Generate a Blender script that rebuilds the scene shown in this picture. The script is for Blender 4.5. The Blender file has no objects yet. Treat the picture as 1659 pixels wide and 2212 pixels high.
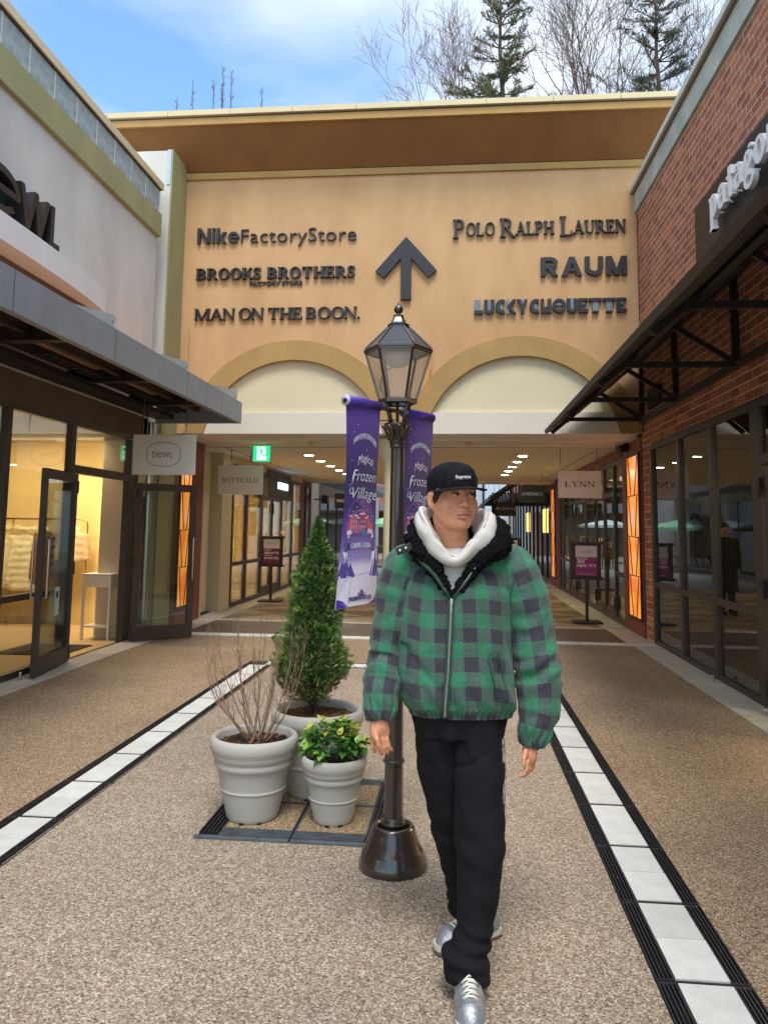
import bpy, bmesh, math, random
import numpy as np
from mathutils import Vector, Matrix
random.seed(7); rng = np.random.default_rng(7)
sc = bpy.context.scene
COL = sc.collection

# ---------------------------------------------------------------- camera
CAM_H = 1.55
cam_d = bpy.data.cameras.new('camera'); cam = bpy.data.objects.new('camera', cam_d); COL.objects.link(cam)
_pitch, _roll, _yaw = 0.1093216, -0.01209017, -0.0938785
_c, _s = math.cos(_pitch), math.sin(_pitch)
_fwd = Vector((math.sin(_yaw)*_c, math.cos(_yaw)*_c, _s))
_right0 = Vector((math.cos(_yaw), -math.sin(_yaw), 0)); _down0 = _fwd.cross(_right0)
_right = _right0*math.cos(_roll) + _down0*math.sin(_roll)
_down = _down0*math.cos(_roll) - _right0*math.sin(_roll)
_m = Matrix.Identity(4)
for i in range(3):
    _m[i][0] = _right[i]; _m[i][1] = -_down[i]; _m[i][2] = -_fwd[i]
_m[2][3] = CAM_H
cam.matrix_world = _m
cam_d.sensor_fit = 'AUTO'; cam_d.sensor_width = 36.0
cam_d.lens = 1649.158/2212*36.0
cam_d.shift_y = -147.34/2212
cam_d.clip_start = 0.05; cam_d.clip_end = 900
sc.camera = cam

# ---------------------------------------------------------------- view, sky, sun
sc.view_settings.view_transform = 'Standard'; sc.view_settings.look = 'None'
sc.view_settings.gamma = 1.0; sc.view_settings.use_curve_mapping = False
sc.view_settings.exposure = 1.18
SUN_EL, SUN_AZ = math.radians(62), math.radians(172)      # high, behind the camera, veiled by cloud
w = bpy.data.worlds.new('World'); sc.world = w; w.use_nodes = True
nt = w.node_tree; nt.nodes.clear()
def N(t, **k):
    n = nt.nodes.new(t)
    for a, b in k.items(): setattr(n, a, b)
    return n
out = N('ShaderNodeOutputWorld'); bg = N('ShaderNodeBackground')
sky = N('ShaderNodeTexSky', sky_type='NISHITA', sun_disc=False)
sky.sun_elevation = SUN_EL; sky.sun_rotation = SUN_AZ; sky.altitude = 30
sky.air_density = 1.0; sky.dust_density = 0.6; sky.ozone_density = 2.0
tc = N('ShaderNodeTexCoord'); sep = N('ShaderNodeSeparateXYZ'); nt.links.new(tc.outputs['Generated'], sep.inputs[0])
mz = N('ShaderNodeMath', operation='MAXIMUM'); mz.inputs[1].default_value = 0.08; nt.links.new(sep.outputs['Z'], mz.inputs[0])
dv = N('ShaderNodeVectorMath', operation='DIVIDE'); cz = N('ShaderNodeCombineXYZ')
for i in range(3): nt.links.new(mz.outputs[0], cz.inputs[i])
nt.links.new(tc.outputs['Generated'], dv.inputs[0]); nt.links.new(cz.outputs[0], dv.inputs[1])
mp = N('ShaderNodeMapping'); mp.inputs['Location'].default_value = (2.6, 5.07, 0.15); nt.links.new(dv.outputs[0], mp.inputs[0])
n1 = N('ShaderNodeTexNoise'); n1.inputs['Scale'].default_value = 0.85; n1.inputs['Detail'].default_value = 9; n1.inputs['Roughness'].default_value = 0.47
n1.inputs['Distortion'].default_value = 0.25
nt.links.new(mp.outputs[0], n1.inputs['Vector'])
cr = N('ShaderNodeValToRGB'); cr.color_ramp.elements[0].position = 0.34; cr.color_ramp.elements[1].position = 0.64
nt.links.new(n1.outputs['Fac'], cr.inputs[0])
mx = N('ShaderNodeMixRGB'); nt.links.new(cr.outputs[0], mx.inputs[0]); tn = N('ShaderNodeMixRGB', blend_type='MULTIPLY'); tn.inputs[0].default_value = 1; tn.inputs[2].default_value = (.84, 1.0, 1.02, 1); nt.links.new(sky.outputs[0], tn.inputs[1]); nt.links.new(tn.outputs[0], mx.inputs[1])
mx.inputs[2].default_value = (4.1, 4.25, 4.4, 1)
nt.links.new(mx.outputs[0], bg.inputs[0]); bg.inputs[1].default_value = 0.15
nt.links.new(bg.outputs[0], out.inputs[0])
sd = bpy.data.lights.new('sun', 'SUN'); sd.energy = 1.3; sd.angle = math.radians(22); sd.color = (1.0, 0.955, 0.88)
sun = bpy.data.objects.new('sun', sd); COL.objects.link(sun)
_sv = Vector((math.sin(SUN_AZ)*math.cos(SUN_EL), math.cos(SUN_AZ)*math.cos(SUN_EL), math.sin(SUN_EL)))
sun.rotation_euler = _sv.to_track_quat('Z', 'Y').to_euler(); sun.location = (0, -5, 20)

# ---------------------------------------------------------------- helpers
def lin(r, g=None, b=None, k=1.0):
    if g is None: r, g, b = r
    f = lambda v: ((v/255+0.055)/1.055)**2.4 if v/255 > 0.04045 else v/255/12.92
    return (f(r)*k, f(g)*k, f(b)*k, 1)
MATS = {}
def mat(name, col, rough=0.8, metal=0.0, noise=0.0, nscale=6.0, bump=0.0, bscale=60.0, col2=None, emit=None, estr=1.0, spec=None, coat=0, detail=5, streak=0, alpha=None, sss=0, orand=0):
    if name in MATS: return MATS[name]
    m = bpy.data.materials.new(name); m.use_nodes = True; t = m.node_tree
    p = t.nodes['Principled BSDF']
    def n(ty, **k):
        q = t.nodes.new(ty)
        for a, b in k.items(): setattr(q, a, b)
        return q
    p.inputs['Base Color'].default_value = col; p.inputs['Roughness'].default_value = rough; p.inputs['Metallic'].default_value = metal
    if spec is not None: p.inputs['Specular IOR Level'].default_value = spec
    if coat: p.inputs['Coat Weight'].default_value = coat; p.inputs['Coat Roughness'].default_value = 0.12
    if sss: p.inputs['Subsurface Weight'].default_value = sss; p.inputs['Subsurface Radius'].default_value = (0.012, 0.004, 0.002)
    if emit is not None:
        p.inputs['Emission Color'].default_value = emit; p.inputs['Emission Strength'].default_value = estr
    tcn = n('ShaderNodeTexCoord')
    if noise or col2:
        nz = n('ShaderNodeTexNoise'); nz.inputs['Scale'].default_value = nscale; nz.inputs['Detail'].default_value = detail; nz.inputs['Roughness'].default_value = 0.6
        if streak:
            mpp = n('ShaderNodeMapping'); mpp.inputs['Scale'].default_value = (1, 1, 1.0/streak); t.links.new(tcn.outputs['Object'], mpp.inputs[0]); t.links.new(mpp.outputs[0], nz.inputs['Vector'])
        else: t.links.new(tcn.outputs['Object'], nz.inputs['Vector'])
        mr = n('ShaderNodeMapRange'); mr.inputs['From Min'].default_value = 0.3; mr.inputs['From Max'].default_value = 0.7
        t.links.new(nz.outputs['Fac'], mr.inputs['Value'])
        mxx = n('ShaderNodeMixRGB'); t.links.new(mr.outputs[0], mxx.inputs[0])
        if col2 is None:
            mxx.inputs[1].default_value = tuple(c*(1-noise) for c in col[:3])+(1,); mxx.inputs[2].default_value = tuple(min(1, c*(1+noise)) for c in col[:3])+(1,)
        else:
            mxx.inputs[1].default_value = col; mxx.inputs[2].default_value = col2
        t.links.new(mxx.outputs[0], p.inputs['Base Color'])
    if orand:
        oi = n('ShaderNodeObjectInfo'); mo = n('ShaderNodeMapRange'); mo.inputs['To Min'].default_value = 1-orand; mo.inputs['To Max'].default_value = 1+orand*.4; t.links.new(oi.outputs['Random'], mo.inputs['Value'])
        mm_ = n('ShaderNodeMixRGB'); mm_.blend_type = 'MULTIPLY'; mm_.inputs[0].default_value = 1; src = p.inputs['Base Color'].links[0].from_socket if p.inputs['Base Color'].links else None
        if src: t.links.new(src, mm_.inputs[1])
        else: mm_.inputs[1].default_value = col
        t.links.new(mo.outputs[0], mm_.inputs[2]); t.links.new(mm_.outputs[0], p.inputs['Base Color'])
    if bump:
        nb = n('ShaderNodeTexNoise'); nb.inputs['Scale'].default_value = bscale; nb.inputs['Detail'].default_value = 4
        t.links.new(tcn.outputs['Object'], nb.inputs['Vector'])
        bp = n('ShaderNodeBump'); bp.inputs['Strength'].default_value = bump; bp.inputs['Distance'].default_value = 0.01
        t.links.new(nb.outputs['Fac'], bp.inputs['Height']); t.links.new(bp.outputs[0], p.inputs['Normal'])
    MATS[name] = m
    return m
def glass_mat(name, tint=(0.85, 0.88, 0.87, 1), refl=1.0, base=0.06, rough=0.0, wav=0.0, dirt=0.0):
    """thin pane: see-through with a Fresnel mirror on top (same for every ray and viewer)"""
    if name in MATS: return MATS[name]
    m = bpy.data.materials.new(name); m.use_nodes = True; t = m.node_tree; t.nodes.clear()
    o = t.nodes.new('ShaderNodeOutputMaterial'); tr = t.nodes.new('ShaderNodeBsdfTransparent'); gl = t.nodes.new('ShaderNodeBsdfGlossy')
    tr.inputs[0].default_value = tint; gl.inputs['Roughness'].default_value = rough; gl.inputs[0].default_value = (0.95, 0.97, 1, 1)
    fr = t.nodes.new('ShaderNodeFresnel'); fr.inputs[0].default_value = 1.6
    ma = t.nodes.new('ShaderNodeMath'); ma.operation = 'MULTIPLY_ADD'; ma.inputs[1].default_value = refl; ma.inputs[2].default_value = base; ma.use_clamp = True
    mi = t.nodes.new('ShaderNodeMixShader'); t.links.new(fr.outputs[0], ma.inputs[0]); t.links.new(ma.outputs[0], mi.inputs[0])
    t.links.new(tr.outputs[0], mi.inputs[1]); t.links.new(gl.outputs[0], mi.inputs[2])
    if wav:
        tcn = t.nodes.new('ShaderNodeTexCoord'); nb = t.nodes.new('ShaderNodeTexNoise'); nb.inputs['Scale'].default_value = 1.6; nb.inputs['Detail'].default_value = 1
        bp = t.nodes.new('ShaderNodeBump'); bp.inputs['Strength'].default_value = wav; bp.inputs['Distance'].default_value = 0.02
        t.links.new(tcn.outputs['Object'], nb.inputs[0]); t.links.new(nb.outputs['Fac'], bp.inputs['Height']); t.links.new(bp.outputs[0], gl.inputs['Normal'])
    t.links.new(mi.outputs[0], o.inputs[0]); MATS[name] = m
    return m

def wloc(o):
    v = Vector((0, 0, 0))
    while o is not None:
        v = v + Vector(o.location); o = o.parent
    return v
class MB:
    def __init__(s): s.v = []; s.f = []
    def add(s, vs, fs):
        b = len(s.v); s.v += [tuple(p) for p in vs]; s.f += [tuple(i+b for i in q) for q in fs]; return s
    def box(s, x0, x1, y0, y1, z0, z1):
        if x0 > x1: x0, x1 = x1, x0
        if y0 > y1: y0, y1 = y1, y0
        if z0 > z1: z0, z1 = z1, z0
        return s.add([(x0, y0, z0), (x1, y0, z0), (x1, y1, z0), (x0, y1, z0), (x0, y0, z1), (x1, y0, z1), (x1, y1, z1), (x0, y1, z1)],
                     [(0, 3, 2, 1), (4, 5, 6, 7), (0, 1, 5, 4), (1, 2, 6, 5), (2, 3, 7, 6), (3, 0, 4, 7)])
    def cbox(s, c, ax, ay, az, hx, hy, hz):
        """box at centre c with unit axes and half sizes"""
        c = Vector(c); ax, ay, az = Vector(ax).normalized()*hx, Vector(ay).normalized()*hy, Vector(az).normalized()*hz
        P = [c+sx*ax+sy*ay+sz*az for sz in (-1, 1) for sy in (-1, 1) for sx in (-1, 1)]
        return s.add(P, [(0, 2, 3, 1), (4, 5, 7, 6), (0, 1, 5, 4), (1, 3, 7, 5), (3, 2, 6, 7), (2, 0, 4, 6)])
    def beam(s, a, b, w, h, up=(0, 0, 1)):
        a, b = Vector(a), Vector(b); d = (b-a); L = d.length; d.normalize(); u = Vector(up); r = d.cross(u)
        if r.length < 1e-4: r = d.cross(Vector((1, 0, 0)))
        r.normalize(); u = r.cross(d)
        return s.cbox((a+b)/2, d, r, u, L/2, w/2, h/2)
    def prism(s, poly, d0, d1, axis='y'):
        """2-D polygon (CCW list) extruded along an axis between d0 and d1"""
        n = len(poly)
        def P(u, v, d): return (u, d, v) if axis == 'y' else ((d, u, v) if axis == 'x' else (u, v, d))
        vs = [P(u, v, d0) for u, v in poly]+[P(u, v, d1) for u, v in poly]
        fs = [tuple(range(n)), tuple(range(2*n-1, n-1, -1))]+[(i, i+n, (i+1) % n+n, (i+1) % n) for i in range(n)]
        return s.add(vs, fs)
    def strip(s, A, B, d0, d1, axis='y', closed=False):
        """band between two equal-length 2-D point lists, extruded"""
        n = len(A); rg = range(n if closed else n-1)
        def P(p, d): return (p[0], d, p[1]) if axis == 'y' else ((d, p[0], p[1]) if axis == 'x' else (p[0], p[1], d))
        vs = [P(p, d0) for p in A]+[P(p, d0) for p in B]+[P(p, d1) for p in A]+[P(p, d1) for p in B]
        fs = []
        for i in rg:
            j = (i+1) % n
            fs += [(i, j, n+j, n+i), (2*n+i, 3*n+i, 3*n+j, 2*n+j), (i, 2*n+i, 2*n+j, j), (n+i, n+j, 3*n+j, 3*n+i)]
        if not closed: fs += [(0, n, 3*n, 2*n), (n-1, 3*n-1, 4*n-1, 2*n-1)]
        return s.add(vs, fs)
    def lathe(s, prof, n=24, c=(0, 0, 0), seg=None):
        vs = []; m = len(prof)
        for r, z in prof:
            for i in range(n):
                a = 2*math.pi*i/n; vs.append((c[0]+r*math.cos(a), c[1]+r*math.sin(a), c[2]+z))
        fs = [(j*n+i, j*n+(i+1) % n, (j+1)*n+(i+1) % n, (j+1)*n+i) for j in range(m-1) for i in range(n)]
        fs += [tuple(range(n-1, -1, -1)), tuple(range((m-1)*n, m*n))]
        return s.add(vs, fs)
    def tube(s, pts, r, n=6, cap=True):
        pts = [Vector(p) for p in pts]; m = len(pts); rs = r if hasattr(r, '__len__') else [r]*m
        vs = []; prev = None
        for i, p in enumerate(pts):
            d = (pts[min(i+1, m-1)]-pts[max(i-1, 0)]).normalized()
            if prev is None:
                u = d.cross(Vector((0, 0, 1)));
                if u.length < 0.1: u = d.cross(Vector((1, 0, 0)))
            else: u = prev - d*prev.dot(d)
            u.normalize(); prev = u; v = d.cross(u)
            for k in range(n):
                a = 2*math.pi*k/n; vs.append(p+(u*math.cos(a)+v*math.sin(a))*rs[i])
        fs = [(j*n+i, j*n+(i+1) % n, (j+1)*n+(i+1) % n, (j+1)*n+i) for j in range(m-1) for i in range(n)]
        if cap: fs += [tuple(range(n-1, -1, -1)), tuple(range((m-1)*n, m*n))]
        return s.add(vs, fs)
    def build(s, name, m, parent=None, kind=None, label=None, cat=None, group=None, smooth=False, bevel=0, loc=None, fix=True, local=None):
        me = bpy.data.meshes.new(name)
        off = wloc(parent) if parent else Vector((0, 0, 0))
        L = Vector(loc) if loc is not None else off
        if local is not None: L = Vector(local); s.v = [(p[0]+L[0], p[1]+L[1], p[2]+L[2]) for p in s.v]
        me.from_pydata([(p[0]-L[0], p[1]-L[1], p[2]-L[2]) for p in s.v], [], s.f)
        if fix:
            bm = bmesh.new(); bm.from_mesh(me); bmesh.ops.recalc_face_normals(bm, faces=bm.faces); bm.to_mesh(me); bm.free()
        if smooth: me.polygons.foreach_set('use_smooth', [True]*len(me.polygons))
        o = bpy.data.objects.new(name, me); COL.objects.link(o)
        if m is not None: me.materials.append(m)
        o.location = L-off
        if parent: o.parent = parent
        if bevel:
            b = o.modifiers.new('bevel', 'BEVEL'); b.width = bevel; b.segments = 2; b.limit_method = 'ANGLE'; b.angle_limit = math.radians(40)
        if smooth == 'auto':
            md = o.modifiers.new('ws', 'WEIGHTED_NORMAL')
        tag(o, label, cat, group, kind)
        return o
def tag(o, label=None, cat=None, group=None, kind=None):
    if label: o['label'] = label
    if cat: o['category'] = cat
    if group: o['group'] = group
    if kind: o['kind'] = kind
    return o
def thing(name, label, cat, loc=(0, 0, 0), group=None):
    o = bpy.data.objects.new(name, None); COL.objects.link(o); o.location = loc; o.empty_display_size = 0.1
    return tag(o, label, cat, group)
def sub(name, parent, loc=(0, 0, 0)):
    """an Empty part that parents sub-parts"""
    o = bpy.data.objects.new(name, None); COL.objects.link(o); o.location = Vector(loc)-wloc(parent); o.parent = parent; o.empty_display_size = 0.05
    return o
def smooth_angle(o, ang=35):
    me = o.data; me.polygons.foreach_set('use_smooth', [True]*len(me.polygons))
    bm = bmesh.new(); bm.from_mesh(me)
    for e in bm.edges:
        if len(e.link_faces) == 2 and e.calc_face_angle(0) > math.radians(ang): e.smooth = False
    bm.to_mesh(me); bm.free()
    return o
def copy_obj(o, parent=None, loc=None):
    c = o.copy(); COL.objects.link(c)
    if parent is not None: c.parent = parent
    if loc is not None: c.location = loc
    return c
def copy_tree(o, parent=None):
    c = o.copy(); COL.objects.link(c); c.parent = parent
    for ch in list(o.children): copy_tree(ch, c)
    return c
# -------- text from the built-in font, as mesh
def text_mb(txt, size, pos, right=(1, 0, 0), up=(0, 0, 1), depth=0.002, align='CENTER', offset=0.0, shear=0.0, sx=1.0, space=1.0, res=3, width=None, line=1.0):
    cu = bpy.data.curves.new('t', 'FONT'); cu.body = txt; cu.size = size; cu.align_x = align; cu.align_y = 'CENTER' if align == 'CENTER' else 'BOTTOM_BASELINE'
    cu.extrude = depth/2; cu.offset = offset; cu.shear = shear; cu.space_character = space; cu.resolution_u = res; cu.space_line = line
    o = bpy.data.objects.new('t', cu); COL.objects.link(o)
    dg = bpy.context.evaluated_depsgraph_get(); me = o.evaluated_get(dg).to_mesh()
    V = np.array([v.co[:] for v in me.vertices]) if len(me.vertices) else np.zeros((0, 3)); F = [tuple(p.vertices) for p in me.polygons]
    o.evaluated_get(dg).to_mesh_clear(); bpy.data.objects.remove(o); bpy.data.curves.remove(cu)
    if len(V) == 0: return MB()
    if width: sx = width/(V[:, 0].max()-V[:, 0].min())
    V[:, 0] *= sx
    if width and align == 'LEFT': V[:, 0] -= V[:, 0].min()
    R = Vector(right); U = Vector(up); Nn = R.cross(U); pos = Vector(pos)
    mb = MB(); mb.v = [tuple(pos+R*float(v[0])+U*float(v[1])+Nn*float(v[2]+depth/2)) for v in V]; mb.f = F
    return mb
# -------- small serif alphabet out of stems, hairlines, bowls and serifs (cap height 1)
def serif_shapes(ch, W=0.16, T=0.07, S=0.07, H=0.06):
    """list of 2-D polygons / bands, advance"""
    P = []
    def r(x0, y0, x1, y1): P.append(('p', [(x0, y0), (x1, y0), (x1, y1), (x0, y1)]))
    def seg(x0, y0, x1, y1, w):      # slanted stroke with horizontal ends
        P.append(('p', [(x0-w/2, y0), (x0+w/2, y0), (x1+w/2, y1), (x1-w/2, y1)]))
    def ser(x0, x1, y): r(x0-S, y, x1+S, y+H)
    def stem(x, w=W, b=True, t=True, y0=0, y1=1):
        r(x, y0, x+w, y1)
        if b: ser(x, x+w, 0)
        if t: ser(x, x+w, 1-H)
    def arc(cx, cy, rx, ry, a0, a1, wx, wy, n=14):
        A, B = [], []
        for i in range(n+1):
            a = math.radians(a0+(a1-a0)*i/n); c, s_ = math.cos(a), math.sin(a)
            A.append((cx+rx*c, cy+ry*s_)); B.append((cx+(rx-wx)*c, cy+(ry-wy)*s_))
        P.append(('b', A, B))
    x = S
    if ch == 'I': stem(x); return P, W+2*S
    if ch == 'L': stem(x); r(x+W, 0, x+W+.38, H); r(x+W+.38-T, 0, x+W+.38, .26); return P, x+W+.40
    if ch == 'T': stem(x+.26, t=False); r(x, 1-H, x+.52+W, 1); r(x, .74, x+T, 1); r(x+.52+W-T, .74, x+.52+W, 1); return P, .52+W+2*S
    if ch in 'EF':
        stem(x); r(x+W, 1-H, x+W+.36, 1); r(x+W+.36-T, .76, x+W+.36, 1); r(x+W, .5-H/2, x+W+.24, .5+H/2); r(x+W+.24-T*.8, .4, x+W+.24, .6)
        if ch == 'E': r(x+W, 0, x+W+.40, H); r(x+W+.40-T, 0, x+W+.40, .25)
        return P, x+W+.43
    if ch == 'H': stem(x); stem(x+.5); r(x+W, .5-T/2, x+.5, .5+T/2); return P, .5+W+2*S
    if ch == 'N': stem(x, w=T+.01); stem(x+.56, w=T+.01, b=False); seg(x+.56+T/2, 0, x+W*.45, 1, W); return P, .56+T+2*S+.02
    if ch == 'M': stem(x, w=T+.01); stem(x+.70, w=W); seg(x+.38, 0, x+W*.5, 1, W); seg(x+.38, 0, x+.70+W*.3, 1, T); return P, .70+W+2*S
    if ch == 'A': seg(x+.05, 0, x+.34, 1, T); seg(x+.64, 0, x+.34, 1, W); r(x+.14, .28, x+.56, .28+T); ser(x, x+.1, 0); ser(x+.58, x+.70, 0); return P, .70+2*S
    if ch == 'U': stem(x, b=False, y0=.3); stem(x+.52, w=T, b=False, y0=.3); arc(x+.26+T/2, .32, .26+T/2, .33, 180, 360, W*.8, T); return P, .52+T+2*S+.02
    if ch == 'O': arc(x+.38, .5, .40, .52, 0, 360, W, T, 26); return P, .78+S
    if ch == 'C': arc(x+.38, .5, .40, .52, 42, 318, W, T, 22); r(x+.62, .66, x+.62+T, .98); return P, .72+S
    if ch == 'S':
        arc(x+.25, .73, .25, .29, 30, 270, W*.8, T); arc(x+.25, .27, .26, .29, -150, 90, W*.8, T); r(x+.43, .72, x+.43+T*.8, 1); r(x-.02, 0, x-.02+T*.8, .28); return P, .53+S
    if ch in 'PRB':
        stem(x); arc(x+W+.08, .74, .27+W*.3, .26+.0, -90, 90, W, T); r(x+W, .48, x+W+.09, .48+T); r(x+W, 1-T, x+W+.09, 1)
        if ch == 'R': seg(x+.62, 0, x+W+.12, .5, W); ser(x+.60, x+.66, 0); return P, .72+S
        if ch == 'B': arc(x+W+.08, .27, .31+W*.3, .27, -90, 90, W, T); r(x+W, 0, x+W+.09, T); return P, .5+W+S
        return P, .44+W+S
    if ch == 'K': stem(x); seg(x+W+.04, .42, x+.56, 1, T); seg(x+.60, 0, x+W+.14, .56, W); ser(x+.50, x+.58, 1-H); ser(x+.56, x+.64, 0); return P, .68+S
    if ch == 'Y': stem(x+.26, t=False, y1=.45); seg(x+.26+W/2, .4, x+.08, 1, W); seg(x+.26+W/2, .4, x+.60, 1, T); ser(x+.02, x+.14, 1-H); ser(x+.54, x+.62, 1-H); return P, .62+2*S
    if ch == '.': arc(x+.06, .07, .08, .08, 0, 360, .079, .079, 10); return P, .2
    return P, .35
def serif_letter(ch, x, z, h, y, depth, sx=1.0, right=None, **k):
    """letter facing -y with baseline left corner (x, z)"""
    shp, adv = serif_shapes(ch, **k); mb = MB()
    for i, q in enumerate(shp):
        yf = y-depth-0.0004*i*(1 if depth > .01 else .5)
        if q[0] == 'p': mb.prism([(x+u*h*sx, z+v*h) for u, v in q[1]], yf, y)
        else: mb.strip([(x+u*h*sx, z+v*h) for u, v in q[1]], [(x+u*h*sx, z+v*h) for u, v in q[2]], yf, y)
    return mb, adv*h*sx
def serif_width(txt, h, sx=1.0, gap=0.05, **k):
    return sum((serif_shapes(c, **k)[1]+gap)*h*sx for c in txt)-gap*h*sx
# ================================================================ materials of the setting
def gravel(name, cols, fac=1.0):
    m = bpy.data.materials.new(name); m.use_nodes = True; t = m.node_tree; p = t.nodes['Principled BSDF']
    tcn = t.nodes.new('ShaderNodeTexCoord'); v = t.nodes.new('ShaderNodeTexVoronoi'); v.inputs['Scale'].default_value = 155; v.inputs['Randomness'].default_value = 1
    dn = t.nodes.new('ShaderNodeTexNoise'); dn.inputs['Scale'].default_value = 55; dn.inputs['Detail'].default_value = 1
    ad = t.nodes.new('ShaderNodeMixRGB'); ad.blend_type = 'ADD'; ad.inputs[0].default_value = 0.012
    t.links.new(tcn.outputs['Object'], dn.inputs[0]); t.links.new(tcn.outputs['Object'], ad.inputs[1]); t.links.new(dn.outputs['Color'], ad.inputs[2]); t.links.new(ad.outputs[0], v.inputs[0])
    sp = t.nodes.new('ShaderNodeSeparateColor'); t.links.new(v.outputs['Color'], sp.inputs[0])
    cr = t.nodes.new('ShaderNodeValToRGB'); cr.color_ramp.interpolation = 'LINEAR'
    es = cr.color_ramp.elements
    while len(es) < len(cols): es.new(0.5)
    for i, (pos, c) in enumerate(cols): es[i].position = pos; es[i].color = c
    t.links.new(sp.outputs[0], cr.inputs[0])
    big = t.nodes.new('ShaderNodeTexNoise'); big.inputs['Scale'].default_value = 0.9; big.inputs['Detail'].default_value = 5; t.links.new(tcn.outputs['Object'], big.inputs[0])
    mr = t.nodes.new('ShaderNodeMapRange'); mr.inputs['From Min'].default_value = .3; mr.inputs['From Max'].default_value = .7; mr.inputs['To Min'].default_value = .82; mr.inputs['To Max'].default_value = 1.10; t.links.new(big.outputs['Fac'], mr.inputs[0])
    bg2 = t.nodes.new('ShaderNodeTexNoise'); bg2.inputs['Scale'].default_value = 3.1; bg2.inputs['Detail'].default_value = 6; bg2.inputs['Roughness'].default_value = .7; t.links.new(tcn.outputs['Object'], bg2.inputs[0])
    mr2 = t.nodes.new('ShaderNodeMapRange'); mr2.inputs['From Min'].default_value = .56; mr2.inputs['From Max'].default_value = .70; mr2.inputs['To Min'].default_value = 1.0; mr2.inputs['To Max'].default_value = .84; t.links.new(bg2.outputs['Fac'], mr2.inputs[0])
    mu = t.nodes.new('ShaderNodeMath'); mu.operation = 'MULTIPLY'; t.links.new(mr.outputs[0], mu.inputs[0]); t.links.new(mr2.outputs[0], mu.inputs[1]); mr = mu
    hs = t.nodes.new('ShaderNodeMixRGB'); hs.blend_type = 'MULTIPLY'; hs.inputs[0].default_value = 1; t.links.new(cr.outputs[0], hs.inputs[1]); t.links.new(mr.outputs[0], hs.inputs[2])
    t.links.new(hs.outputs[0], p.inputs['Base Color']); p.inputs['Roughness'].default_value = .78; p.inputs['Specular IOR Level'].default_value = .35
    bp = t.nodes.new('ShaderNodeBump'); bp.inputs['Strength'].default_value = .6; bp.inputs['Distance'].default_value = .004; bp.invert = True
    t.links.new(v.outputs['Distance'], bp.inputs['Height']); t.links.new(bp.outputs[0], p.inputs['Normal'])
    return m
K = 0.90
M_gin = gravel('resin_gravel_pale', [(0, lin(98, 80, 68, K)), (.15, lin(134, 113, 96, K)), (.45, lin(158, 140, 119, K)), (.75, lin(178, 162, 141, K)), (1, lin(216, 203, 186, K))])
M_gout = gravel('resin_gravel_brown', [(0, lin(88, 68, 52, K)), (.2, lin(128, 103, 80, K)), (.5, lin(156, 130, 103, K)), (.78, lin(178, 154, 127, K)), (1, lin(210, 192, 168, K))])
M_ggr = gravel('resin_gravel_ochre', [(0, lin(80, 62, 44, K)), (.25, lin(132, 108, 80, K)), (.6, lin(160, 136, 104, K)), (1, lin(200, 180, 150, K))])
M_base = mat('bedding', lin(70, 66, 62), .95, noise=.2)
M_white = mat('pale_stone_tile', lin(206, 206, 202), .62, orand=.10, noise=.09, nscale=9, bump=.12, bscale=35)
M_paver = mat('border_stone', lin(186, 180, 168), .7, orand=.12, noise=.16, nscale=5, bump=.15, bscale=40)
M_iron = mat('cast_iron', lin(52, 54, 60), .45, .55, noise=.35, nscale=14, bump=.2)
M_void = mat('drain_void', lin(14, 14, 15), .9)
M_ironlt = mat('cast_iron_worn', lin(92, 100, 106), .55, .35, noise=.35, nscale=10, bump=.25, bscale=30)
M_dband = mat('dark_stone', lin(94, 80, 70), .5, orand=.12, noise=.2, nscale=4)
M_ptan = mat('passage_tile_tan', lin(160, 138, 112), .45, orand=.1, noise=.14, nscale=5)
M_pbrn = mat('passage_tile_brown', lin(116, 97, 78), .45, orand=.1, noise=.14, nscale=5)
M_stucco_o = mat('stucco_apricot', lin(208, 170, 124), .88, col2=lin(190, 149, 106), nscale=1.5, bump=.35, bscale=110, streak=2.5)
M_ochre = mat('stucco_ochre', lin(172, 140, 88), .88, noise=.1, nscale=2, bump=.35, bscale=100)
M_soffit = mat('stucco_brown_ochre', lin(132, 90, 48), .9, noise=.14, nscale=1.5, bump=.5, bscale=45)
M_cream = mat('stucco_cream', lin(216, 204, 172), .88, noise=.05, nscale=1.2, bump=.25, bscale=90)
M_capst = mat('metal_coping_beige', lin(206, 190, 152), .5, noise=.05, nscale=2)
M_grey_st = mat('stucco_grey', lin(212, 211, 206), .9, col2=lin(188, 187, 181), nscale=1.1, bump=.45, bscale=70, streak=2)
M_olive = mat('stucco_olive', lin(160, 156, 112), .9, col2=lin(146, 143, 102), nscale=2.2, bump=.4, bscale=80, streak=3)
M_panel = mat('grey_board', lin(172, 182, 182), .75, col2=lin(136, 148, 150), nscale=9, bump=.3, bscale=50)
M_joint = mat('sealant_white', lin(214, 216, 210), .6)
M_eave = mat('painted_white_eave', lin(212, 220, 224), .6, noise=.05, nscale=2.5, streak=5)
M_brown = mat('dark_brown_frame', lin(62, 53, 47), .45, noise=.1, nscale=4)
M_brownwall = mat('brown_band', lin(98, 82, 68), .85, noise=.12, nscale=3, bump=.3)
M_black = mat('black_paint', lin(34, 31, 31), .5, noise=.2, nscale=6)
M_blackd = mat('black_letter', lin(38, 37, 39), .42, noise=.05)
M_concrete = mat('concrete_band', lin(182, 188, 182), .85, col2=lin(150, 160, 152), nscale=2.4, bump=.3, bscale=40)
M_red = mat('red_brown_panel', lin(122, 62, 50), .6, noise=.08, nscale=3)
M_beige = mat('beige_plaster', lin(196, 180, 156), .85, noise=.06, nscale=2, bump=.2)
M_ceil = mat('ceiling_board', lin(218, 210, 196), .85, noise=.03, nscale=1)
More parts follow.
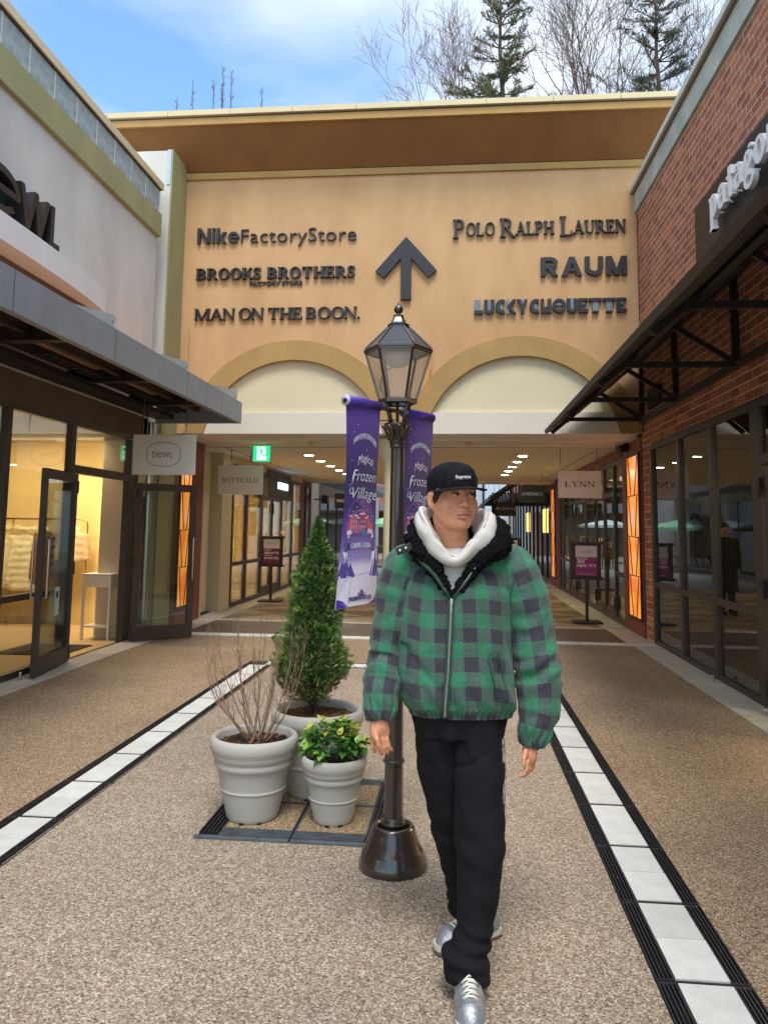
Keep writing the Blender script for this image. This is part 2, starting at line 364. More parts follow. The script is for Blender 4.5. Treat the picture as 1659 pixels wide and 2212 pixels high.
M_steel = mat('brushed_steel', lin(190, 190, 188), .28, 1.0)
M_brass = mat('brass', lin(180, 150, 96), .25, 1.0)
M_awn = mat('awning_metal_grey', lin(142, 152, 164), .5, .25, noise=.1, nscale=3, streak=2)
M_awnc = mat('awning_galvanised', lin(172, 190, 198), .5, .2, noise=.12, nscale=10)
M_deck = mat('awning_deck_orange', lin(222, 160, 122), .7, noise=.15, nscale=5)
M_glass = glass_mat('shop_glass', (0.92, 0.93, 0.90, 1), .5, .0, wav=.05)
M_glassR = glass_mat('shop_glass_dark', (0.78, 0.79, 0.74, 1), .95, .035, wav=.06)
M_doorglass = glass_mat('door_glass', (0.84, 0.88, 0.85, 1), .6, .01)
M_lamp_on = mat('downlight_lens', (1, .93, .72, 1), .5, emit=(1, .93, .70, 1), estr=34)

def brick_mat():
    m = bpy.data.materials.new('brick_red'); m.use_nodes = True; t = m.node_tree; p = t.nodes['Principled BSDF']
    oi = t.nodes.new('ShaderNodeObjectInfo'); g = t.nodes.new('ShaderNodeNewGeometry'); a = t.nodes.new('ShaderNodeMath'); a.operation = 'ADD'
    t.links.new(oi.outputs['Random'], a.inputs[0]); t.links.new(g.outputs['Random Per Island'], a.inputs[1])
    fr = t.nodes.new('ShaderNodeMath'); fr.operation = 'FRACT'; t.links.new(a.outputs[0], fr.inputs[0])
    cr = t.nodes.new('ShaderNodeValToRGB'); e = cr.color_ramp.elements; e[0].color = lin(146, 88, 66); e[1].color = lin(194, 128, 92); e.new(.5).color = lin(168, 104, 76)
    t.links.new(fr.outputs[0], cr.inputs[0])
    tcn = t.nodes.new('ShaderNodeTexCoord'); nz = t.nodes.new('ShaderNodeTexNoise'); nz.inputs['Scale'].default_value = 40; nz.inputs['Detail'].default_value = 5; t.links.new(tcn.outputs['Object'], nz.inputs[0])
    mx = t.nodes.new('ShaderNodeMixRGB'); mx.blend_type = 'MULTIPLY'; mx.inputs[0].default_value = .5; t.links.new(cr.outputs[0], mx.inputs[1]); t.links.new(nz.outputs['Fac'], mx.inputs[2])
    g2 = t.nodes.new('ShaderNodeMixRGB'); g2.blend_type = 'ADD'; g2.inputs[0].default_value = .12; t.links.new(mx.outputs[0], g2.inputs[1]); t.links.new(cr.outputs[0], g2.inputs[2])
    t.links.new(g2.outputs[0], p.inputs['Base Color']); p.inputs['Roughness'].default_value = .9
    bp = t.nodes.new('ShaderNodeBump'); bp.inputs['Strength'].default_value = .4; bp.inputs['Distance'].default_value = .004; t.links.new(nz.outputs['Fac'], bp.inputs['Height']); t.links.new(bp.outputs[0], p.inputs['Normal'])
    return m
M_brick = brick_mat()
M_mortar = mat('mortar', lin(206, 190, 172), .95, noise=.1, nscale=8, bump=.2)

# ================================================================ ground
MB().box(-60, 60, -14, 120, -.08, -.03).build('ground', M_base, kind='structure')
g = MB()
g.box(-4.05, -2.36, -6, 8.92, -.02, 0).box(1.012, 2.40, -6, 8.92, -.02, 0).box(-4.05, 2.40, 8.92, 10.80, -.02, 0).build('pavement', M_gout, kind='structure')
MB().box(-2.06, .69, -6, 8.60, -.02, 0).build('walkway', M_gin, kind='structure')
# paving strips with their tiles and drain gratings
def grate_mesh(L, wd, slots, nx=4):
    """long bar grating: side rails and lengthwise ribs, origin at one end, running +y"""
    mb = MB(); mb.box(0, wd, .004, L-.004, -.016, -.012)
    rib = wd/(2*nx+1)
    for i in range(nx+1): mb.box(2*i*rib, (2*i+1)*rib, .004, L-.004, -.012, 0.002)
    mb.box(0, wd, .004, .016, -.012, .0015); mb.box(0, wd, L-.016, L-.004, -.012, .0015)
    return mb
strips = bpy.data.objects.new('tiled_strip', None); COL.objects.link(strips); tag(strips, kind='structure')
tile0 = MB().box(-.0925, .0925, -.1345, .1345, -.015, .003).build('tile', M_white, strips, bevel=.0015)
gr0 = grate_mesh(.574, .066, 4).build('drain_grate', M_iron, strips)
first_t = first_g = True
for sx, xg1, xg2 in ((-2.205, -2.362, -2.11), (.856, .694, .950)):
    for k in range(38):
        y = 8.495-.573*(k//2)-.275*(k % 2)
        if y < -2.3: break
        o = tile0 if first_t else copy_obj(tile0, strips); first_t = False
        o.location = (sx+random.uniform(-.001, .001), y, random.uniform(-.001, .001)); o.rotation_euler = (0, 0, random.uniform(-.003, .003))
    for k in range(19):
        y = 8.64-.573*(k+1)
        MB().box(sx-.0935, sx+.0935, y-.004, y+.006, -.015, .0022).build('cross_bar', M_iron, strips)
        for xg in (xg1, xg2):
            o = gr0 if first_g else copy_obj(gr0, strips); first_g = False
            o.location = (xg, y, 0)
# cross strip of narrow tiles closing the rectangle
ct = MB().box(-.139, .139, -.092, .092, -.015, .003).build('tile', M_white, strips, bevel=.0015)
for k in range(11):
    o = ct if k == 0 else copy_obj(ct, strips)
    o.location = (-2.14+.145+.285*k, 8.765, 0)
MB().box(-2.06, .69, 8.605, 8.665, -.02, -.003).box(-2.06, .69, 8.865, 8.918, -.02, -.003).build('drain_channel', M_iron, strips)
MB().box(-2.363, -2.057, -6, 8.918, -.03, -.017).box(.69, 1.012, -6, 8.918, -.03, -.017).box(-2.06, .69, 8.60, 8.918, -.035, -.021).build('strip_bed', M_void, strips)
# stone borders by the shop fronts
bord = bpy.data.objects.new('stone_border', None); COL.objects.link(bord); tag(bord, kind='structure')
sl0 = MB().box(-.1715, .1715, -.222, .222, -.02, .006).build('paving_slab', M_paver, bord, bevel=.002)
k = 0
for xc, y1 in ((-4.225, 10.8), (2.575, 10.8)):
    y = y1-.225
    while y > -3:
        o = sl0 if k == 0 else copy_obj(sl0, bord); k += 1
        o.location = (xc, y, random.uniform(-.0015, .0015)); y -= .451
MB().box(-4.42, -4.048, -6, 10.8, -.03, -.004).box(2.402, 2.76, -6, 10.8, -.03, -.004).build('joint_bed', mat('joint_mortar', lin(120, 112, 102), .95), bord)
# threshold of the arcade: pale row, dark band, pale row
thr = bpy.data.objects.new('arcade_floor', None); COL.objects.link(thr); tag(thr, kind='structure')
MB().box(-4.40, 2.76, 10.8, 22.6, -.035, -.004).build('floor_bed', mat('floor_joint', lin(96, 86, 74), .9), thr)
def tiles(x0, x1, y0, y1, nx, ny, m, name='tile', gap=.005, h=.005):
    dx, dy = (x1-x0)/nx, (y1-y0)/ny
    o0 = None
    for i in range(nx):
        for j in range(ny):
            if o0 is None: o = o0 = MB().box(-dx/2+gap/2, dx/2-gap/2, -dy/2+gap/2, dy/2-gap/2, -.02, h).build(name, m, thr)
            else: o = copy_obj(o0, thr)
            o.location = (x0+dx*(i+.5), y0+dy*(j+.5), random.uniform(-.001, .001))
tiles(-4.38, 2.74, 10.80, 11.06, 14, 1, M_white)
tiles(-3.92, 2.36, 11.06, 12.50, 9, 2, M_dband)
tiles(-4.38, -3.92, 11.06, 12.50, 1, 3, M_paver); tiles(2.36, 2.74, 11.06, 12.50, 1, 3, M_paver)
tiles(-4.38, 2.74, 12.50, 12.66, 12, 1, M_paver)
tiles(-4.38, -3.90, 12.70, 22.5, 1, 16, M_paver); tiles(2.32, 2.74, 12.70, 22.5, 1, 16, M_paver)
tri_a = tri_b = None
nx, ny = 8, 12; dx, dy = (2.32+3.90)/nx, (22.5-12.70)/ny
for i in range(nx):
    for j in range(ny):
        x, y = -3.90+dx*(i+.5), 12.70+dy*(j+.5); a, b = dx/2-.003, dy/2-.003
        if tri_a is None:
            tri_a = MB().prism([(-a, -b), (a, -b), (a, b)], -.02, .005, 'z').build('tile', M_ptan, thr)
            tri_b = MB().prism([(-a, -b+.004), (a-.004, b), (-a, b)], -.02, .005, 'z').build('tile', M_pbrn, thr); A, B = tri_a, tri_b
        else: A, B = copy_obj(tri_a, thr), copy_obj(tri_b, thr)
        fl = (i+j) % 2
        for q in (A, B):
            q.location = (x, y, random.uniform(-.001, .001)); q.scale = (-1 if fl else 1, 1, 1)
        if (i//2+j//2) % 2: B.location = (x, y, 0.0005)
MB().box(-9, 9, 22.5, 60, -.03, .0).build('street', mat('far_paving', lin(150, 146, 140), .8, noise=.1, nscale=2), kind='structure')

# ================================================================ arcade building (apricot, two arches)
arc = thing('arcade_building', 'apricot stucco arcade building with two ochre arches and a wide brown cornice', 'building', (-.8, 11.5, 0))
Y0 = 11.5
wall = MB()
def arcpts(cx, cz, r, a0, a1, n): return [(cx+r*math.cos(math.radians(a0+(a1-a0)*i/n)), cz+r*math.sin(math.radians(a0+(a1-a0)*i/n))) for i in range(n+1)]
ARCH = ((-2.50, 2.68, 1.445, 1.755), (.98, 2.68, 1.48, 1.785))
for cx, cz, ri, ro in ARCH:
    a0 = math.degrees(math.asin((2.972-cz)/(ro-.03)))
    A = arcpts(cx, cz, ro-.03, a0, 180-a0, 40); wall.strip(A, [(p[0], 4.62) for p in A], Y0, Y0+.35)
wall.box(-4.6, -2.50-1.695, Y0, Y0+.35, 2.972, 4.62); wall.box(.98+1.73, 3.6, Y0, Y0+.35, 2.972, 4.62)
wall.box(-.81, -.745, Y0+.001, Y0+.349, 2.972, 4.62)
wall.box(-6.5, 3.6, Y0, Y0+.35, 4.62, 7.95)
wall.build('wall', M_stucco_o, arc)
for cx, cz, ri, ro in ARCH:
    a0 = math.degrees(math.asin((2.973-cz)/ro)); a1 = math.degrees(math.asin((2.973-cz)/ri))
    A = arcpts(cx, cz, ri, a1, 180-a1, 48); B = arcpts(cx, cz, ro, a0, 180-a0, 48)
    MB().strip(A, B, Y0-.035, Y0+.10).build('arch_trim', M_ochre, arc)
    P = arcpts(cx, cz, ri+.02, a1, 180-a1, 40)
    MB().prism(P, Y0+.055, Y0+.16).build('arch_infill', M_cream, arc)
# cornice: moulding, sloping soffit, lip and metal cap pieces
MB().box(-6.5, 3.6, Y0-.045, Y0, 7.10, 7.205).build('moulding', M_ochre, arc)
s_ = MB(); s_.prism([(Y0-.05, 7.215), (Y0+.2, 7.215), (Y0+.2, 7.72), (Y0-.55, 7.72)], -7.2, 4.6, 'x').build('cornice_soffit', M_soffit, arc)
MB().box(-7.2, 4.6, Y0-.60, Y0+.25, 7.723, 7.83).build('cornice_lip', mat('stucco_yellow_ochre', lin(172, 136, 84), .85, noise=.08, nscale=3, bump=.3), arc)
MB().box(-7.2, 4.6, Y0-.575, Y0+.2, 7.832, 7.858).build('shadow_gap', M_brown, arc)
c0 = None
for k in range(13):
    if c0 is None: c0 = o = MB().box(-.487, .487, -.64, .3, 0, .085).build('cap_piece', M_capst, arc, local=(-6.9, Y0, 7.86))
    else: o = copy_obj(c0, arc)
    o.location = (-6.9+.98*k-arc.location.x, 0, 7.86)
MB().box(-6.4, 4.4, Y0-.3, Y0+9, 7.70, 7.80).build('roof', mat('roof_felt', lin(90, 90, 92), .9), arc)
# ceiling of the passage
MB().box(-4.5, 3.0, Y0+.001, Y0+.5, 2.972, 3.3).build('beam', M_ceil, arc)
MB().box(-4.5, 3.0, Y0+.5, 12.66, 2.93, 3.3).build('beam', M_ceil, arc)
MB().box(-4.6, 3.1, 12.66, 22.5, 2.89, 3.3).build('ceiling', M_ceil, arc)
MB().box(-4.6, 3.1, 21.4, 22.5, 2.84, 2.888).build('beam', M_ceil, arc)
MB().box(-4.6, 3.1, 12.675, 12.69, 2.884, 2.889).box(2.35, 2.362, 12.7, 21.4, 2.884, 2.889).box(-3.95, -3.938, 12.7, 21.4, 2.884, 2.889).build('ceiling_joint', M_brownwall, arc)
MB().box(-6.5, 4.6, 20.5, 22.5, 3.31, 7.7).build('rear_wall', M_stucco_o, arc)
# water stains on the wall are real discoloration of the stucco
MB().prism([(-.52, 3.35), (-.50, 3.30), (-.44, 3.6), (-.36, 4.0), (-.37, 4.35), (-.39, 4.35), (-.40, 4.0), (-.47, 3.6)], Y0-.0375, Y0-.0365).build('rust_stain', mat('rust_streak', lin(196, 140, 78), .9, noise=.2, nscale=12), arc)

# ================================================================ left shop building
lb = thing('shop_building', 'grey stucco shop building on the left with an olive band under its parapet', 'building', (-4.4, 5, 0))
XL = -4.40
MB().box(-9.5, XL, -6, 10.54, 3.05, 6.10).box(-9.5, XL, 2.9, 10.54, 2.76, 3.05).box(-9.5, XL-.02, 2.9, 10.54, 6.10, 6.56).build('wall', M_grey_st, lb)
MB().box(-4.398, XL+.004, -6, 9.0, 3.34, 4.139).build('lower_wall_paint', M_brownwall, lb)
MB().box(-4.398, XL+.002, -6, 10.5, 2.74, 3.06).box(-4.6, -4.385, -6, 10.3, 2.75, 3.062).build('fascia_band', M_brownwall, lb)
MB().box(XL+.001, XL+.06, -6, 10.54, 5.78, 6.125).build('olive_band', M_olive, lb)
pm = None
for k in range(16):
    y1 = 10.50-.497*k
    o = MB().box(XL+.002, XL+.022, y1-.487, y1, 6.127, 6.495).build('parapet_panel', M_panel, lb) if pm is None else copy_obj(pm, lb)
    if pm is None: pm = o
    o.location = (0, -.497*k, 0)
    j = MB().box(XL+.003, XL+.027, y1-.4985, y1-.4855, 6.127, 6.495).build('joint_strip', M_joint, lb) if k == 0 else copy_obj(jm, lb)
    if k == 0: jm = j
    j.location = (0, -.497*k, 0)
MB().box(XL+.002, XL+.024, 10.501, 10.54, 6.127, 6.495).build('joint_strip', M_joint, lb)
c1 = None
for k in range(9):
    y1 = 10.55-1.5*k
    if c1 is None: c1 = o = MB().box(XL-.35, XL+.07, y1-1.494, y1, 6.50, 6.60).build('coping', M_capst, lb)
    else: o = copy_obj(c1, lb)
    o.location = (0, -1.5*k, 0)
MB().box(XL-.3, XL+.05, -6, 10.52, 6.488, 6.498).build('coping_bed', M_brown, lb)
# pier between the shop and the arcade
pr = thing('corner_pier', 'tall grey pier with an olive edge between grey shop and apricot wall', 'wall', (-4.4, 11, 0))
MB().box(-6.4, -4.36, 10.87, 11.49, 3.0, 7.30).box(-4.9, -4.36, 10.88, 11.49, 0, 3.0).box(-6.4, -4.56, 10.545, 10.869, 3.0, 6.6).build('wall', M_grey_st, pr)
MB().box(-4.359, -4.335, 10.86, 11.495, .0, 7.31).build('olive_face', M_olive, pr)
MB().box(-4.42, -4.361, 10.855, 10.868, 6.75, 7.31).build('metal_flashing', M_awnc, pr)
MB().box(-5.35, -4.62, 10.862, 10.869, 6.2, 6.98).build('paint_patch', mat('peach_patch', lin(214, 182, 134), .9, noise=.06), pr)
# curved eave under the shop name
A, B = [], []
for i in range(31):
    y = 3.2+(9.02-3.2)*i/30; u = (y-6.0)/3.02
    A.append((XL+.001, y)); B.append((XL+.02+.235*max(0, 1-abs(u)**2.6)**.6 if abs(u) < 1 else XL+.02, y))
eave = thing('curved_eave', 'white curved ledge jutting from grey wall above the metal awning', 'ledge', (-4.3, 6, 4.14))
MB().strip(A, B, 4.14, 4.40, 'z').build('slab', M_eave, eave)
# giant shop letters standing on the eave, facing +x
def on_x(mb, X, flip=1):   # map local (u, d, v) built facing -y onto a plane facing +x (flip=1) or -x (flip=-1)
    mb.v = [((X+(-d) if flip == 1 else X+d), (u if flip == 1 else -u), v) for u, d, v in mb.v]; return mb
sg = thing('wall_sign', 'huge dark channel letters standing on the curved white ledge', 'sign', (-4.3, 6.5, 4.4), 'sign')
sg['group'] = ''
del sg['group']
def ringp(cx, cz, rx, rz, w_, a0, a1, n=28):
    A = [(cx+rx*math.cos(math.radians(a0+(a1-a0)*i/n)), cz+rz*math.sin(math.radians(a0+(a1-a0)*i/n))) for i in range(n+1)]
    B = [(cx+(rx-w_)*math.cos(math.radians(a0+(a1-a0)*i/n)), cz+(rz-w_)*math.sin(math.radians(a0+(a1-a0)*i/n))) for i in range(n+1)]
    return A, B
D0, D1 = -.225, -.02      # local depth: front at 0.2 before the wall
ltr = MB(); ltr.strip(*ringp(6.37, 4.63, .345, .225, .07, 0, 318), D0, D1); ltr.box(6.06, 6.70, D0+.001, D1-.001, 4.61, 4.672); on_x(ltr, XL); ltr.build('letter', M_blackd, sg)
ltr = MB()
for a, b in (((6.73, 4.84), (6.86, 4.41)), ((6.86, 4.41), (6.98, 4.84)), ((6.98, 4.84), (7.08, 4.41)), ((7.08, 4.41), (7.21, 4.84))):
    ltr.prism([(a[0]-.033, a[1]), (b[0]-.033, b[1]), (b[0]+.033, b[1]), (a[0]+.033, a[1])], D0+random.random()*.003, D1)
on_x(ltr, XL); ltr.build('letter', M_blackd, sg)
ltr = MB(); ltr.box(7.27, 7.335, D0, D1, 4.405, 4.84).box(7.335, 7.46, D0+.001, D1, 4.405, 4.468); on_x(ltr, XL); ltr.build('letter', M_blackd, sg)
ltr = MB(); ltr.box(5.35, 5.415, D0, D1, 4.41, 4.86); ltr.strip(*ringp(5.42, 4.635, .40, .225, .065, -90, 90), D0+.001, D1); on_x(ltr, XL); ltr.build('letter', M_blackd, sg)

# ---------------------------------------------------------------- left awning
aw = thing('metal_awning', 'long grey metal awning with a deep fascia over the left shop front', 'awning', (-3.75, 7, 3.2))
XF = -3.10
fz0, fz1 = 3.03, 3.335
for y0, y1 in ((1.2, 3.0), (3.003, 4.97), (4.975, 6.6), (6.603, 8.50), (8.503, 9.20), (9.203, 9.83), (9.833, 10.77)):
    MB().box(XF-.012, XF, y0, y1, fz0, fz1).box(XF-.09, XF-.012, y0, y1, fz1-.012, fz1-.002).box(XF-.07, XF-.012, y0, y1, fz0, fz0+.01).build('fascia_panel', M_awn, aw)
for y in (3.0, 4.972, 6.601, 8.501, 9.201, 9.831): MB().box(XF-.005, XF+.0012, y-.0025, y+.0025, fz0+.004, fz1-.004).build('panel_joint', M_black, aw)
MB().box(XL+.01, XF-.013, 10.755, 10.77, fz0, fz1-.004).build('end_panel', M_awn, aw)
MB().box(XL+.01, XF-.013, 1.2, 10.75, 3.29, 3.31).build('roof_deck', M_deck, aw)
for y in (2.35, 4.30, 6.30, 8.20, 9.85):
    MB().box(XL+.01, XF-.014, y-.035, y+.035, 3.16, 3.285).box(XL+.01, XF-.014, y-.06, y+.06, 3.148, 3.159).build('cross_beam', M_black, aw)
for x in (-4.1, -3.75, -3.40): MB().box(x-.03, x+.03, 1.25, 10.74, 3.20, 3.288).build('purlin', M_black, aw)
MB().box(XL+.01, XL+.30, 1.25, 10.74, 3.09, 3.15).build('wall_channel', M_black, aw)
for k in range(24):                      # cable tray rungs
    MB().box(-4.02, -3.90, 6.9+.16*k, 6.94+.16*k, 3.175, 3.19).build('tray_rung', M_black, aw)
MB().box(-4.03, -4.015, 6.85, 10.7, 3.17, 3.21).box(-3.905, -3.89, 6.85, 10.7, 3.17, 3.21).build('tray_rail', M_black, aw)
for ya, yb, dz in ((5.70, 6.61, .11), (7.45, 8.55, .10), (9.26, 10.57, .13)):     # upturned galvanised flashings
    fl = MB(); fl.prism([(ya, fz1-.01), (yb-.04, fz1-.01), (yb-.04, fz1+.045), (yb, fz1+.05), (yb, fz1+dz), (yb-.08, fz1+dz+.006)], XF-.020, XF-.014, 'x')
    fl.add([(XF-.02, yb, fz1-.01), (XF-.11, yb+.01, fz1-.01), (XF-.11, yb+.01, fz1+.02), (XF-.02, yb, fz1+dz)], [(0, 1, 2, 3)])
    f_ = fl.build('flashing', M_awnc, aw)
    MB().lathe([(.011, 0), (.011, .012)], 8).build('bolt', M_steel, aw, local=(XF-.012, yb-.07, fz1+dz*.55)).rotation_euler = (0, math.pi/2, 0)
# ---------------------------------------------------------------- left storefront
XS = -4.42
sf = sub('shop_front', lb, (-4.42, 8, 0))
fr = MB()
fr.box(XS-.05, XS+.03, -2, 9.97, 2.69, 2.77); fr.box(XS-.05, XS+.03, -2, 8.37, 0, .07)
for y0, y1 in ((7.09, 7.17), (8.37, 8.47), (5.75, 5.83), (4.4, 4.48), (3.0, 3.08)): fr.box(XS-.05, XS+.031, y0, y1, 0, 2.70)
fr.box(XS-.06, XS+.034, 9.97, 10.24, 0, 2.70); fr.box(XS-.05, XS+.029, 8.47, 9.97, 2.135, 2.235)
fr.box(XS-.05, XS+.028, -2, 8.37, .765, .83)
fr.build('frame', M_brown, sf, bevel=.004)
for y0, y1, z0, z1 in ((7.17, 8.37, .83, 2.69), (7.17, 8.37, .07, .765), (5.83, 7.09, .83, 2.69), (5.83, 7.09, .07, .765), (4.48, 5.75, .83, 2.69), (4.48, 5.75, .07, .765), (3.08, 4.4, .07, 2.69), (8.47, 9.97, 2.235, 2.69)):
    MB().box(XS-.012, XS-.004, y0+.002, y1-.002, z0+.002, z1-.002).build('pane', M_glass, sf)
def door_leaf(parent, hx, hy, fx, fy, z1=2.12, m=M_brown, handle_side=1, name='door'):
    """glazed leaf from hinge (hx, hy) to free edge (fx, fy)"""
    d = sub(name, parent, (hx, hy, 0)); H_ = Vector((hx, hy, 0)); F = Vector((fx, fy, 0)); u = (F-H_); L = u.length; u.normalize(); n = Vector((u.y, -u.x, 0)); up = Vector((0, 0, 1))
    mb = MB()
    def bar(a0, a1, z0, z1_, t=.024): mb.cbox(H_+u*((a0+a1)/2)+up*((z0+z1_)/2), u, n, up, (a1-a0)/2, t, (z1_-z0)/2)
    bar(0, .085, .02, z1); bar(L-.085, L, .02, z1, .0245); bar(.085, L-.085, .02, .20, .0235); bar(.085, L-.085, z1-.10, z1, .0235)
    mb.build('frame', m, d, bevel=.003)
    MB().cbox(H_+u*(L/2)+up*((.20+z1-.10)/2), u, n, up, L/2-.083, .004, (z1-.30)/2+.002).build('pane', M_doorglass, d)
    for sgn in (-1, 1):
        p0 = H_+u*(L-.045)+n*sgn*.022; q = n*sgn*.055
        MB().tube([p0+up*.80, p0+q+up*.80, p0+q+up*.83, p0+q+up*1.35, p0+q+up*1.38, p0+up*1.38], .011, 8).build('handle', M_steel, d, smooth=True)
    for zz in (.12, 1.05, z1-.15): MB().cbox(H_+up*zz, u, n, up, .018, .03, .07).build('hinge', M_black, d)
    return d, H_, u, n, L
dL, H_, u_, n_, L_ = door_leaf(lb, -4.34, 8.42, -4.19, 7.45)
MB().cbox(H_+u_*.42-n_*.0+Vector((0, 0, .72)), u_, n_, (0, 0, 1), .065, .0052, .15).build('sticker', mat('sticker_pale_green', lin(170, 196, 190), .6), dL)
MB().cbox(H_+u_*.42+Vector((0, 0, .79)), u_, n_, (0, 0, 1), .035, .0056, .035).build('sticker_print', M_black, dL)
for k in range(4): MB().cbox(H_+u_*.60+Vector((0, 0, 1.12+.09*k)), u_, n_, (0, 0, 1), .018, .0054, .02).build('sticker', mat('sticker_dark', lin(60, 66, 62), .6), dL)
dR, *_ = door_leaf(lb, -4.28, 9.95, -3.63, 10.49, 2.11)
# number plate beside the door
mbn = text_mb('41', .085, (0, 0, 0), (0, 1, 0), (0, 0, 1), .002); mbn.v = [(XS-.002+.0, p[1]+9.86, p[2]+2.55) for p in mbn.v]; mbn.build('number', M_white, sf)
MB().tube([(-4.30, 7.43, 0.006), (-4.30, 7.43, .075)], .016, 10).build('door_stop', M_steel, sf)
# interior of the left shop
M_iw = mat('shop_wall_yellow', lin(214, 184, 124), .9, noise=.05, nscale=1)
M_if = mat('shop_floor_tan', lin(200, 170, 120), .45, noise=.06, nscale=3)
li = thing('shop_interior', 'warm yellow lit room behind the left shop window', 'room', (-6, 8, 0))
MB().box(-9, XS-.051, -2, 11.6, -.02, .002).build('floor', M_if, li)
MB().box(-9, -4.92, 11.6, 11.7, 0, 3.0).box(-9.1, -9, -2, 11.6, 0, 3.0).build('wall', M_iw, li)
MB().box(-9, XS-.06, -2, 11.59, 2.85, 3.0).build('ceiling', M_iw, li)
MB().box(-4.60, -4.50, 10.26, 10.86, 0, 2.95).box(-4.92, -4.60, 10.80, 10.86, 0, 2.95).build('return_wall', mat('shop_wall_pale', lin(206, 204, 176), .85), li)
MB().box(-5.50, -5.44, 11.54, 11.595, .02, 2.8).build('light_strip', mat('led_strip', (1, .98, .6, 1), .5, emit=(1, .97, .62, 1), estr=1.6), li)
for k, (x, y) in enumerate(((-5.2, 8.0), (-5.9, 8.9), (-5.3, 6.6), (-6.6, 9.6), (-6.0, 7.4))):
    MB().lathe([(.055, 0), (.05, -.02)], 14).build('ceiling_spot', M_lamp_on, li, local=(x, y, 2.848))
MB().tube([(-8.5, 8.3, 2.80), (-5.0, 8.3, 2.80)], .02, 6).tube([(-8.5, 9.6, 2.78), (-5.0, 9.6, 2.78)], .02, 6).tube([(-5.9, 4, 2.80), (-5.9, 11, 2.80)], .02, 6).build('ceiling_track', M_joint, li)
def area(name, loc, sx, sy, e, col, rot=(0, 0, 0)):
    l = bpy.data.lights.new(name, 'AREA'); l.shape = 'RECTANGLE'; l.size = sx; l.size_y = sy; l.energy = e; l.color = col
    o = bpy.data.objects.new(name, l); COL.objects.link(o); o.location = loc; o.rotation_euler = rot; return o
area('shop_or_fill_lamp', (-6.2, 8.6, 2.82), 2.6, 4.5, 170, (1, .82, .52))
area('shop_or_fill_lamp', (-6.1, 10.4, 2.80), 2.2, .8, 75, (1, .84, .58), (math.radians(25), 0, 0))  # added fill light to brighten the coats on the rail, no fixture of the shop
MB().box(-5.45, -4.62, 8.80, 9.62, .0025, .012).build('door_mat', mat('mat_dark', lin(48, 42, 38), .95, bump=.4), li)
# ================================================================ right brick building
XR = 2.75
rb = thing('brick_building', 'red brick shop building on the right with a pale concrete parapet', 'building', (2.75, 5, 0))
MB().box(XR-.002, 6.5, -6, 11.535, 2.78, 6.36).box(XR+.06, 6.5, 10.9, 11.54, 0, 2.78).build('wall', M_mortar, rb)
MB().box(XR-.045, 6.5, -6, 11.60, 6.355, 6.655).build('parapet_band', M_concrete, rb)
cc = None
for k in range(9):
    if cc is None: cc = o = MB().box(XR-.11, XR+.5, -1.79, 0, 6.675, 6.755).build('coping', mat('coping_stone', lin(196, 198, 192), .8, noise=.08, nscale=3), rb, local=(0, 11.66, 0))
    else: o = copy_obj(cc, rb)
    o.location = Vector((0, 11.66-1.8*k, 0))-rb.location
MB().box(XR-.08, XR+.5, -6, 11.63, 6.656, 6.674).build('coping_bed', mat('coping_soffit', lin(128, 116, 106), .85), rb)
MB().box(XR-.012, XR+.003, 11.50, 11.535, 3.0, 6.35).build('corner_sealant', M_joint, rb)
# brickwork: running bond, the nearest 300 bricks singly, the rest joined
bl, bh, bp_, zp = .222, .080, .235, .0935
cells = []
nz = int((6.352-2.785)/zp)
for j in range(nz+1):
    z0 = 2.785+j*zp
    if z0+bh > 6.353: break
    y = 11.50-(j % 2)*bp_/2
    first = True
    while y > 2.6:
        y1 = min(y, 11.50) if first else y
        cells.append((y-bl, y, z0)); first = False; y -= bp_
    if j % 2: cells.append((11.50-bp_/2+.01, 11.495, z0))
vis = [c for c in cells if not (c[1] < 8.45 and 4.50 < c[2] < 5.10) and c[0] > 3.2]
def app(c):
    y = (c[0]+c[1])/2; return 1/(y*y)*(1/y)
vis.sort(key=lambda c: -app(c) if c[1] > 4.6 else 1)
near = set(vis[:300]); b0 = None; rest = MB()
for c in cells:
    d = random.uniform(-.0007, .0007)
    if c in near and abs(c[1]-c[0]-bl) < 1e-6:
        if b0 is None: b0 = o = MB().box(-.0035, .03, -bl/2, bl/2, 0, bh).build('brick', M_brick, rb, local=(XR, 0, 0), bevel=0)
        else: o = copy_obj(b0, rb)
        o.location = Vector((XR+d, (c[0]+c[1])/2, c[2]))-rb.location
    else: rest.box(XR-.0035+d, XR+.03, c[0], c[1], c[2], c[2]+bh)
for j in range(26):                        # brick return beside the glass
    z0 = .02+j*.1062
    rest.box(XR-.0035+random.uniform(-.001, .001), XR+.10, 11.13, 11.34 if j % 2 else 11.40, z0, z0+.094); rest.box(XR-.0035, XR+.1, 11.41 if not j % 2 else 11.35, 11.5, z0, z0+.094)
rest.build('bricks', M_brick, rb, kind='stuff')
MB().box(XR-.0015, XR+.2, 11.10, 11.52, 0, 2.79).build('mortar_backing', M_mortar, rb)
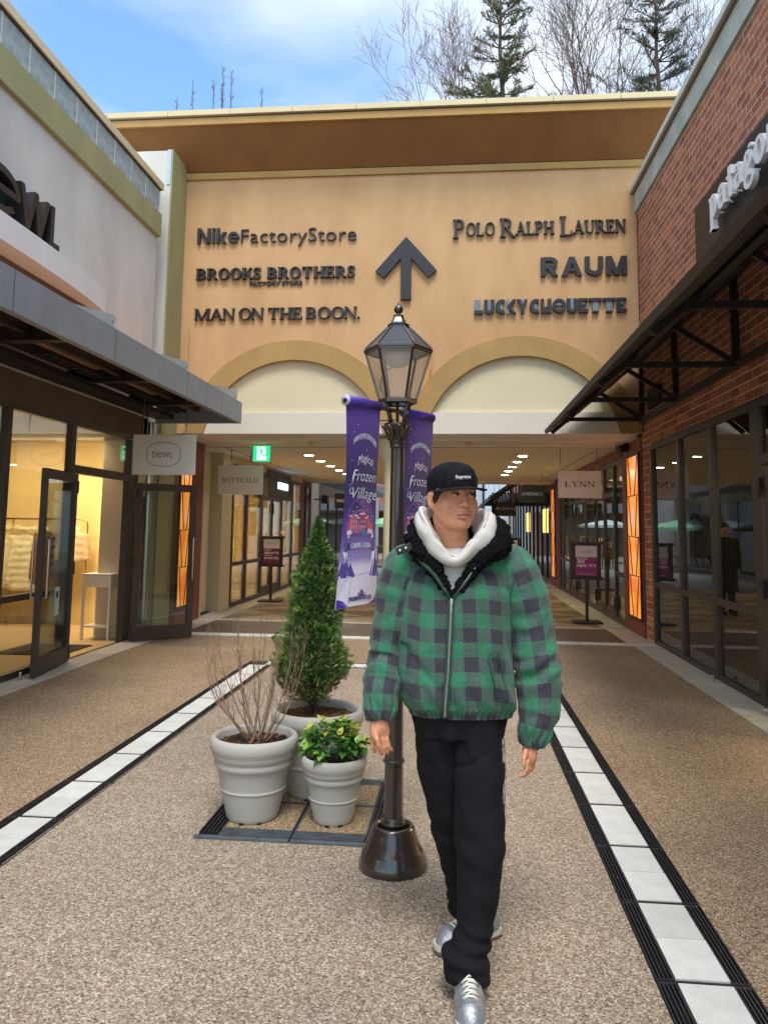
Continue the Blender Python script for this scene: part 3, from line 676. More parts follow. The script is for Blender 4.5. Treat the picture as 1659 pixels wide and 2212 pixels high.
# name board with standing letters, reading away from the arcade
bd = thing('name_board', 'black board with big white standing letters on the red brick wall', 'sign', (2.65, 6, 4.8))
MB().box(XR-.10, XR-.014, 1.6, 8.49, 4.47, 5.13).build('board', mat('board_black', lin(26, 26, 30), .5, noise=.3, nscale=5, streak=4), bd, bevel=.004)
def lower(ch, W=.21, T=.09):
    """bold serif lower case, x height .62"""
    P = []
    def r(x0, y0, x1, y1): P.append(('p', [(x0, y0), (x1, y0), (x1, y1), (x0, y1)]))
    def arc_(cx, cy, rx, ry, a0, a1, wx, wy, n=16):
        A, B = [], []
        for i in range(n+1):
            a = math.radians(a0+(a1-a0)*i/n); A.append((cx+rx*math.cos(a), cy+ry*math.sin(a))); B.append((cx+(rx-wx)*math.cos(a), cy+(ry-wy)*math.sin(a)))
        P.append(('b', A, B))
    if ch == 'p': r(.06, -.32, .06+W, .62); r(0, -.32, .32, -.25); r(0, .55, .1, .62); arc_(.30, .31, .30, .33, -130, 130, W, T); return P, .66
    if ch == 'a': r(.34, .04, .34+W, .50); arc_(.26, .42, .27, .22, 10, 165, W, T); arc_(.25, .19, .25, .20, 60, 300, W*.9, T); arc_(.58, .12, .12, .12, 180, 290, .08, .06); r(.20, .32, .40, .38); return P, .62
    if ch == 't': r(.12, .10, .12+W, .82); r(0, .54, .42, .62); arc_(.32, .16, .20, .17, 180, 300, W*.95, T); return P, .46
    if ch == 'g': arc_(.28, .40, .25, .23, 0, 360, W*.9, T, 24); arc_(.30, -.10, .30, .22, 0, 360, .12, .12, 24); arc_(.46, .60, .14, .12, 0, 150, .07, .07); r(.10, .08, .34, .18); return P, .62
    if ch == 'o': arc_(.32, .31, .32, .33, 0, 360, W, T, 26); return P, .68
    if ch == 'n': r(.06, 0, .06+W, .62); r(.44, 0, .44+W, .42); arc_(.36, .40, .27, .23, 0, 150, W, T); r(0, 0, .31, .07); r(.38, 0, .70, .07); return P, .72
    if ch == 'i': r(.06, 0, .06+W, .62); r(0, 0, .31, .07); arc_(.155, .82, .12, .12, 0, 360, .119, .119, 12); return P, .34
    return P, .4
u = -7.69                                   # local u runs towards the camera: world y = -u
M_wl = mat('white_letter', lin(236, 238, 240), .45)
for ch in 'patagonia':
    shp, adv = lower(ch); mb = MB(); h = .37; gx = 1.0
    for i, q in enumerate(shp):
        yf = -.205-.0005*i
        if q[0] == 'p': mb.prism([(u+a*h*gx, 4.66+b*h) for a, b in q[1]], yf, -.155)
        else: mb.strip([(u+a*h*gx, 4.66+b*h) for a, b in q[1]], [(u+a*h*gx, 4.66+b*h) for a, b in q[2]], yf, -.155)
    mb.box(u+.10, u+.115, -.155, -.10, 4.70, 4.715)
    mb.v = [(XR+d, -a, v) for a, d, v in mb.v]
    mb.build('letter', M_wl, bd); u += adv*h*gx+.012
# ---------------------------------------------------------------- truss canopy
cn = thing('truss_canopy', 'sloping black canopy on steel trusses along the red brick wall', 'canopy', (2.7, 6, 3.2))
ox, oz, wx, wz = 1.35, 2.96, 2.735, 4.12
ny_ = 11.32
MB().prism([(ox, oz), (wx, wz), (wx, wz+.035), (ox-.02, oz+.035)], 1.0, ny_).build('roof_sheet', mat('canopy_sheet', lin(44, 46, 42), .8, noise=.3, nscale=10), cn)
MB().prism([(ox-.03, oz-.012), (ox+.03, oz+.02), (ox+.01, oz+.075), (ox-.05, oz+.04)], 1.0, ny_+.02).build('gutter', M_black, cn)
for y in (11.36, 9.64, 7.58, 5.55, 3.5):
    def RX(z): return ox+(z-oz)/(wz-oz)*(wx-ox)
    MB().beam((1.64, y, 3.17), (wx, y, 3.17), .045, .055).build('bottom_chord', M_black, cn)
    MB().beam((wx-.025, y, 3.14), (wx-.025, y, 4.06), .055, .055, (1, 0, 0)).build('wall_post', M_black, cn)
    MB().beam((wx-.05, y, 3.20), (2.12, y, 3.56), .038, .05).build('diagonal', M_black, cn)
    MB().beam((ox+.06, y, oz+.01), (wx-.02, y, wz-.055), .05, .06).build('rafter', M_black, cn)
    MB().box(1.57, 1.66, y-.02, y+.02, 3.12, 3.22).build('gusset', M_black, cn)
for t_ in (.30, .62, .93):
    x, z = ox+(wx-ox)*t_, oz+(wz-oz)*t_
    MB().box(x-.03, x+.03, 1.05, ny_-.01, z-.065, z-.02).build('purlin', M_black, cn)
MB().box(XR-.055, XR-.014, 1.0, 11.48, 3.12, 3.20).build('wall_angle', mat('dark_angle', lin(72, 62, 58), .5), cn)
MB().box(XR-.06, XR-.015, 10.35, 10.95, 3.25, 3.50).build('wall_vent', M_black, rb)
# ---------------------------------------------------------------- right storefront
sr = sub('shop_front', rb, (2.76, 8, 0))
XG = 2.77; f_ = MB()
f_.box(XG-.03, XG+.05, -2, 11.09, 2.69, 2.765).box(XG-.03, XG+.05, 7.33, 11.09, 0, .055).box(XG-.03, XG+.05, 7.33, 11.0, .78, .845)
for y0, y1 in ((11.01, 11.10), (9.69, 9.80), (8.49, 8.59), (7.18, 7.39)): f_.box(XG-.031, XG+.051, y0, y1, 0, 2.70)
f_.box(XG-.03, XG+.05, 5.2, 7.2, 2.16, 2.25).box(XG-.031, XG+.051, 5.1, 5.22, 0, 2.7).box(XG-.03, XG+.05, -2, 5.15, 0, .06).box(XG-.031, XG+.051, 3.5, 3.6, 0, 2.7)
f_.build('frame', M_brown, sr, bevel=.004)
for y0, y1 in ((9.80, 11.01), (8.59, 9.69), (7.39, 8.49)):
    for z0, z1 in ((.055, .78), (.845, 2.69)): MB().box(XG+.004, XG+.012, y0+.002, y1-.002, z0+.002, z1-.002).build('pane', M_glassR, sr)
MB().box(XG+.004, XG+.012, 5.22, 7.18, 2.25, 2.69).build('pane', M_glassR, sr); MB().box(XG+.004, XG+.012, 3.6, 5.1, .06, 2.69).build('pane', M_glassR, sr); MB().box(XG+.004, XG+.012, 0, 3.5, .06, 2.69).build('pane', M_glassR, sr)
dd, *_ = door_leaf(rb, 2.765, 7.12, 2.72, 6.20, 2.14)
for zz in (.18, 1.05, 1.95): MB().box(XG-.06, XG-.031, 7.14, 7.20, zz-.09, zz+.09).build('hinge', M_black, sr)
MB().box(XR-.005, XR+.07, 0.5, 11.09, -.001, .012).build('sill', M_iron, sr)
tag(MB().tube([(2.66, 8.42, .006), (2.66, 8.42, .07)], .02, 10).build('door_stop', M_steel, None), 'small steel door stop on the stone border beside the right shop glass', 'door stop')
ri = thing('shop_interior', 'dim brown room behind the right shop windows', 'room', (5, 8, 0))
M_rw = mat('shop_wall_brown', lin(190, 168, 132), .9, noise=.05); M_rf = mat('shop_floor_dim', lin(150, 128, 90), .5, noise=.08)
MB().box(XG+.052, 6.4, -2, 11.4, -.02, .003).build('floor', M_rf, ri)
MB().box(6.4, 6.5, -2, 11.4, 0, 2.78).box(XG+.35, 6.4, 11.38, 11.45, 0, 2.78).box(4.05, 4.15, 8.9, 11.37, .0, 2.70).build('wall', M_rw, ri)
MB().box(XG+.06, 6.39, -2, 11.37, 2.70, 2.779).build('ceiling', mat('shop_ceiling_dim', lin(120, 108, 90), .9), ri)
for y in (7.6, 8.3): MB().tube([(3.4, y-.9, 2.52), (5.6, y+.5, 2.45)], .012, 6).build('light_tube', mat('tube_light', (1, .9, .5, 1), .5, emit=(1, .92, .55, 1), estr=3.0), ri)
area('shop_or_fill_lamp', (4.6, 7.6, 2.68), 1.2, 4.0, 140, (1, .82, .56))
lp = thing('floor_lamp', 'floor lamp with a big cream drum shade behind the right shop glass', 'lamp', (3.40, 10.55, 0))
MB().lathe([(.15, 0), (.15, .02), (.012, .03), (.012, 1.72), (.02, 1.74)], 16, (3.40, 10.55, .003)).build('stand', M_black, lp)
MB().lathe([(.165, 0), (.165, .30), (.16, .30), (.16, 0)], 24, (3.40, 10.55, 1.72)).build('lamp_shade', mat('lamp_shade', lin(228, 216, 180), .8, emit=(1, .88, .62, 1), estr=.35), lp)
lt = thing('clothes_table', 'low table with folded clothes inside the right shop', 'table', (4.2, 7.6, 0))
MB().box(3.75, 4.65, 7.1, 8.2, .62, .66).build('tabletop', M_rw, lt)
for x in (3.8, 4.6):
    for y in (7.15, 8.15): MB().box(x-.02, x+.02, y-.02, y+.02, .003, .62).build('leg', M_black, lt)
for k in range(5): tag(MB().box(3.85+.16*(k % 3), 3.98+.16*(k % 3), 7.3+.4*(k//3), 7.6+.4*(k//3), .661, .73).build('folded_garment', mat('cloth%d' % (k % 3), [lin(150, 140, 130), lin(70, 66, 64), lin(190, 184, 170)][k % 3], .9), None, bevel=.015), ['grey','dark','pale','second grey','second dark'][k]+' folded garment on the low table behind the right glass', 'clothing', 'folded clothes on the shop table')

# ================================================================ pillars with lit orange panels
M_op = bpy.data.materials.new('orange_art_panel'); M_op.use_nodes = True; t = M_op.node_tree; p = t.nodes['Principled BSDF']
tcn = t.nodes.new('ShaderNodeTexCoord'); nz_ = t.nodes.new('ShaderNodeTexNoise'); nz_.inputs['Scale'].default_value = 2.0; nz_.inputs['Detail'].default_value = 1; t.links.new(tcn.outputs['Object'], nz_.inputs[0])
cr_ = t.nodes.new('ShaderNodeValToRGB'); e = cr_.color_ramp.elements; e[0].color = lin(222, 110, 40); e[1].color = lin(244, 160, 120); e[0].position = .35; e[1].position = .68; e.new(.5).color = lin(240, 150, 50)
t.links.new(nz_.outputs['Fac'], cr_.inputs[0]); t.links.new(cr_.outputs[0], p.inputs['Base Color']); t.links.new(cr_.outputs[0], p.inputs['Emission Color']); p.inputs['Emission Strength'].default_value = .42; p.inputs['Roughness'].default_value = .15
def art_pillar(side, y0, y1, py0, py1, z0, z1, zt, label, lit=True):
    t_ = thing('pillar', label, 'pillar', ((XR-.03 if side > 0 else -4.26), (y0+y1)/2, 0))
    X0 = XR-.03 if side > 0 else -4.26
    def bx(mb, a, b, *r):   # a..b outward offsets
        x0, x1 = (X0-a, X0-b) if side > 0 else (X0+a, X0+b); return mb.box(min(x0, x1), max(x0, x1), *r)
    bx(MB(), 0, -.25, y0, y1, 0, zt).build('wall', M_red, t_)
    fr = MB()
    for (a, b, c, d) in ((py0, py1, z0-.04, z0), (py0, py1, z1, z1+.04), (py0-.04, py0, z0-.04, z1+.04), (py1, py1+.04, z0-.04, z1+.04)): bx(fr, .0, .03, a, b, c, d)
    fr.build('panel_frame', M_black, t_)
    bx(MB(), .001, .012, py0, py1, z0, z1).build('art_panel', M_op if lit else mat('art_panel_off', lin(120, 100, 86), .3, noise=.2), t_)
    n = 4; ld = MB(); hz = (z1-z0)/n; w_ = py1-py0
    for k in range(n):
        a, b = z0+hz*k, z0+hz*(k+1)
        xx = X0-.016 if side > 0 else X0+.016; kk = 1 if k % 2 else 0
        if k: ld.beam((xx, py0, a+(.01 if kk else -.03)), (xx, py1, a), .012, .012, (1, 0, 0))
        ld.beam((xx, py0+w_*(.10 if kk else .18), b-.01), (xx, py0+w_*.38, a), .012, .012, (1, 0, 0)); ld.beam((xx, py1-w_*.12, b-.01), (xx, py1-w_*.34, a), .012, .012, (1, 0, 0))
    ld.build('leading', M_black, t_)
    return t_
art_pillar(1, 11.545, 12.80, 11.63, 12.42, .26, 2.68, 2.93, 'red pillar with a glowing orange panel beside the right shop front')
art_pillar(1, 20.6, 22.5, 21.35, 22.15, .26, 2.66, 2.885, 'far narrow red pillar with orange panel at the passage end on the right')
art_pillar(-1, 11.51, 12.64, 11.52, 12.03, .30, 2.68, 2.93, 'red pillar with a glowing orange panel behind the open left door')
art_pillar(-1, 21.1, 22.5, 21.5, 22.1, .30, 2.66, 2.885, 'far red pillar with an unlit panel at the left end of the passage', lit=False)
# fire cabinet between the left shop door and the pier
fc = thing('fire_cabinet', 'dark grey fire cabinet with a red emblem seen through the open glass door', 'cabinet', (-4.5, 10.55, 0))
MB().box(-4.75, -4.46, 10.28, 10.82, .15, 1.95).build('body', mat('cabinet_grey', lin(66, 66, 66), .5, noise=.05), fc, bevel=.005)
MB().box(-4.459, -4.452, 10.30, 10.80, .17, .98).build('door', mat('cabinet_door', lin(78, 78, 78), .5), fc); MB().box(-4.459, -4.452, 10.30, 10.80, 1.0, 1.42).build('door', MATS['cabinet_door'], fc)
MB().lathe([(.07, 0), (.05, .02)], 14).build('emblem', mat('emblem_red', lin(190, 44, 40), .4), fc, local=(-4.45, 10.62, 1.20)).rotation_euler = (0, math.pi/2, 0)
MB().box(-4.451, -4.449, 10.36, 10.46, .78, .95).build('notice', M_white, fc)
MB().lathe([(.05, 0), (.04, .05)], 12).build('alarm_lamp', MATS['emblem_red'], fc, local=(-4.45, 10.6, 1.80)).rotation_euler = (0, math.pi/2, 0)
for x in (0,): MB().tube([(-4.30, 10.42, 0), (-4.30, 10.42, 3.0)], .05, 10).build('downpipe', M_steel, pr)
MB().box(-4.9, -4.42, 10.24, 10.28, 0, 3.0).box(-4.9, -4.76, 10.28, 10.87, 0, 3.0).build('niche_wall', M_beige, pr)

# ================================================================ shops inside the passage
def shopfront(X, side, label, y0, y1, divs, doors, ztop, glassm):
    s_ = tag(sub('shop_front', arc, (X, (y0+y1)/2, 0)), label); f_ = MB()
    a, b = X-.03, X+.05
    if side < 0: a, b = X-.05, X+.03
    f_.box(a, b, y0, y1, ztop-.08, ztop).box(a, b, y0, y1, 0, .09)
    for y in divs: f_.box(a-.001, b+.001, y-.035, y+.035, 0, ztop-.02)
    ds = sorted(divs)
    for i in range(len(ds)-1):
        p0, p1 = ds[i]+.035, ds[i+1]-.035; isd = any(abs((p0+p1)/2-d) < .5 for d in doors)
        if isd:
            f_.box(a, b, p0, p1, 2.14, 2.22)
            MB().box(X-.004, X+.004, p0, p1, 2.22, ztop-.08).build('pane', glassm, s_)
            MB().box(X-.004, X+.004, p0, p1, .16, 2.14).build('pane', glassm, s_)
            f_.box(a+.01, b-.01, p0, p0+.06, .09, 2.14).box(a+.01, b-.01, p1-.06, p1, .09, 2.14).box(a+.01, b-.01, p0, p1, .09, .22)
            sg_ = -1 if side > 0 else 1
            yy = p1-.10 if i % 2 else p0+.10
            hx = X+sg_*.035
            MB().tube([(hx, yy, .85), (hx+sg_*.06, yy, .85), (hx+sg_*.06, yy, 1.40), (hx, yy, 1.40)], .013, 6).build('handle', M_brass, s_, smooth=True)
            for zz in (.3, 1.95): MB().box(hx-.02, hx+.02, (p0-.04 if i % 2 else p1), (p0 if i % 2 else p1+.04), zz-.11, zz+.11).build('hinge', M_black, s_)
        else:
            f_.box(a, b, p0, p1, .78, .85)
            for c, d in ((.09, .78), (.85, ztop-.08)): MB().box(X-.004, X+.004, p0, p1, c, d).build('pane', glassm, s_)
    f_.build('frame', M_brown, s_); return s_
M_gB = glass_mat('passage_glass', (.84, .85, .80, 1), .9, .03, wav=.04)
sL = shopfront(-4.28, -1, 'glass shop front with double doors along the left side of the passage', 14.38, 21.1, (14.42, 15.45, 16.68, 17.62, 18.60, 19.85, 21.06), (17.15, 18.1), 2.75, M_gB)
sRt = shopfront(2.76, 1, 'glass shop front with brass door pulls along the right side of the passage', 12.80, 20.6, (12.85, 13.6, 14.5, 15.4, 16.6, 17.8, 18.9, 20.0, 20.55), (14.0, 15.0, 17.2, 18.3), 2.75, M_gB)
MB().box(2.70, 3.0, 12.80, 20.6, 2.75, 2.889).build('header', M_red, sRt); MB().box(-4.5, -4.26, 14.38, 21.1, 2.75, 2.889).build('header', M_beige, sL)
MB().box(-4.52, -4.235, 17.0, 19.5, 2.20, 2.84).build('sign_box', mat('sign_box_dark', lin(70, 64, 60), .7), sL)
ls = thing('lit_sign', 'dark fascia box with small blue-white lit letters over the left passage doors', 'sign', (-4.23, 18.6, 2.5))
mbt = MB(); xx = 0
for ch in 'BOTTICELLI':
    m_, ad_ = serif_letter(ch, xx, 0, .15, 0, .02, sx=.95); xx += ad_+.012
    m_.v = [(-4.233-d, 18.0+u, 2.45+v) for u, d, v in m_.v]; m_.build('letter', mat('letter_lit_blue', (.5, .75, 1, 1), .5, emit=(.45, .72, 1, 1), estr=2.2), ls)
bw = thing('beige_wall', 'beige wall with a plain recessed door left of the first passage shop', 'wall', (-4.4, 13.5, 0))
MB().box(-4.6, -4.49, 12.64, 13.75, 0, 2.89).box(-4.6, -4.27, 13.75, 14.38, 0, 2.889).box(-4.6, -4.27, 12.641, 12.75, 0, 2.889).build('wall', M_beige, bw)
MB().box(-4.489, -4.475, 12.98, 13.62, .02, 2.12).build('door', mat('door_pale', lin(206, 194, 176), .6), bw, bevel=.004)
MB().box(-4.489, -4.48, 12.93, 12.975, 0, 2.17).box(-4.489, -4.48, 13.625, 13.67, 0, 2.17).box(-4.489, -4.48, 12.975, 13.625, 2.125, 2.17).build('door_frame', M_beige, bw)
MB().box(-4.269, -4.262, 14.0, 14.06, .50, .66).build('switch_plate', M_white, bw)
# interiors
def room(label, x0, x1, y0, y1, z1, wall_m, floor_m, e, col):
    r_ = thing('shop_interior', label, 'room', ((x0+x1)/2, (y0+y1)/2, 0))
    MB().box(x0, x1, y0, y1, -.02, .002).build('floor', floor_m, r_); MB().box(x0, x1, y0, y1, z1, z1+.1).build('ceiling', wall_m, r_)
    w_ = MB()
    if x0 < -4: w_.box(x0-.1, x0, y0, y1, 0, z1)
    else: w_.box(x1, x1+.1, y0, y1, 0, z1)
    w_.box(x0, x1, y0-.1, y0-.001, 0, z1).box(x0, x1, y1+.001, y1+.1, 0, z1); w_.build('wall', wall_m, r_)
    area('shop_or_fill_lamp', ((x0+x1)/2, (y0+y1)/2, z1-.05), abs(x1-x0)*.6, (y1-y0)*.6, e, col)
    return r_
rB = room('yellow lit room behind the left passage windows', -8.5, -4.34, 14.5, 21.0, 2.8, M_iw, M_rf, 520, (1, .80, .46))
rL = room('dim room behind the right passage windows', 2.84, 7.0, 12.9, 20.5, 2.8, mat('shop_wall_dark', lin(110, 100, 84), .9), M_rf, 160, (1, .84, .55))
MB().box(5.6, 5.75, 16.0, 19.5, .9, 2.3).build('lit_shelf', mat('lit_panel', (1, .8, .4, 1), .6, emit=(1, .82, .45, 1), estr=1.2), rL)
MB().box(-7.6, -7.5, 15.4, 20.4, 1.75, 1.80).box(-7.6, -7.5, 15.4, 20.4, .9, .94).build('shelf', mat('shelf_wood', lin(150, 110, 60), .6), rB)

# ================================================================ downlights, speakers, small ceiling things
dl0 = None
for k, (x, n_) in enumerate(((1.225, 5), (-2.745, 5))):
    for i in range(n_):
        y = 14.14+1.25*i
        if dl0 is None:
            dl0 = o = thing('downlight', 'x', 'ceiling light', (x, y, 2.889))
            MB().lathe([(.085, 0), (.085, -.006)], 20).build('lens', M_lamp_on, o, local=(x, y, 2.889)); 
            MB().lathe([(.105, 0), (.105, -.004), (.086, -.0065), (.086, 0)], 20).build('trim_ring', M_white, o, local=(x, y, 2.8895))
        else: o = copy_tree(dl0)
        o.location = (x, y, 2.889); o['group'] = 'round ceiling lights of the passage'
        od = ['nearest', 'second', 'third', 'fourth', 'farthest'][i]
        o['label'] = '%s round glowing ceiling light in the %s row of the passage' % (od, 'right' if k == 0 else 'left')
def dome(x, y, z, r, lab):
    tag(MB().lathe([(r, 0), (r*.95, -.02), (r*.6, -.045), (r*.2, -.055)], 16).build('ceiling_sensor', M_beige, None, local=(x, y, z), smooth=True), lab, 'sensor')
dome(.20, 12.25, 2.928, .055, 'small round beige sensor on the beam above the man'); dome(-2.35, 12.25, 2.928, .05, 'small round sensor on the beam left of the purple banner')
sp = thing('loudspeaker', 'small black wall speaker high in the right corner of the passage mouth', 'speaker', (2.66, 12.35, 2.86))
MB().cbox((2.65, 12.35, 2.845), (1, .35, .18), (-.35, 1, 0), (-.16, 0, 1), .10, .07, .06).build('body', M_black, sp, bevel=.012)
MB().box(2.66, 2.71, 12.33, 12.37, 2.86, 2.93).build('bracket', M_black, sp)
sp2 = thing('loudspeaker', 'black wall speaker far back at the left end of the passage', 'speaker', (-3.9, 23.0, 2.4))
MB().box(-4.05, -3.85, 22.9, 23.1, 2.25, 2.50).build('body', M_black, sp2, bevel=.012); MB().box(-4.28, -4.05, 22.97, 23.03, 2.36, 2.40).build('bracket', M_black, sp2)

# round column behind the lamp post
colm = thing('round_column', 'slim white round column on a pale stone plinth behind the lamp post', 'column', (-.975, 11.95, 0))
MB().lathe([(.145, .42), (.145, 2.55), (.15, 2.58), (.19, 2.66), (.225, 2.72), (.225, 2.78), (.245, 2.82), (.245, 2.929)], 32, (-.975, 11.95, 0)).build('shaft', M_cream, colm, smooth=True)
smooth_angle(colm.children[0])
MB().lathe([(.24, 0), (.25, .02), (.25, .38), (.235, .42), (.15, .422)], 32, (-.975, 11.95, .006)).build('plinth', mat('granite', lin(176, 170, 160), .7, noise=.2, nscale=60), colm, smooth=True)
smooth_angle(colm.children[1])
# ================================================================ raised lettering on the apricot wall
def bold_shapes(ch, w_=.235):
    P = []
    def r(x0, y0, x1, y1): P.append(('p', [(x0, y0), (x1, y0), (x1, y1), (x0, y1)]))
    def sg(x0, y0, x1, y1, w): P.append(('p', [(x0-w/2, y0), (x0+w/2, y0), (x1+w/2, y1), (x1-w/2, y1)]))
    def ar(cx, cy, rx, ry, a0, a1, wx, n=16):
        A, B = [], []
        for i in range(n+1):
            a = math.radians(a0+(a1-a0)*i/n); A.append((cx+rx*math.cos(a), cy+ry*math.sin(a))); B.append((cx+(rx-wx)*math.cos(a), cy+(ry-wx)*math.sin(a)))
        P.append(('b', A, B))
    if ch == 'R': r(0, 0, w_, 1); ar(.46, .69, .36, .31, -90, 90, w_*.9); r(w_, .79, .47, 1); r(w_, .38, .47, .59); sg(.70, 0, .42, .42, w_*1.1); return P, .86
    if ch == 'A': sg(.13, 0, .50, 1, w_*1.1); sg(.87, 0, .50, 1, w_*1.1); r(.25, .22, .75, .40); return P, 1.0
    if ch == 'U': r(0, .38, w_, 1); r(.88-w_, .38, .88, 1); ar(.44, .42, .44, .43, 180, 360, w_); return P, .88
    if ch == 'M': r(0, 0, w_, 1); r(1.0-w_, 0, 1.0, 1); sg(.50, 0, w_*.6, 1, w_*1.1); sg(.50, 0, 1-w_*.6, 1, w_*1.1); return P, 1.0
    if ch == 'N': r(0, 0, .19, 1); r(.62, 0, .81, 1); sg(.70, 0, .11, 1, .22); return P, .81
    if ch == 'i': r(0, 0, .18, .72); r(0, .84, .18, 1.0); return P, .18
    if ch == 'k': r(0, 0, .18, 1); sg(.52, 0, .24, .42, .22); sg(.24, .32, .50, .72, .22); return P, .62
    if ch == 'e': ar(.34, .36, .35, .37, 0, 315, .17, 22); r(.1, .29, .685, .43); return P, .70
    return P, .5
def wall_sign(label, parts): 
    """parts: list of (kind, text, x0, x1, z0, h, depth, extra)"""
    s_ = thing('wall_sign', label, 'sign', (parts[0][2], 11.5, parts[0][4]))
    for kind, txt, x0, x1, z0, h, dep, ex in parts:
        if kind == 'bold':
            gap = ex; wn = sum(bold_shapes(c)[1]+gap for c in txt)-gap; sx = (x1-x0)/(wn*h); x = x0
            for ch in txt:
                shp, adv = bold_shapes(ch); mb = MB()
                for i, q in enumerate(shp):
                    yf = 11.5-dep-.0005*i
                    if q[0] == 'p': mb.prism([(x+u*h*sx, z0+v*h) for u, v in q[1]], yf, 11.5)
                    else: mb.strip([(x+u*h*sx, z0+v*h) for u, v in q[1]], [(x+u*h*sx, z0+v*h) for u, v in q[2]], yf, 11.5)
                mb.build('letter', M_blackd, s_); x += (adv+gap)*h*sx
        elif kind == 'serif':
            wgt = dict(ex); spw = wgt.pop('sp', .22); gap = -.02 if spw < .3 else .02; wn = serif_width(txt.replace(' ', ''), h, 1.0, gap, **wgt)+txt.count(' ')*spw*h; sx = (x1-x0)/wn; x = x0
            for ch in txt:
                if ch == ' ': x += spw*h*sx; continue
                m_, ad_ = serif_letter(ch, x, z0, h, 11.5, dep, sx, **wgt); m_.build('letter', M_blackd, s_); x += ad_+gap*h*sx
        else:
            full = text_mb(txt, 1.0, (0, 0, 0), depth=dep, offset=ex.get('off', 0), align='LEFT')
            xs = [v[0] for v in full.v]; zs = [v[2] for v in full.v]
            sx = (x1-x0)/(max(xs)-min(xs)); sz = h/ex.get('cap', .72); x = min(xs)
            # split by letter: build letter by letter with the same advance
            acc = ''
            for i, ch in enumerate(txt):
                acc += ch
                if ch == ' ': continue
                one = text_mb(ch, 1.0, (0, 0, 0), depth=dep, offset=ex.get('off', 0), align='LEFT')
                upto = text_mb(acc, 1.0, (0, 0, 0), depth=dep, offset=ex.get('off', 0), align='LEFT')
                dx = max(v[0] for v in upto.v)-max(v[0] for v in one.v)
                one.v = [(x0+(v[0]+dx-min(xs))*sx, 11.5-dep+v[1]*1+dep*.0+0, z0+v[2]*sz) for v in one.v]
                ys = [v[1] for v in one.v]; my = max(ys); one.v = [(v[0], v[1]-my+11.5, v[2]) for v in one.v]
                one.build('letter', M_blackd, s_)
    return s_
BR = dict(W=.19, T=.085, S=.055, H=.08, sp=.42); MO = dict(W=.15, T=.06, S=.06, H=.055); PL = dict(W=.15, T=.07, S=.08, H=.07)
wall_sign('top left black raised sign, bold first word then thin letters, on apricot wall', [('bold', 'Nike', -4.115, -3.43, 6.03, .25, .05, .10), ('sans', 'FactoryStore', -3.405, -1.556, 6.03, .235, .04, dict(off=-.012))])
wall_sign('middle left black slab serif sign with small second line, on apricot wall', [('serif', 'BROOKS BROTHERS', -4.11, -1.565, 5.43, .18, .06, BR), ('sans', 'FACTORY STORE', -3.24, -2.40, 5.325, .065, .03, dict(off=.02))])
wall_sign('lowest left black serif sign ending in a full stop, above left arch', [('serif', 'MAN ON THE BOON.', -4.115, -1.48, 4.775, .182, .05, MO)])
# capitals of two sizes
s_ = thing('wall_sign', 'top right black serif sign with tall first capitals, on apricot wall', 'sign', (0, 11.5, 6.03))
x = -.045
for wd, x0, x1 in (('POLO', -.045, .60), ('RALPH', .675, 1.50), ('LAUREN', 1.585, 2.575)):
    hb, hs = (.30 if wd != 'LAUREN' else .31), .205
    wn = serif_width(wd[0], hb, 1, 0, **PL)+serif_width(wd[1:], hs, 1, .02, **PL)+.02*hs; sx = (x1-x0)/wn; x = x0
    for i, ch in enumerate(wd):
        h = hb if i == 0 else hs; m_, ad_ = serif_letter(ch, x, 6.02+(0 if i == 0 else .035), h, 11.5, .05, sx, **PL); m_.build('letter', M_blackd, s_); x += ad_+.02*hs*sx
wall_sign('middle right short black bold sans sign of four letters, on apricot wall', [('bold', 'RAUM', 1.29, 2.57, 5.385, .295, .06, .14)])
# blocky two-tone letters
s_ = thing('wall_sign', 'lowest right blocky black sign with pale grey insets, above right arch', 'sign', (.3, 11.5, 4.8))
M_inset = mat('letter_inset_grey', lin(112, 128, 138), .5)
LC = dict(L=(.58, [('r', 0, 0, .58, .24)], [('r', .02, .24, .40, 1)]), U=(.66, [('r', 0, .3, .22, 1), ('r', .44, .3, .66, 1), ('a', .33, .33, .33, .33, 180, 360, .22)], [('r', .22, .25, .44, 1)]),
          C=(.66, [('a', .42, .5, .42, .5, 60, 300, .26)], [('h', .46, .5, .26, .26, 90, 270)]), K=(.60, [('s', .12, .5, .50, 1, .22), ('s', .50, 0, .12, .5, .22)], [('r', 0, .0, .16, 1)]),
          Y=(.70, [('s', .35, .42, .10, 1, .20), ('r', .25, 0, .45, .5), ('s', .35, .42, .60, 1, .14)], [('t', .2, 1, .56, 1, .38, .55)]), H=(.66, [('r', 0, 0, .20, 1), ('r', .44, 0, .66, 1), ('r', .2, 0, .44, .42)], [('r', .26, .1, .40, .42)]),
          O=(.86, [('a', .43, .5, .43, .5, 0, 360, .20)], [('h', .43, .54, .23, .25, 0, 180)]), E=(.62, [('r', 0, 0, .22, 1), ('r', .22, 0, .62, .24), ('r', .22, .40, .44, .58), ('r', .22, .78, .62, 1)], [('r', .05, .60, .44, .76), ('r', .05, .26, .44, .38)]),
          T=(.80, [('r', 0, .78, .80, 1), ('r', .20, 0, .60, .10)], [('r', .22, .10, .58, .78)]))
tot = sum(LC[c][0]+.06 for c in 'LUCKYCHOUETTE')+.04; sx = (2.565-.28)/(tot*.22); x = .28
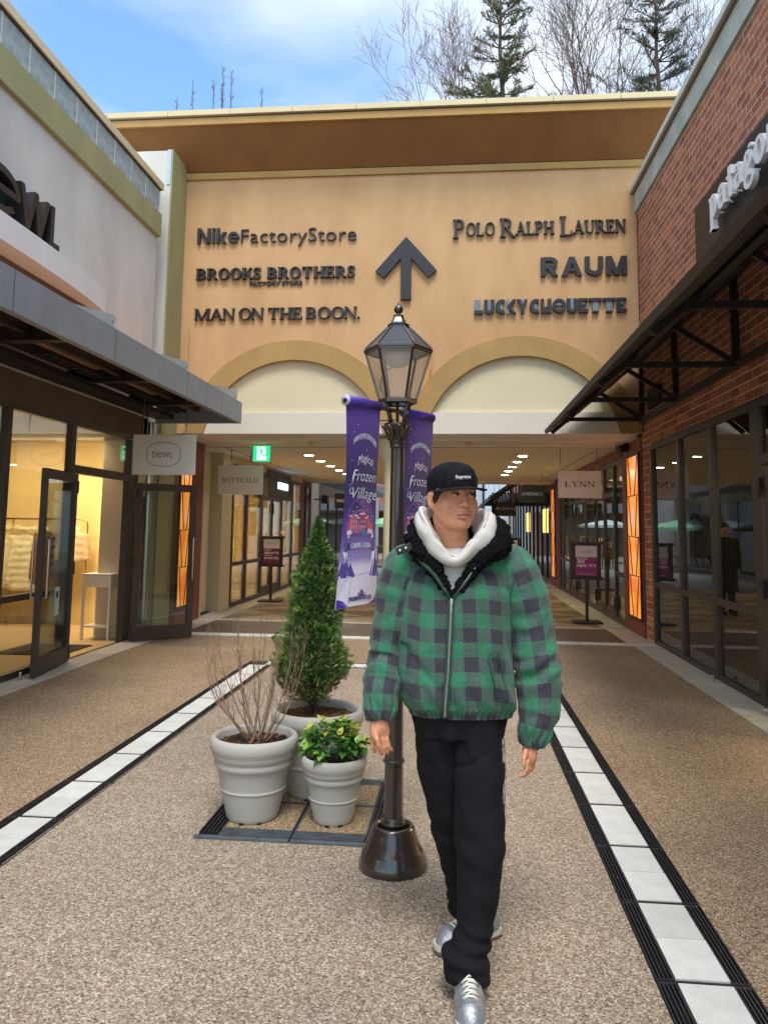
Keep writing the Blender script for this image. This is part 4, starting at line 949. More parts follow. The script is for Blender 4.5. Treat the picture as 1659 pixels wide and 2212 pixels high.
for i, ch in enumerate('LUCKYCHOUETTE'):
    wd, A_, B_ = LC[ch]; h = .22
    for lst, m_, d in ((A_, M_blackd, .06), (B_, M_inset, .045)):
        mb = MB()
        for q, sp_ in enumerate(lst):
            yf = 11.5-d-.0006*q; PX = lambda u: x+u*h*sx; PZ = lambda v: 4.81+v*h
            if sp_[0] == 'r': mb.prism([(PX(sp_[1]), PZ(sp_[2])), (PX(sp_[3]), PZ(sp_[2])), (PX(sp_[3]), PZ(sp_[4])), (PX(sp_[1]), PZ(sp_[4]))], yf, 11.5)
            elif sp_[0] == 's': _, a, b, c, d_, w_ = sp_; mb.prism([(PX(a-w_/2), PZ(b)), (PX(a+w_/2), PZ(b)), (PX(c+w_/2), PZ(d_)), (PX(c-w_/2), PZ(d_))], yf, 11.5)
            elif sp_[0] == 't': mb.prism([(PX(sp_[1]), PZ(sp_[2])), (PX(sp_[5]), PZ(sp_[6])), (PX(sp_[3]), PZ(sp_[4]))], yf, 11.5)
            elif sp_[0] == 'a':
                _, cx, cy, rx, ry, a0, a1, w_ = sp_; A, B = [], []
                for k in range(21):
                    a = math.radians(a0+(a1-a0)*k/20); A.append((PX(cx+rx*math.cos(a)), PZ(cy+ry*math.sin(a)))); B.append((PX(cx+(rx-w_)*math.cos(a)), PZ(cy+(ry-w_)*math.sin(a))))
                mb.strip(A, B, yf, 11.5)
            else:
                _, cx, cy, rx, ry, a0, a1 = sp_; mb.prism([(PX(cx+rx*math.cos(math.radians(a0+(a1-a0)*k/14))), PZ(cy+ry*math.sin(math.radians(a0+(a1-a0)*k/14)))) for k in range(15)], yf, 11.5)
        mb.build('letter' if m_ is M_blackd else 'letter_inset', m_, s_)
    x += (wd+.06+(.04 if i == 4 else 0))*h*sx
# arrow
ar = MB(); cx = -.768
ar.box(cx-.08, cx+.08, 11.43, 11.499, 5.05, 5.80)
ar.prism([(cx, 6.055), (cx-.475, 5.51), (cx-.345, 5.395), (cx, 5.80), (cx+.345, 5.395), (cx+.475, 5.51)], 11.429, 11.4995)
tag(ar.build('arrow', M_blackd, None, bevel=.004), 'big black arrow pointing up between the two columns of wall lettering', 'sign')

# ================================================================ hanging shop signs
def hang_sign(label, x0, x1, z0, z1, y, zc, face_m, rods, content, group='small shop signs hanging across the walkway', th=.022):
    s_ = thing('hanging_sign', label, 'sign', ((x0+x1)/2, y, (z0+z1)/2), group)
    MB().box(x0, x1, y, y+th, z0, z1).build('board', face_m, s_, bevel=.002)
    for xr in rods:
        MB().tube([(xr, y+th/2, z1+.10), (xr, y+th/2, zc)], .007, 6).build('rod', M_ironlt, s_)
        MB().tube([(xr, y+th/2, z1), (xr-.008, y+th/2, z1+.03), (xr+.008, y+th/2, z1+.07), (xr, y+th/2, z1+.105)], .005, 5).build('hook', M_steel, s_)
    content(s_)
    return s_
M_sign = mat('sign_white', lin(226, 218, 208), .6); M_sblk = mat('sign_black', lin(22, 22, 24), .5); M_ink = mat('ink_black', lin(26, 26, 28), .6)
def c_dewl(s_, y=9.3):
    cx, cz = -3.668, 2.436; A, B = [], []
    for i in range(41):
        a = 2*math.pi*i/40; c, s = math.cos(a), math.sin(a); f = lambda v: math.copysign(abs(v)**.72, v)
        A.append((cx+.222*f(c), cz+.152*f(s))); B.append((cx+.216*f(c), cz+.146*f(s)))
    MB().strip(A, B, y-.0015, y-.0002).build('oval_outline', M_ink, s_)
    D = -.0015; yb = y-.0002
    m = MB(); m.box(-3.810, -3.803, y-.0015, yb, 2.40, 2.475); A, B = ringp(-3.803, 2.4375, .048, .0375, .007, -90, 90, 14); m.strip(A, B, y-.0017, yb)
    A, B = ringp(-3.715, 2.430, .036, .036, .007, 0, 318, 18); m.strip(A, B, y-.0015, yb); m.box(-3.748, -3.682, y-.0017, yb, 2.427, 2.434)
    for a, b in (((-3.672, 2.468), (-3.655, 2.398)), ((-3.655, 2.398), (-3.634, 2.468)), ((-3.634, 2.468), (-3.614, 2.398)), ((-3.614, 2.398), (-3.596, 2.468))):
        m.prism([(a[0]-.0035, a[1]), (b[0]-.0035, b[1]), (b[0]+.0035, b[1]), (a[0]+.0035, a[1])], y-.0015-random.random()*.0004, yb)
    m.box(-3.580, -3.573, y-.0015, yb, 2.398, 2.468).box(-3.573, -3.540, y-.0016, yb, 2.398, 2.405); m.build('lettering', M_ink, s_)
hang_sign('large white hanging sign with oval outline under the grey awning', -4.07, -3.253, 2.178, 2.688, 9.3, 3.15, mat('sign_white_a', lin(214, 210, 200), .55), (-3.95, -3.39), c_dewl)
def serif_on(s_, txt, x0, x1, z0, h, y, m_, wgt, dep=.001, name='lettering', sgn=1):
    wn = serif_width(txt, h, 1, .12, **wgt); sx = (x1-x0)/wn; x = x0; mb = MB()
    for ch in txt:
        a, ad_ = serif_letter(ch, x, z0, h, y-.0002, dep, sx, **wgt); mb.add(a.v, a.f); x += ad_+.12*h*sx
    return mb.build(name, m_, s_)
TH = dict(W=.13, T=.055, S=.05, H=.05)
hang_sign('white hanging sign with spaced serif name, left in the passage mouth', -4.12, -3.325, 2.09, 2.598, 13.0, 2.889, M_sign, (-3.90, -3.55), lambda s_: serif_on(s_, 'BOTTICELLI', -4.045, -3.413, 2.30, .083, 13.0, M_ink, TH))
hang_sign('white hanging sign with four wide spaced serif letters at right', 1.711, 2.420, 2.078, 2.532, 13.0, 2.889, M_sign, (1.755, 2.355), lambda s_: serif_on(s_, 'LYNN', 1.823, 2.306, 2.262, .095, 13.0, M_ink, TH))
M_lp = mat('pale_print', lin(190, 190, 188), .6)
hang_sign('nearest of the black hanging signs, with pale serif capitals, on the right', 1.474, 2.065, 2.165, 2.536, 18.0, 2.889, M_sblk, (1.55, 1.98), lambda s_: serif_on(s_, 'SHESMISS', 1.53, 2.01, 2.335, .07, 18.0, M_lp, TH))
def c_mich(s_): text_mb('MICHAA', .09, (0, 0, 0), depth=.001, width=.62, offset=0).build; m = text_mb('M I C H A A', .10, (1.50, 22.996, 2.15), depth=.001, width=.56); m.build('lettering', M_lp, s_)
hang_sign('wide black hanging sign behind the man collar, second in the dark row', 1.225, 1.80, 1.93, 2.33, 23.0, 2.83, M_sblk, (1.3, 1.7), c_mich)
hang_sign('small black hanging sign with a thin line of print, third in the dark row', 1.30, 1.86, 2.02, 2.46, 28.0, 3.1, M_sblk, (1.4, 1.8), lambda s_: text_mb('Jimmy Anna Conti', .06, (1.60, 27.996, 2.27), depth=.001, width=.40).build('lettering', M_lp, s_))
hang_sign('small black sign at the far left of the passage, partly behind the purple banner', -3.333, -2.75, 2.061, 2.477, 21.0, 2.84, M_sblk, (-3.2, -2.9), lambda s_: text_mb('PROJECT', .10, (-3.04, 20.996, 2.27), depth=.001, width=.46, offset=.006).build('lettering', M_lp, s_))

# ================================================================ emergency exit signs
M_exg = mat('exit_green', lin(20, 190, 130), .5, emit=lin(10, 190, 120), estr=.75); M_exw = mat('exit_white', lin(225, 240, 236), .5, emit=lin(220, 240, 235), estr=.7)
ex = thing('exit_sign', 'green emergency exit sign with a running figure, hanging from the passage beam', 'exit sign', (-3.265, 12.6, 2.77))
MB().box(-3.405, -3.126, 12.60, 12.64, 2.638, 2.902).build('box', M_exg, ex, bevel=.002)
MB().box(-3.41, -3.12, 12.595, 12.645, 2.903, 2.93).build('mount', M_beige, ex)
MB().prism([(-3.340, 2.66), (-3.340, 2.885), (-3.190, 2.885), (-3.190, 2.73), (-3.165, 2.715), (-3.185, 2.66)], 12.5975, 12.5995).build('doorway', M_exw, ex)
fgm = MB(); yb = 12.5972; yf = 12.5962
fgm.prism([(-3.285+.014*math.cos(a*.52), 2.868+.014*math.sin(a*.52)) for a in range(12)], yf, yb)
def seg2(a, b, w, k): 
    a, b = Vector((a[0], a[1])), Vector((b[0], b[1])); d = (b-a).normalized(); n = Vector((-d.y, d.x))*w/2
    fgm.prism([tuple(a-n), tuple(b-n), tuple(b+n), tuple(a+n)], yf-.0002*k, yb)
for k, (a, b, w_) in enumerate((((-3.275, 2.85), (-3.262, 2.775), .034), ((-3.275, 2.84), (-3.32, 2.825), .012), ((-3.32, 2.826), (-3.335, 2.79), .012), ((-3.262, 2.838), (-3.225, 2.82), .012), ((-3.226, 2.82), (-3.212, 2.79), .012), ((-3.265, 2.785), (-3.285, 2.725), .02), ((-3.284, 2.727), (-3.315, 2.69), .018), ((-3.258, 2.785), (-3.232, 2.735), .02), ((-3.234, 2.735), (-3.185, 2.735), .018))): seg2(a, b, w_, k)
fgm.build('running_figure', M_exg, ex)
ex2 = thing('exit_sign', 'small green exit sign on the beige wall behind the left passage sign', 'exit sign', (-4.25, 13.9, 2.42))
MB().box(-4.265, -4.18, 13.80, 14.10, 2.28, 2.56).build('box', M_exw, ex2); MB().box(-4.262, -4.183, 13.797, 13.8, 2.30, 2.54).build('face', M_exg, ex2)

# ================================================================ sign stands with posters
M_mag = mat('poster_magenta', lin(150, 40, 108), .5); M_mag2 = mat('poster_plum', lin(112, 32, 74), .5); M_pw = mat('poster_white', lin(214, 206, 206), .5); M_std = mat('stand_black_brown', lin(40, 35, 33), .45)
def stand(label, x0, x1, z0, z1, y, bx, bz, purple, prints, group='sale posters on stands'):
    s_ = thing('sign_stand', label, 'sign stand', ((x0+x1)/2, y, 0), group); cx = (x0+x1)/2
    MB().box(x0+.02, x1-.02, y, y+.03, z0+.02, z1-.03).build('panel', M_std, s_, bevel=.003)
    MB().box(x0-.01, x1+.01, y-.03, y+.05, z1-.03, z1).box(x0+.01, x1-.01, y-.02, y+.04, z1-.055, z1-.031).build('top_moulding', M_std, s_)
    MB().box(x0-.02, x1+.02, y-.03, y+.05, z0-.005, z0+.02).box(x0+.0, x1-.0, y-.02, y+.04, z0+.021, z0+.04).build('bottom_moulding', M_std, s_)
    MB().box(cx-.025, cx+.025, y, y+.04, .04, z0-.005).build('post', M_std, s_); MB().box(cx-bx, cx+bx, y-.16, y+.2, .006, .04).build('base', M_std, s_, bevel=.008)
    px0, px1, pz0, pz1 = x0+.085, x1-.085, z0+.06, z1-.062; pm_ = pz0+(pz1-pz0)*bz
    MB().box(px0, px1, y-.003, y-.0005, pm_, pz1).build('poster_top', M_pw, s_); MB().box(px0, px1, y-.003, y-.0005, pz0, pm_-.0005).build('poster_bottom', purple, s_)
    for txt, sz, u, v, wd, kind, mm in prints:
        X, Z = px0+u*(px1-px0), pz0+v*(pz1-pz0)
        if kind == 'serif': serif_on(s_, txt, X-wd/2, X+wd/2, Z-sz/2, sz, y-.003, mm, TH, .0008, 'print')
        else: text_mb(txt, sz, (X, y-.0032, Z), depth=.0008, width=wd, offset=.004).build('print', mm, s_)
    return s_
stand('sale poster on a black stand beside the right shop doors, white over magenta', 1.93, 2.455, .726, 1.348, 13.25, .235, .615, M_mag,
      [('LYNN', .038, .5, .80, .17, 'serif', M_ink), ('24년 F/W 상품', .03, .30, .56, .17, 't', M_lp), ('50%', .06, .25, .46, .12, 't', M_pw), ('+20%', .06, .27, .33, .17, 't', M_pw), ('추가할인', .045, .76, .33, .12, 't', M_pw), ('24.11.01', .012, .5, .05, .25, 't', M_lp)])
stand('sale poster on a black stand on the left of the passage, white over dark plum', -4.045, -3.535, .722, 1.344, 15.7, .235, .62, M_mag2,
      [('BOTTICELLI', .03, .5, .83, .22, 'serif', M_ink), ('24년 F/W 상품', .022, .3, .55, .15, 't', M_lp), ('전품목 40% 할인', .045, .5, .43, .30, 't', M_pw), ('24년 S/S 상품', .022, .3, .33, .15, 't', M_lp), ('60~70% 할인', .05, .5, .22, .30, 't', M_pw)])
stand('small far sale poster on a black stand behind the man collar', 1.36, 1.72, .80, 1.32, 20.6, .2, .58, M_mag2, [('MICHAA', .03, .5, .8, .12, 't', M_ink), ('70% 할인', .05, .6, .35, .14, 't', M_pw)])
# ================================================================ tree grate in the walkway
tg = thing('tree_grate', 'square iron frame with ribbed edges and four gravel filled quarters under the planters', 'grate', (-.81, 4.4, 0))
gx0, gx1, gy0, gy1, gw = -1.285, -.335, 3.90, 4.86, .108
M_pit = M_void
MB().box(gx0, gx1, gy0, gy1, .0005, .003).build('bed', M_pit, tg)
cxm, cym = -.812, 4.40
for (a, b, c, d) in ((gx0+gw, cxm-.009, gy0+gw, cym-.009), (cxm+.009, gx1-gw, gy0+gw, cym-.009), (gx0+gw, cxm-.009, cym+.009, gy1-gw), (cxm+.009, gx1-gw, cym+.009, gy1-gw)):
    MB().box(a+.004, b-.004, c+.004, d-.004, .0032, .013).build('gravel_panel', M_ggr, tg)
    MB().box(a-.004, b+.004, c-.004, c+.003, .0032, .015).box(a-.004, b+.004, d-.003, d+.004, .0032, .015).box(a-.004, a+.003, c+.003, d-.003, .0032, .015).box(b-.003, b+.004, c+.003, d-.003, .0032, .015).build('panel_rim', M_ironlt, tg)
def ribs(x0, x1, y0, y1, along):
    mb = MB(); n = 5
    for i in range(n):
        if along == 'y':
            a = x0+(x1-x0)*i/n; mb.box(a+.002, a+(x1-x0)/n*.55, y0, y1, .0032, .0155)
        else:
            a = y0+(y1-y0)*i/n; mb.box(x0, x1, a+.002, a+(y1-y0)/n*.62, .0032, .0155)
    return mb
for (a, b, c, d, al, mm) in ((gx0, gx0+gw-.006, gy0+.045, cym-.006, 'y', M_iron), (gx0, gx0+gw-.006, cym+.006, gy1, 'y', M_iron), (gx1-gw+.006, gx1, gy0+.045, cym-.006, 'y', M_iron), (gx1-gw+.006, gx1, cym+.006, gy1, 'y', M_iron),
                         (gx0+gw, cxm-.006, gy0+.02, gy0+gw-.006, 'x', M_ironlt), (cxm+.006, gx1-gw, gy0+.02, gy0+gw-.006, 'x', M_ironlt), (gx0+gw, cxm-.006, gy1-gw+.006, gy1, 'x', M_ironlt), (cxm+.006, gx1-gw, gy1-gw+.006, gy1, 'x', M_ironlt)):
    ribs(a, b, c, d, al).build('ribbed_edge', mm, tg)
MB().box(gx0-.012, cxm-.004, gy0-.012, gy0+.012, .0005, .014).box(cxm+.004, gx1+.01, gy0-.012, gy0+.012, .0005, .014).build('edge_bar', M_ironlt, tg, bevel=.002)

# ================================================================ planters
M_pot = mat('pot_stone_grey', lin(178, 175, 167), .78, noise=.05, nscale=90, bump=.25, bscale=160)
M_mulch = mat('bark_mulch', lin(74, 44, 34), .95, col2=lin(46, 27, 22), nscale=60, bump=.5)
M_mulch2 = mat('bark_mulch_ochre', lin(122, 82, 46), .95, col2=lin(70, 42, 28), nscale=60, bump=.5)
M_chip2 = mat('bark_chip_tan', lin(128, 94, 66), .9, noise=.3, nscale=40)
def planter(label, cx, cy, R, H_, rb, mulch, soil=.030):
    p_ = thing('planter', label, 'planter', (cx, cy, .014), 'grey round planters on the tree grate')
    h = H_
    prof = [(rb-.012, 0), (rb-.003, .012), (rb, .026), (rb+(R*.81-rb)*.575, h*.328), (rb+(R*.81-rb)*.60, h*.345), (rb+(R*.81-rb)*.62+.004, h*.36), (rb+(R*.81-rb)*.64+.0045, h*.372), (rb+(R*.81-rb)*.65, h*.385), (rb+(R*.81-rb)*.68, h*.402), (R*.80, h*.575), (R*.815, h*.60), (R*.835, h*.625), (R*.875, h*.64), (R*.895, h*.675), (R*.885, h*.705), (R*.88, h*.725),
            (R*.92, h*.745), (R*.945, h*.785), (R*.955, h*.825), (R*.985, h*.845), (R, h*.90), (R*.995, h*.945), (R*.965, h*.985), (R*.91, h), (R*.86, h*.985), (R*.845, h*.95), (R*.80, h*.82), (R*.79, h*.80)]
    mb = MB(); mb.lathe(prof, 56, (cx, cy, .014)); mb.f = mb.f[:-1]     # open at the top, no cap
    o = mb.build('pot', M_pot, p_, smooth=True); smooth_angle(o, 50)
    for a in (-100, -60, 20, 140): 
        aa = math.radians(a); MB().cbox((cx+(rb-.012)*math.cos(aa), cy+(rb-.012)*math.sin(aa), .012), (math.cos(aa), math.sin(aa), 0), (-math.sin(aa), math.cos(aa), 0), (0, 0, 1), .012, .011, .0095).build('foot_notch', M_void, p_)
    zs = .014+h*.955-soil; n = 26; mb = MB(); Rr = R*.825
    vs = [(cx, cy, zs+.012)]; fs = []
    for i in range(1, 6):
        for k in range(n):
            a = 2*math.pi*k/n; r = Rr*i/5; vs.append((cx+r*math.cos(a), cy+r*math.sin(a), zs+.012*(1-i/5)+random.uniform(-.004, .005)))
    fs += [(0, 1+k, 1+(k+1) % n) for k in range(n)]
    for i in range(4): fs += [(1+i*n+k, 1+(i+1)*n+k, 1+(i+1)*n+(k+1) % n, 1+i*n+(k+1) % n) for k in range(n)]
    mb.add(vs, fs).build('soil', mulch, p_)
    mb = MB(); mb2 = MB()
    for i in range(int(1900*R)):
        a, r = random.uniform(0, 6.28), Rr*math.sqrt(random.random())*.97; L = random.uniform(.006, .02); t_ = random.uniform(0, 6.28)
        ax = Vector((math.cos(t_), math.sin(t_), random.uniform(-.5, .5))); ay = Vector((-math.sin(t_), math.cos(t_), random.uniform(-.4, .4))).normalized()
        (mb if random.random() < .8 else mb2).cbox((cx+r*math.cos(a), cy+r*math.sin(a), zs+.012*(1-r/Rr)+random.uniform(.001, .008)), ax, ay, ax.cross(ay), L, L*random.uniform(.2, .4), .0016)
    mb.build('mulch', mulch, p_, kind='stuff'); mb2.build('mulch_chips', M_chip2, p_, kind='stuff')
    return zs
zA = planter('left grey planter holding the bare leafless shrub', -1.075, 4.185, .235, .425, .140, M_mulch)
zB = planter('smallest grey planter holding the green and yellow leaved bush', -.638, 4.175, .174, .335, .106, M_mulch)
zC = planter('largest grey planter behind the others, holding the tall conifer', -.806, 4.60, .272, .475, .170, M_mulch2)

# ================================================================ bare shrub
def grow(mb, p, d, L, r, depth, spread, up=.12, tips=None, n=5, seg=3, kids=(2, 3), shrink=.72, rmin=.0008, curl=.22):
    pts = [p.copy()]; rs = [r]; q = p.copy(); dd = d.normalized()
    for i in range(seg):
        dd = (dd+Vector((random.uniform(-1, 1), random.uniform(-1, 1), random.uniform(-1, 1)))*curl+Vector((0, 0, up))).normalized()
        q = q+dd*L/seg; pts.append(q.copy()); rs.append(max(rmin, r*(1-(.42)*(i+1)/seg)))
    mb.tube(pts, rs, n, cap=False)
    if tips is not None: tips.append((q.copy(), dd.copy(), depth))
    if depth <= 0: return
    for k in range(random.randint(*kids)):
        t = random.uniform(.45, 1.0); j = min(seg-1, int(t*seg)); bp = pts[j].lerp(pts[j+1], t*seg-j) if k else q
        a = random.uniform(0, 6.28); o = dd.orthogonal().normalized(); o2 = dd.cross(o)
        nd = (dd+(o*math.cos(a)+o2*math.sin(a))*spread*random.uniform(.6, 1.2)).normalized()
        grow(mb, bp, nd, L*shrink*random.uniform(.8, 1.15), max(rmin, rs[j+1]*.72), depth-1, spread, up, tips, max(3, n-1), seg, kids, shrink, rmin, curl)
M_twig = mat('twig_tan', lin(172, 140, 112), .85, col2=lin(104, 78, 60), nscale=30)
sh = thing('bare_shrub', 'leafless tan shrub with many thin upright twigs in the left planter', 'shrub', (-1.06, 4.185, zA))
random.seed(21)
mb = MB()
targets = [(-1.33, .92, 4.10), (-1.30, 1.0, 4.2), (-1.22, 1.02, 4.3), (-1.17, 1.05, 4.12), (-1.10, 1.0, 4.2), (-1.08, 1.04, 4.28), (-1.02, 1.03, 4.14), (-.95, 1.05, 4.2), (-.90, 1.0, 4.3), (-.84, .98, 4.15), (-.82, .92, 4.22), (-.95, .86, 4.05), (-1.25, .86, 4.0), (-1.36, .80, 4.2), (-1.12, .90, 4.02), (-1.0, .95, 4.34)]
for i, (tx, tz, ty) in enumerate(targets):
    b = Vector((-1.06+random.uniform(-.03, .04), 4.185+random.uniform(-.03, .03), zA-.01)); T = Vector((tx, ty, tz)); n = 9; pts, rs = [], []
    for k in range(n):
        t_ = k/(n-1); out_ = math.sin(t_*math.pi*.5)
        p_ = Vector((b.x+(T.x-b.x)*(out_*.9+.1*t_), b.y+(T.y-b.y)*(out_*.9+.1*t_), b.z+(T.z-b.z)*(t_**1.25)))
        pts.append(p_+Vector((random.uniform(-1, 1), random.uniform(-1, 1), 0))*.006*(k > 0)); rs.append(0.0044*(1-t_)+.0011)
    mb.tube(pts, rs, 5, cap=False)
    for k in range(3, n-1):
        for _ in range(random.randint(1, 2)):
            d = (pts[k+1]-pts[k]).normalized(); grow(mb, pts[k], d+Vector((random.uniform(-.7, .7), random.uniform(-.7, .7), .3)), random.uniform(.07, .16), rs[k]*.62, 1, .5, .22, None, 4, 4, (1, 2), .6, .0008, .3)
mb.build('branches', M_twig, sh, smooth=True)

# ================================================================ conifer in the big planter
random.seed(5)
cf = thing('potted_conifer', 'tall narrow green arborvitae in the largest planter', 'conifer', (-.84, 4.60, zC))
M_cf = mat('conifer_green', lin(92, 128, 58), .75, col2=lin(50, 86, 42), nscale=14); M_cf2 = mat('conifer_fresh', lin(124, 152, 66), .75, col2=lin(88, 122, 52), nscale=14); M_cf3 = mat('conifer_brown', lin(128, 76, 50), .9, noise=.3, nscale=14)
tk = MB()
for k in range(7):
    a = random.uniform(0, 6.28); grow(tk, Vector((-.835+.02*math.cos(a), 4.60+.02*math.sin(a), zC)), Vector((.10*math.cos(a), .10*math.sin(a), 1)), .42, .010, 1, .25, .3, None, 6, 5, (2, 3), .6, .002, .07)
tk.build('trunk', mat('conifer_bark', lin(86, 58, 46), .95, noise=.3, nscale=20), cf)
def env(z):      # half width of the crown against height
    ks = [(.50, .10), (.58, .14), (.66, .19), (.72, .215), (.80, .205), (.90, .170), (.99, .145), (1.10, .135), (1.20, .118), (1.30, .095), (1.40, .070), (1.48, .038), (1.54, .018), (1.59, .004)]
    for (a, b), (c, d) in zip(ks, ks[1:]):
        if a <= z <= c: return b+(d-b)*(z-a)/(c-a)
    return 0
def cxz(z): return -.857+.035*max(0, (z-.75)/.85)
def spray(mb, p, d, up_, L):
    """flat fan of scale leaves"""
    d = d.normalized(); s_ = d.cross(up_).normalized(); n = 5
    for i in range(n):
        t = (i+.5)/n; w = L*(.50*(1-t)+.12)
        for sg in (-1, 1):
            a = p+d*L*t*.8; b = a+(s_*sg*.75+d*.75).normalized()*w; c_ = (b-a).normalized(); q = c_.cross(up_).normalized()*L*.045
            mb.add([a-q, a+q, b+q*.6, b+c_*L*.03, b-q*.6], [(0, 1, 2, 3, 4)])
    q = s_*L*.05; mb.add([p-q, p+q, p+d*L], [(0, 1, 2)])
F1, F2, F3, br = MB(), MB(), MB(), MB()
N_sp = 12500
for i in range(N_sp):
    z = .52+(1.60-.52)*random.random()**1.25; R_ = env(z)
    a = random.uniform(0, 6.28); rr = R_*(random.random()**.42); lump = 1+.16*math.sin(a*3+z*19)+.12*math.sin(a*5-z*31)
    if z < .66 and random.random() > (z-.50)/.16*.75: continue
    rr *= lump; o_ = Vector((math.cos(a), math.sin(a)*.9, 0)); p_ = Vector((cxz(z)+o_.x*rr, 4.60+o_.y*rr, z))
    d = (o_*(.5+.7*rr/max(R_, .01))+Vector((random.uniform(-.6, .6), random.uniform(-.6, .6), random.uniform(.25, 1.1)))).normalized()
    up_ = Vector((random.uniform(-1, 1), random.uniform(-1, 1), random.uniform(-1, 1))).normalized(); L = random.uniform(.018, .042)*(.75 if z > 1.4 else 1)
    r_ = random.random(); outer = rr/max(R_, .01) > .8
    tgt = F3 if (r_ < .006 or (z < .66 and r_ < .3)) else (F2 if (outer and r_ > .5) else F1)
    spray(tgt, p_, d, up_, L)
for i in range(150):    # brown inner twigs near the base
    a = random.uniform(0, 6.28); z = random.uniform(.50, .74); r = env(min(z+.05, .8))*random.uniform(.4, .95)
    br.tube([Vector((-.835, 4.6, z-.08)), Vector((cxz(z)+r*.55*math.cos(a), 4.6+r*.55*math.sin(a), z-.02)), Vector((cxz(z)+r*math.cos(a), 4.6+r*math.sin(a), z+random.uniform(0, .05)))], [.002, .0014, .0006], 3, cap=False)
F1.build('foliage', M_cf, cf, fix=False); F2.build('fresh_foliage', M_cf2, cf, fix=False); F3.build('dry_foliage', M_cf3, cf, fix=False); br.build('inner_twigs', MATS['conifer_bark'], cf)

# ================================================================ variegated bush in the small planter
random.seed(9)
eu = thing('variegated_bush', 'low bush with glossy green leaves and yellow tips in the smallest planter', 'bush', (-.638, 4.175, zB))
M_lf = mat('leaf_green', lin(84, 136, 56), .35, col2=lin(52, 104, 44), nscale=20); M_lfy = mat('leaf_yellow', lin(214, 200, 84), .4, col2=lin(128, 156, 60), nscale=28); M_lfl = mat('leaf_fresh', lin(142, 186, 72), .35, noise=.2, nscale=20)
def leaf_mb(L, wd):
    mb = MB(); n = 6; vs = []
    for i in range(n+1):
        t = i/n; w = wd*math.sin(math.pi*min(1, t*1.02)**.8)*(1 if i < n else 0); z = -.25*L*t*t
        vs += [(-w, L*t, z+w*.35), (0, L*t, z), (w, L*t, z+w*.35)]
    fs = []
    for i in range(n):
        b = 3*i; fs += [(b, b+1, b+4, b+3), (b+1, b+2, b+5, b+4)]
    return mb.add(vs, fs)
L0 = {}
for nm, mm in (('g', M_lf), ('y', M_lfy), ('l', M_lfl)):
    o = leaf_mb(.060, .0215).build('leaf', mm, eu, local=(-.638, 4.175, .4), smooth=True, fix=False); L0[nm] = o
used_ = set(); cnt = 0; st = MB()
def put_leaf(p, d, s, kind):
    global cnt
    o = L0[kind] if kind not in used_ else copy_obj(L0[kind], eu); used_.add(kind); cnt += 1
    q = d.to_track_quat('Y', 'Z'); o.rotation_mode = 'QUATERNION'; o.rotation_quaternion = q; o.location = p-Vector(eu.location); o.scale = (s, s, s)
for k in range(34):
    a = random.uniform(0, 6.28); rr = .165*math.sqrt(random.random()); top = Vector((-.64+rr*1.08*math.cos(a), 4.175+rr*math.sin(a), .555-.13*(rr/.165)**2+random.uniform(-.06, .015)))
    base = Vector((-.638+rr*.35*math.cos(a), 4.175+rr*.35*math.sin(a), zB)); mid = base.lerp(top, .5)+Vector((math.cos(a), math.sin(a), 0))*.015
    st.tube([base, mid, top], [.0028, .0022, .0014], 5, cap=False)
    ax = (top-mid).normalized(); o1 = ax.orthogonal().normalized(); o2 = ax.cross(o1)
    yel = random.random() < .5
    for j in range(8):
        t = j/7; p_ = mid.lerp(top, .1+.9*t); b = j*2.4+a; e = .25+1.1*t*t
        d = (o1*math.cos(b)+o2*math.sin(b)+ax*e).normalized()
        if cnt < 285: put_leaf(p_, d, random.uniform(.75, 1.15)*(1.0 if t < .8 else .8), 'y' if (yel and t > .70) else ('l' if (t > .6 and random.random() < .5) else 'g'))
st.build('stems', mat('stem_green', lin(88, 104, 56), .6), eu)

# ================================================================ street lamp
LX, LY = -.2835, 3.70
M_lamp = mat('lamp_paint_brown', lin(50, 42, 38), .22, noise=.08, nscale=12, coat=.6, spec=.6)
lmp = thing('street_lamp', 'dark brown Victorian style lamp post with a six sided glass lantern', 'street lamp', (LX, LY, 0))
def lt_(prof, n=32, name='ring', sm=50, flute=0):
    mb = MB(); mb.lathe(prof, n, (LX, LY, 0))
    if flute:
        mb.v = [((x-LX)*(1-(flute if i % 2 else 0))+LX, (y-LY)*(1-(flute if i % 2 else 0))+LY, z) for i, (x, y, z) in enumerate(mb.v)]
    o = mb.build(name, M_lamp, lmp, smooth=True); smooth_angle(o, sm); return o
lt_([(.150, 0), (.158, .004), (.160, .018), (.152, .045), (.140, .075), (.1385, .080), (.1345, .084), (.118, .120), (.107, .148), (.100, .170), (.094, .182), (.086, .186), (.078, .182), (.074, .168), (.072, .12)], 48, 'base', 60)
lt_([(.068, .12), (.060, .15), (.053, .165), (.050, .176), (.057, .186), (.059, .194), (.054, .204), (.047, .212), (.047, .222)], 32, 'foot_moulding')
lt_([(.0455, .215), (.0435, .36), (.043, .47), (.0395, .75), (.037, 1.10), (.0355, 1.40), (.033, 1.70), (.0315, 1.955)], 24, 'pole', 20, flute=.055)
for z, r in ((.470, .052), (1.402, .041), (1.945, .038)):
    lt_([(r-.010, z-.010), (r-.002, z-.007), (r, z), (r-.002, z+.007), (r-.010, z+.010)], 32, 'ring')
lt_([(.034, 1.950), (.040, 1.962), (.0385, 1.975), (.044, 1.99), (.052, 2.02), (.060, 2.038), (.066, 2.047), (.064, 2.056), (.05, 2.06)], 32, 'capital')
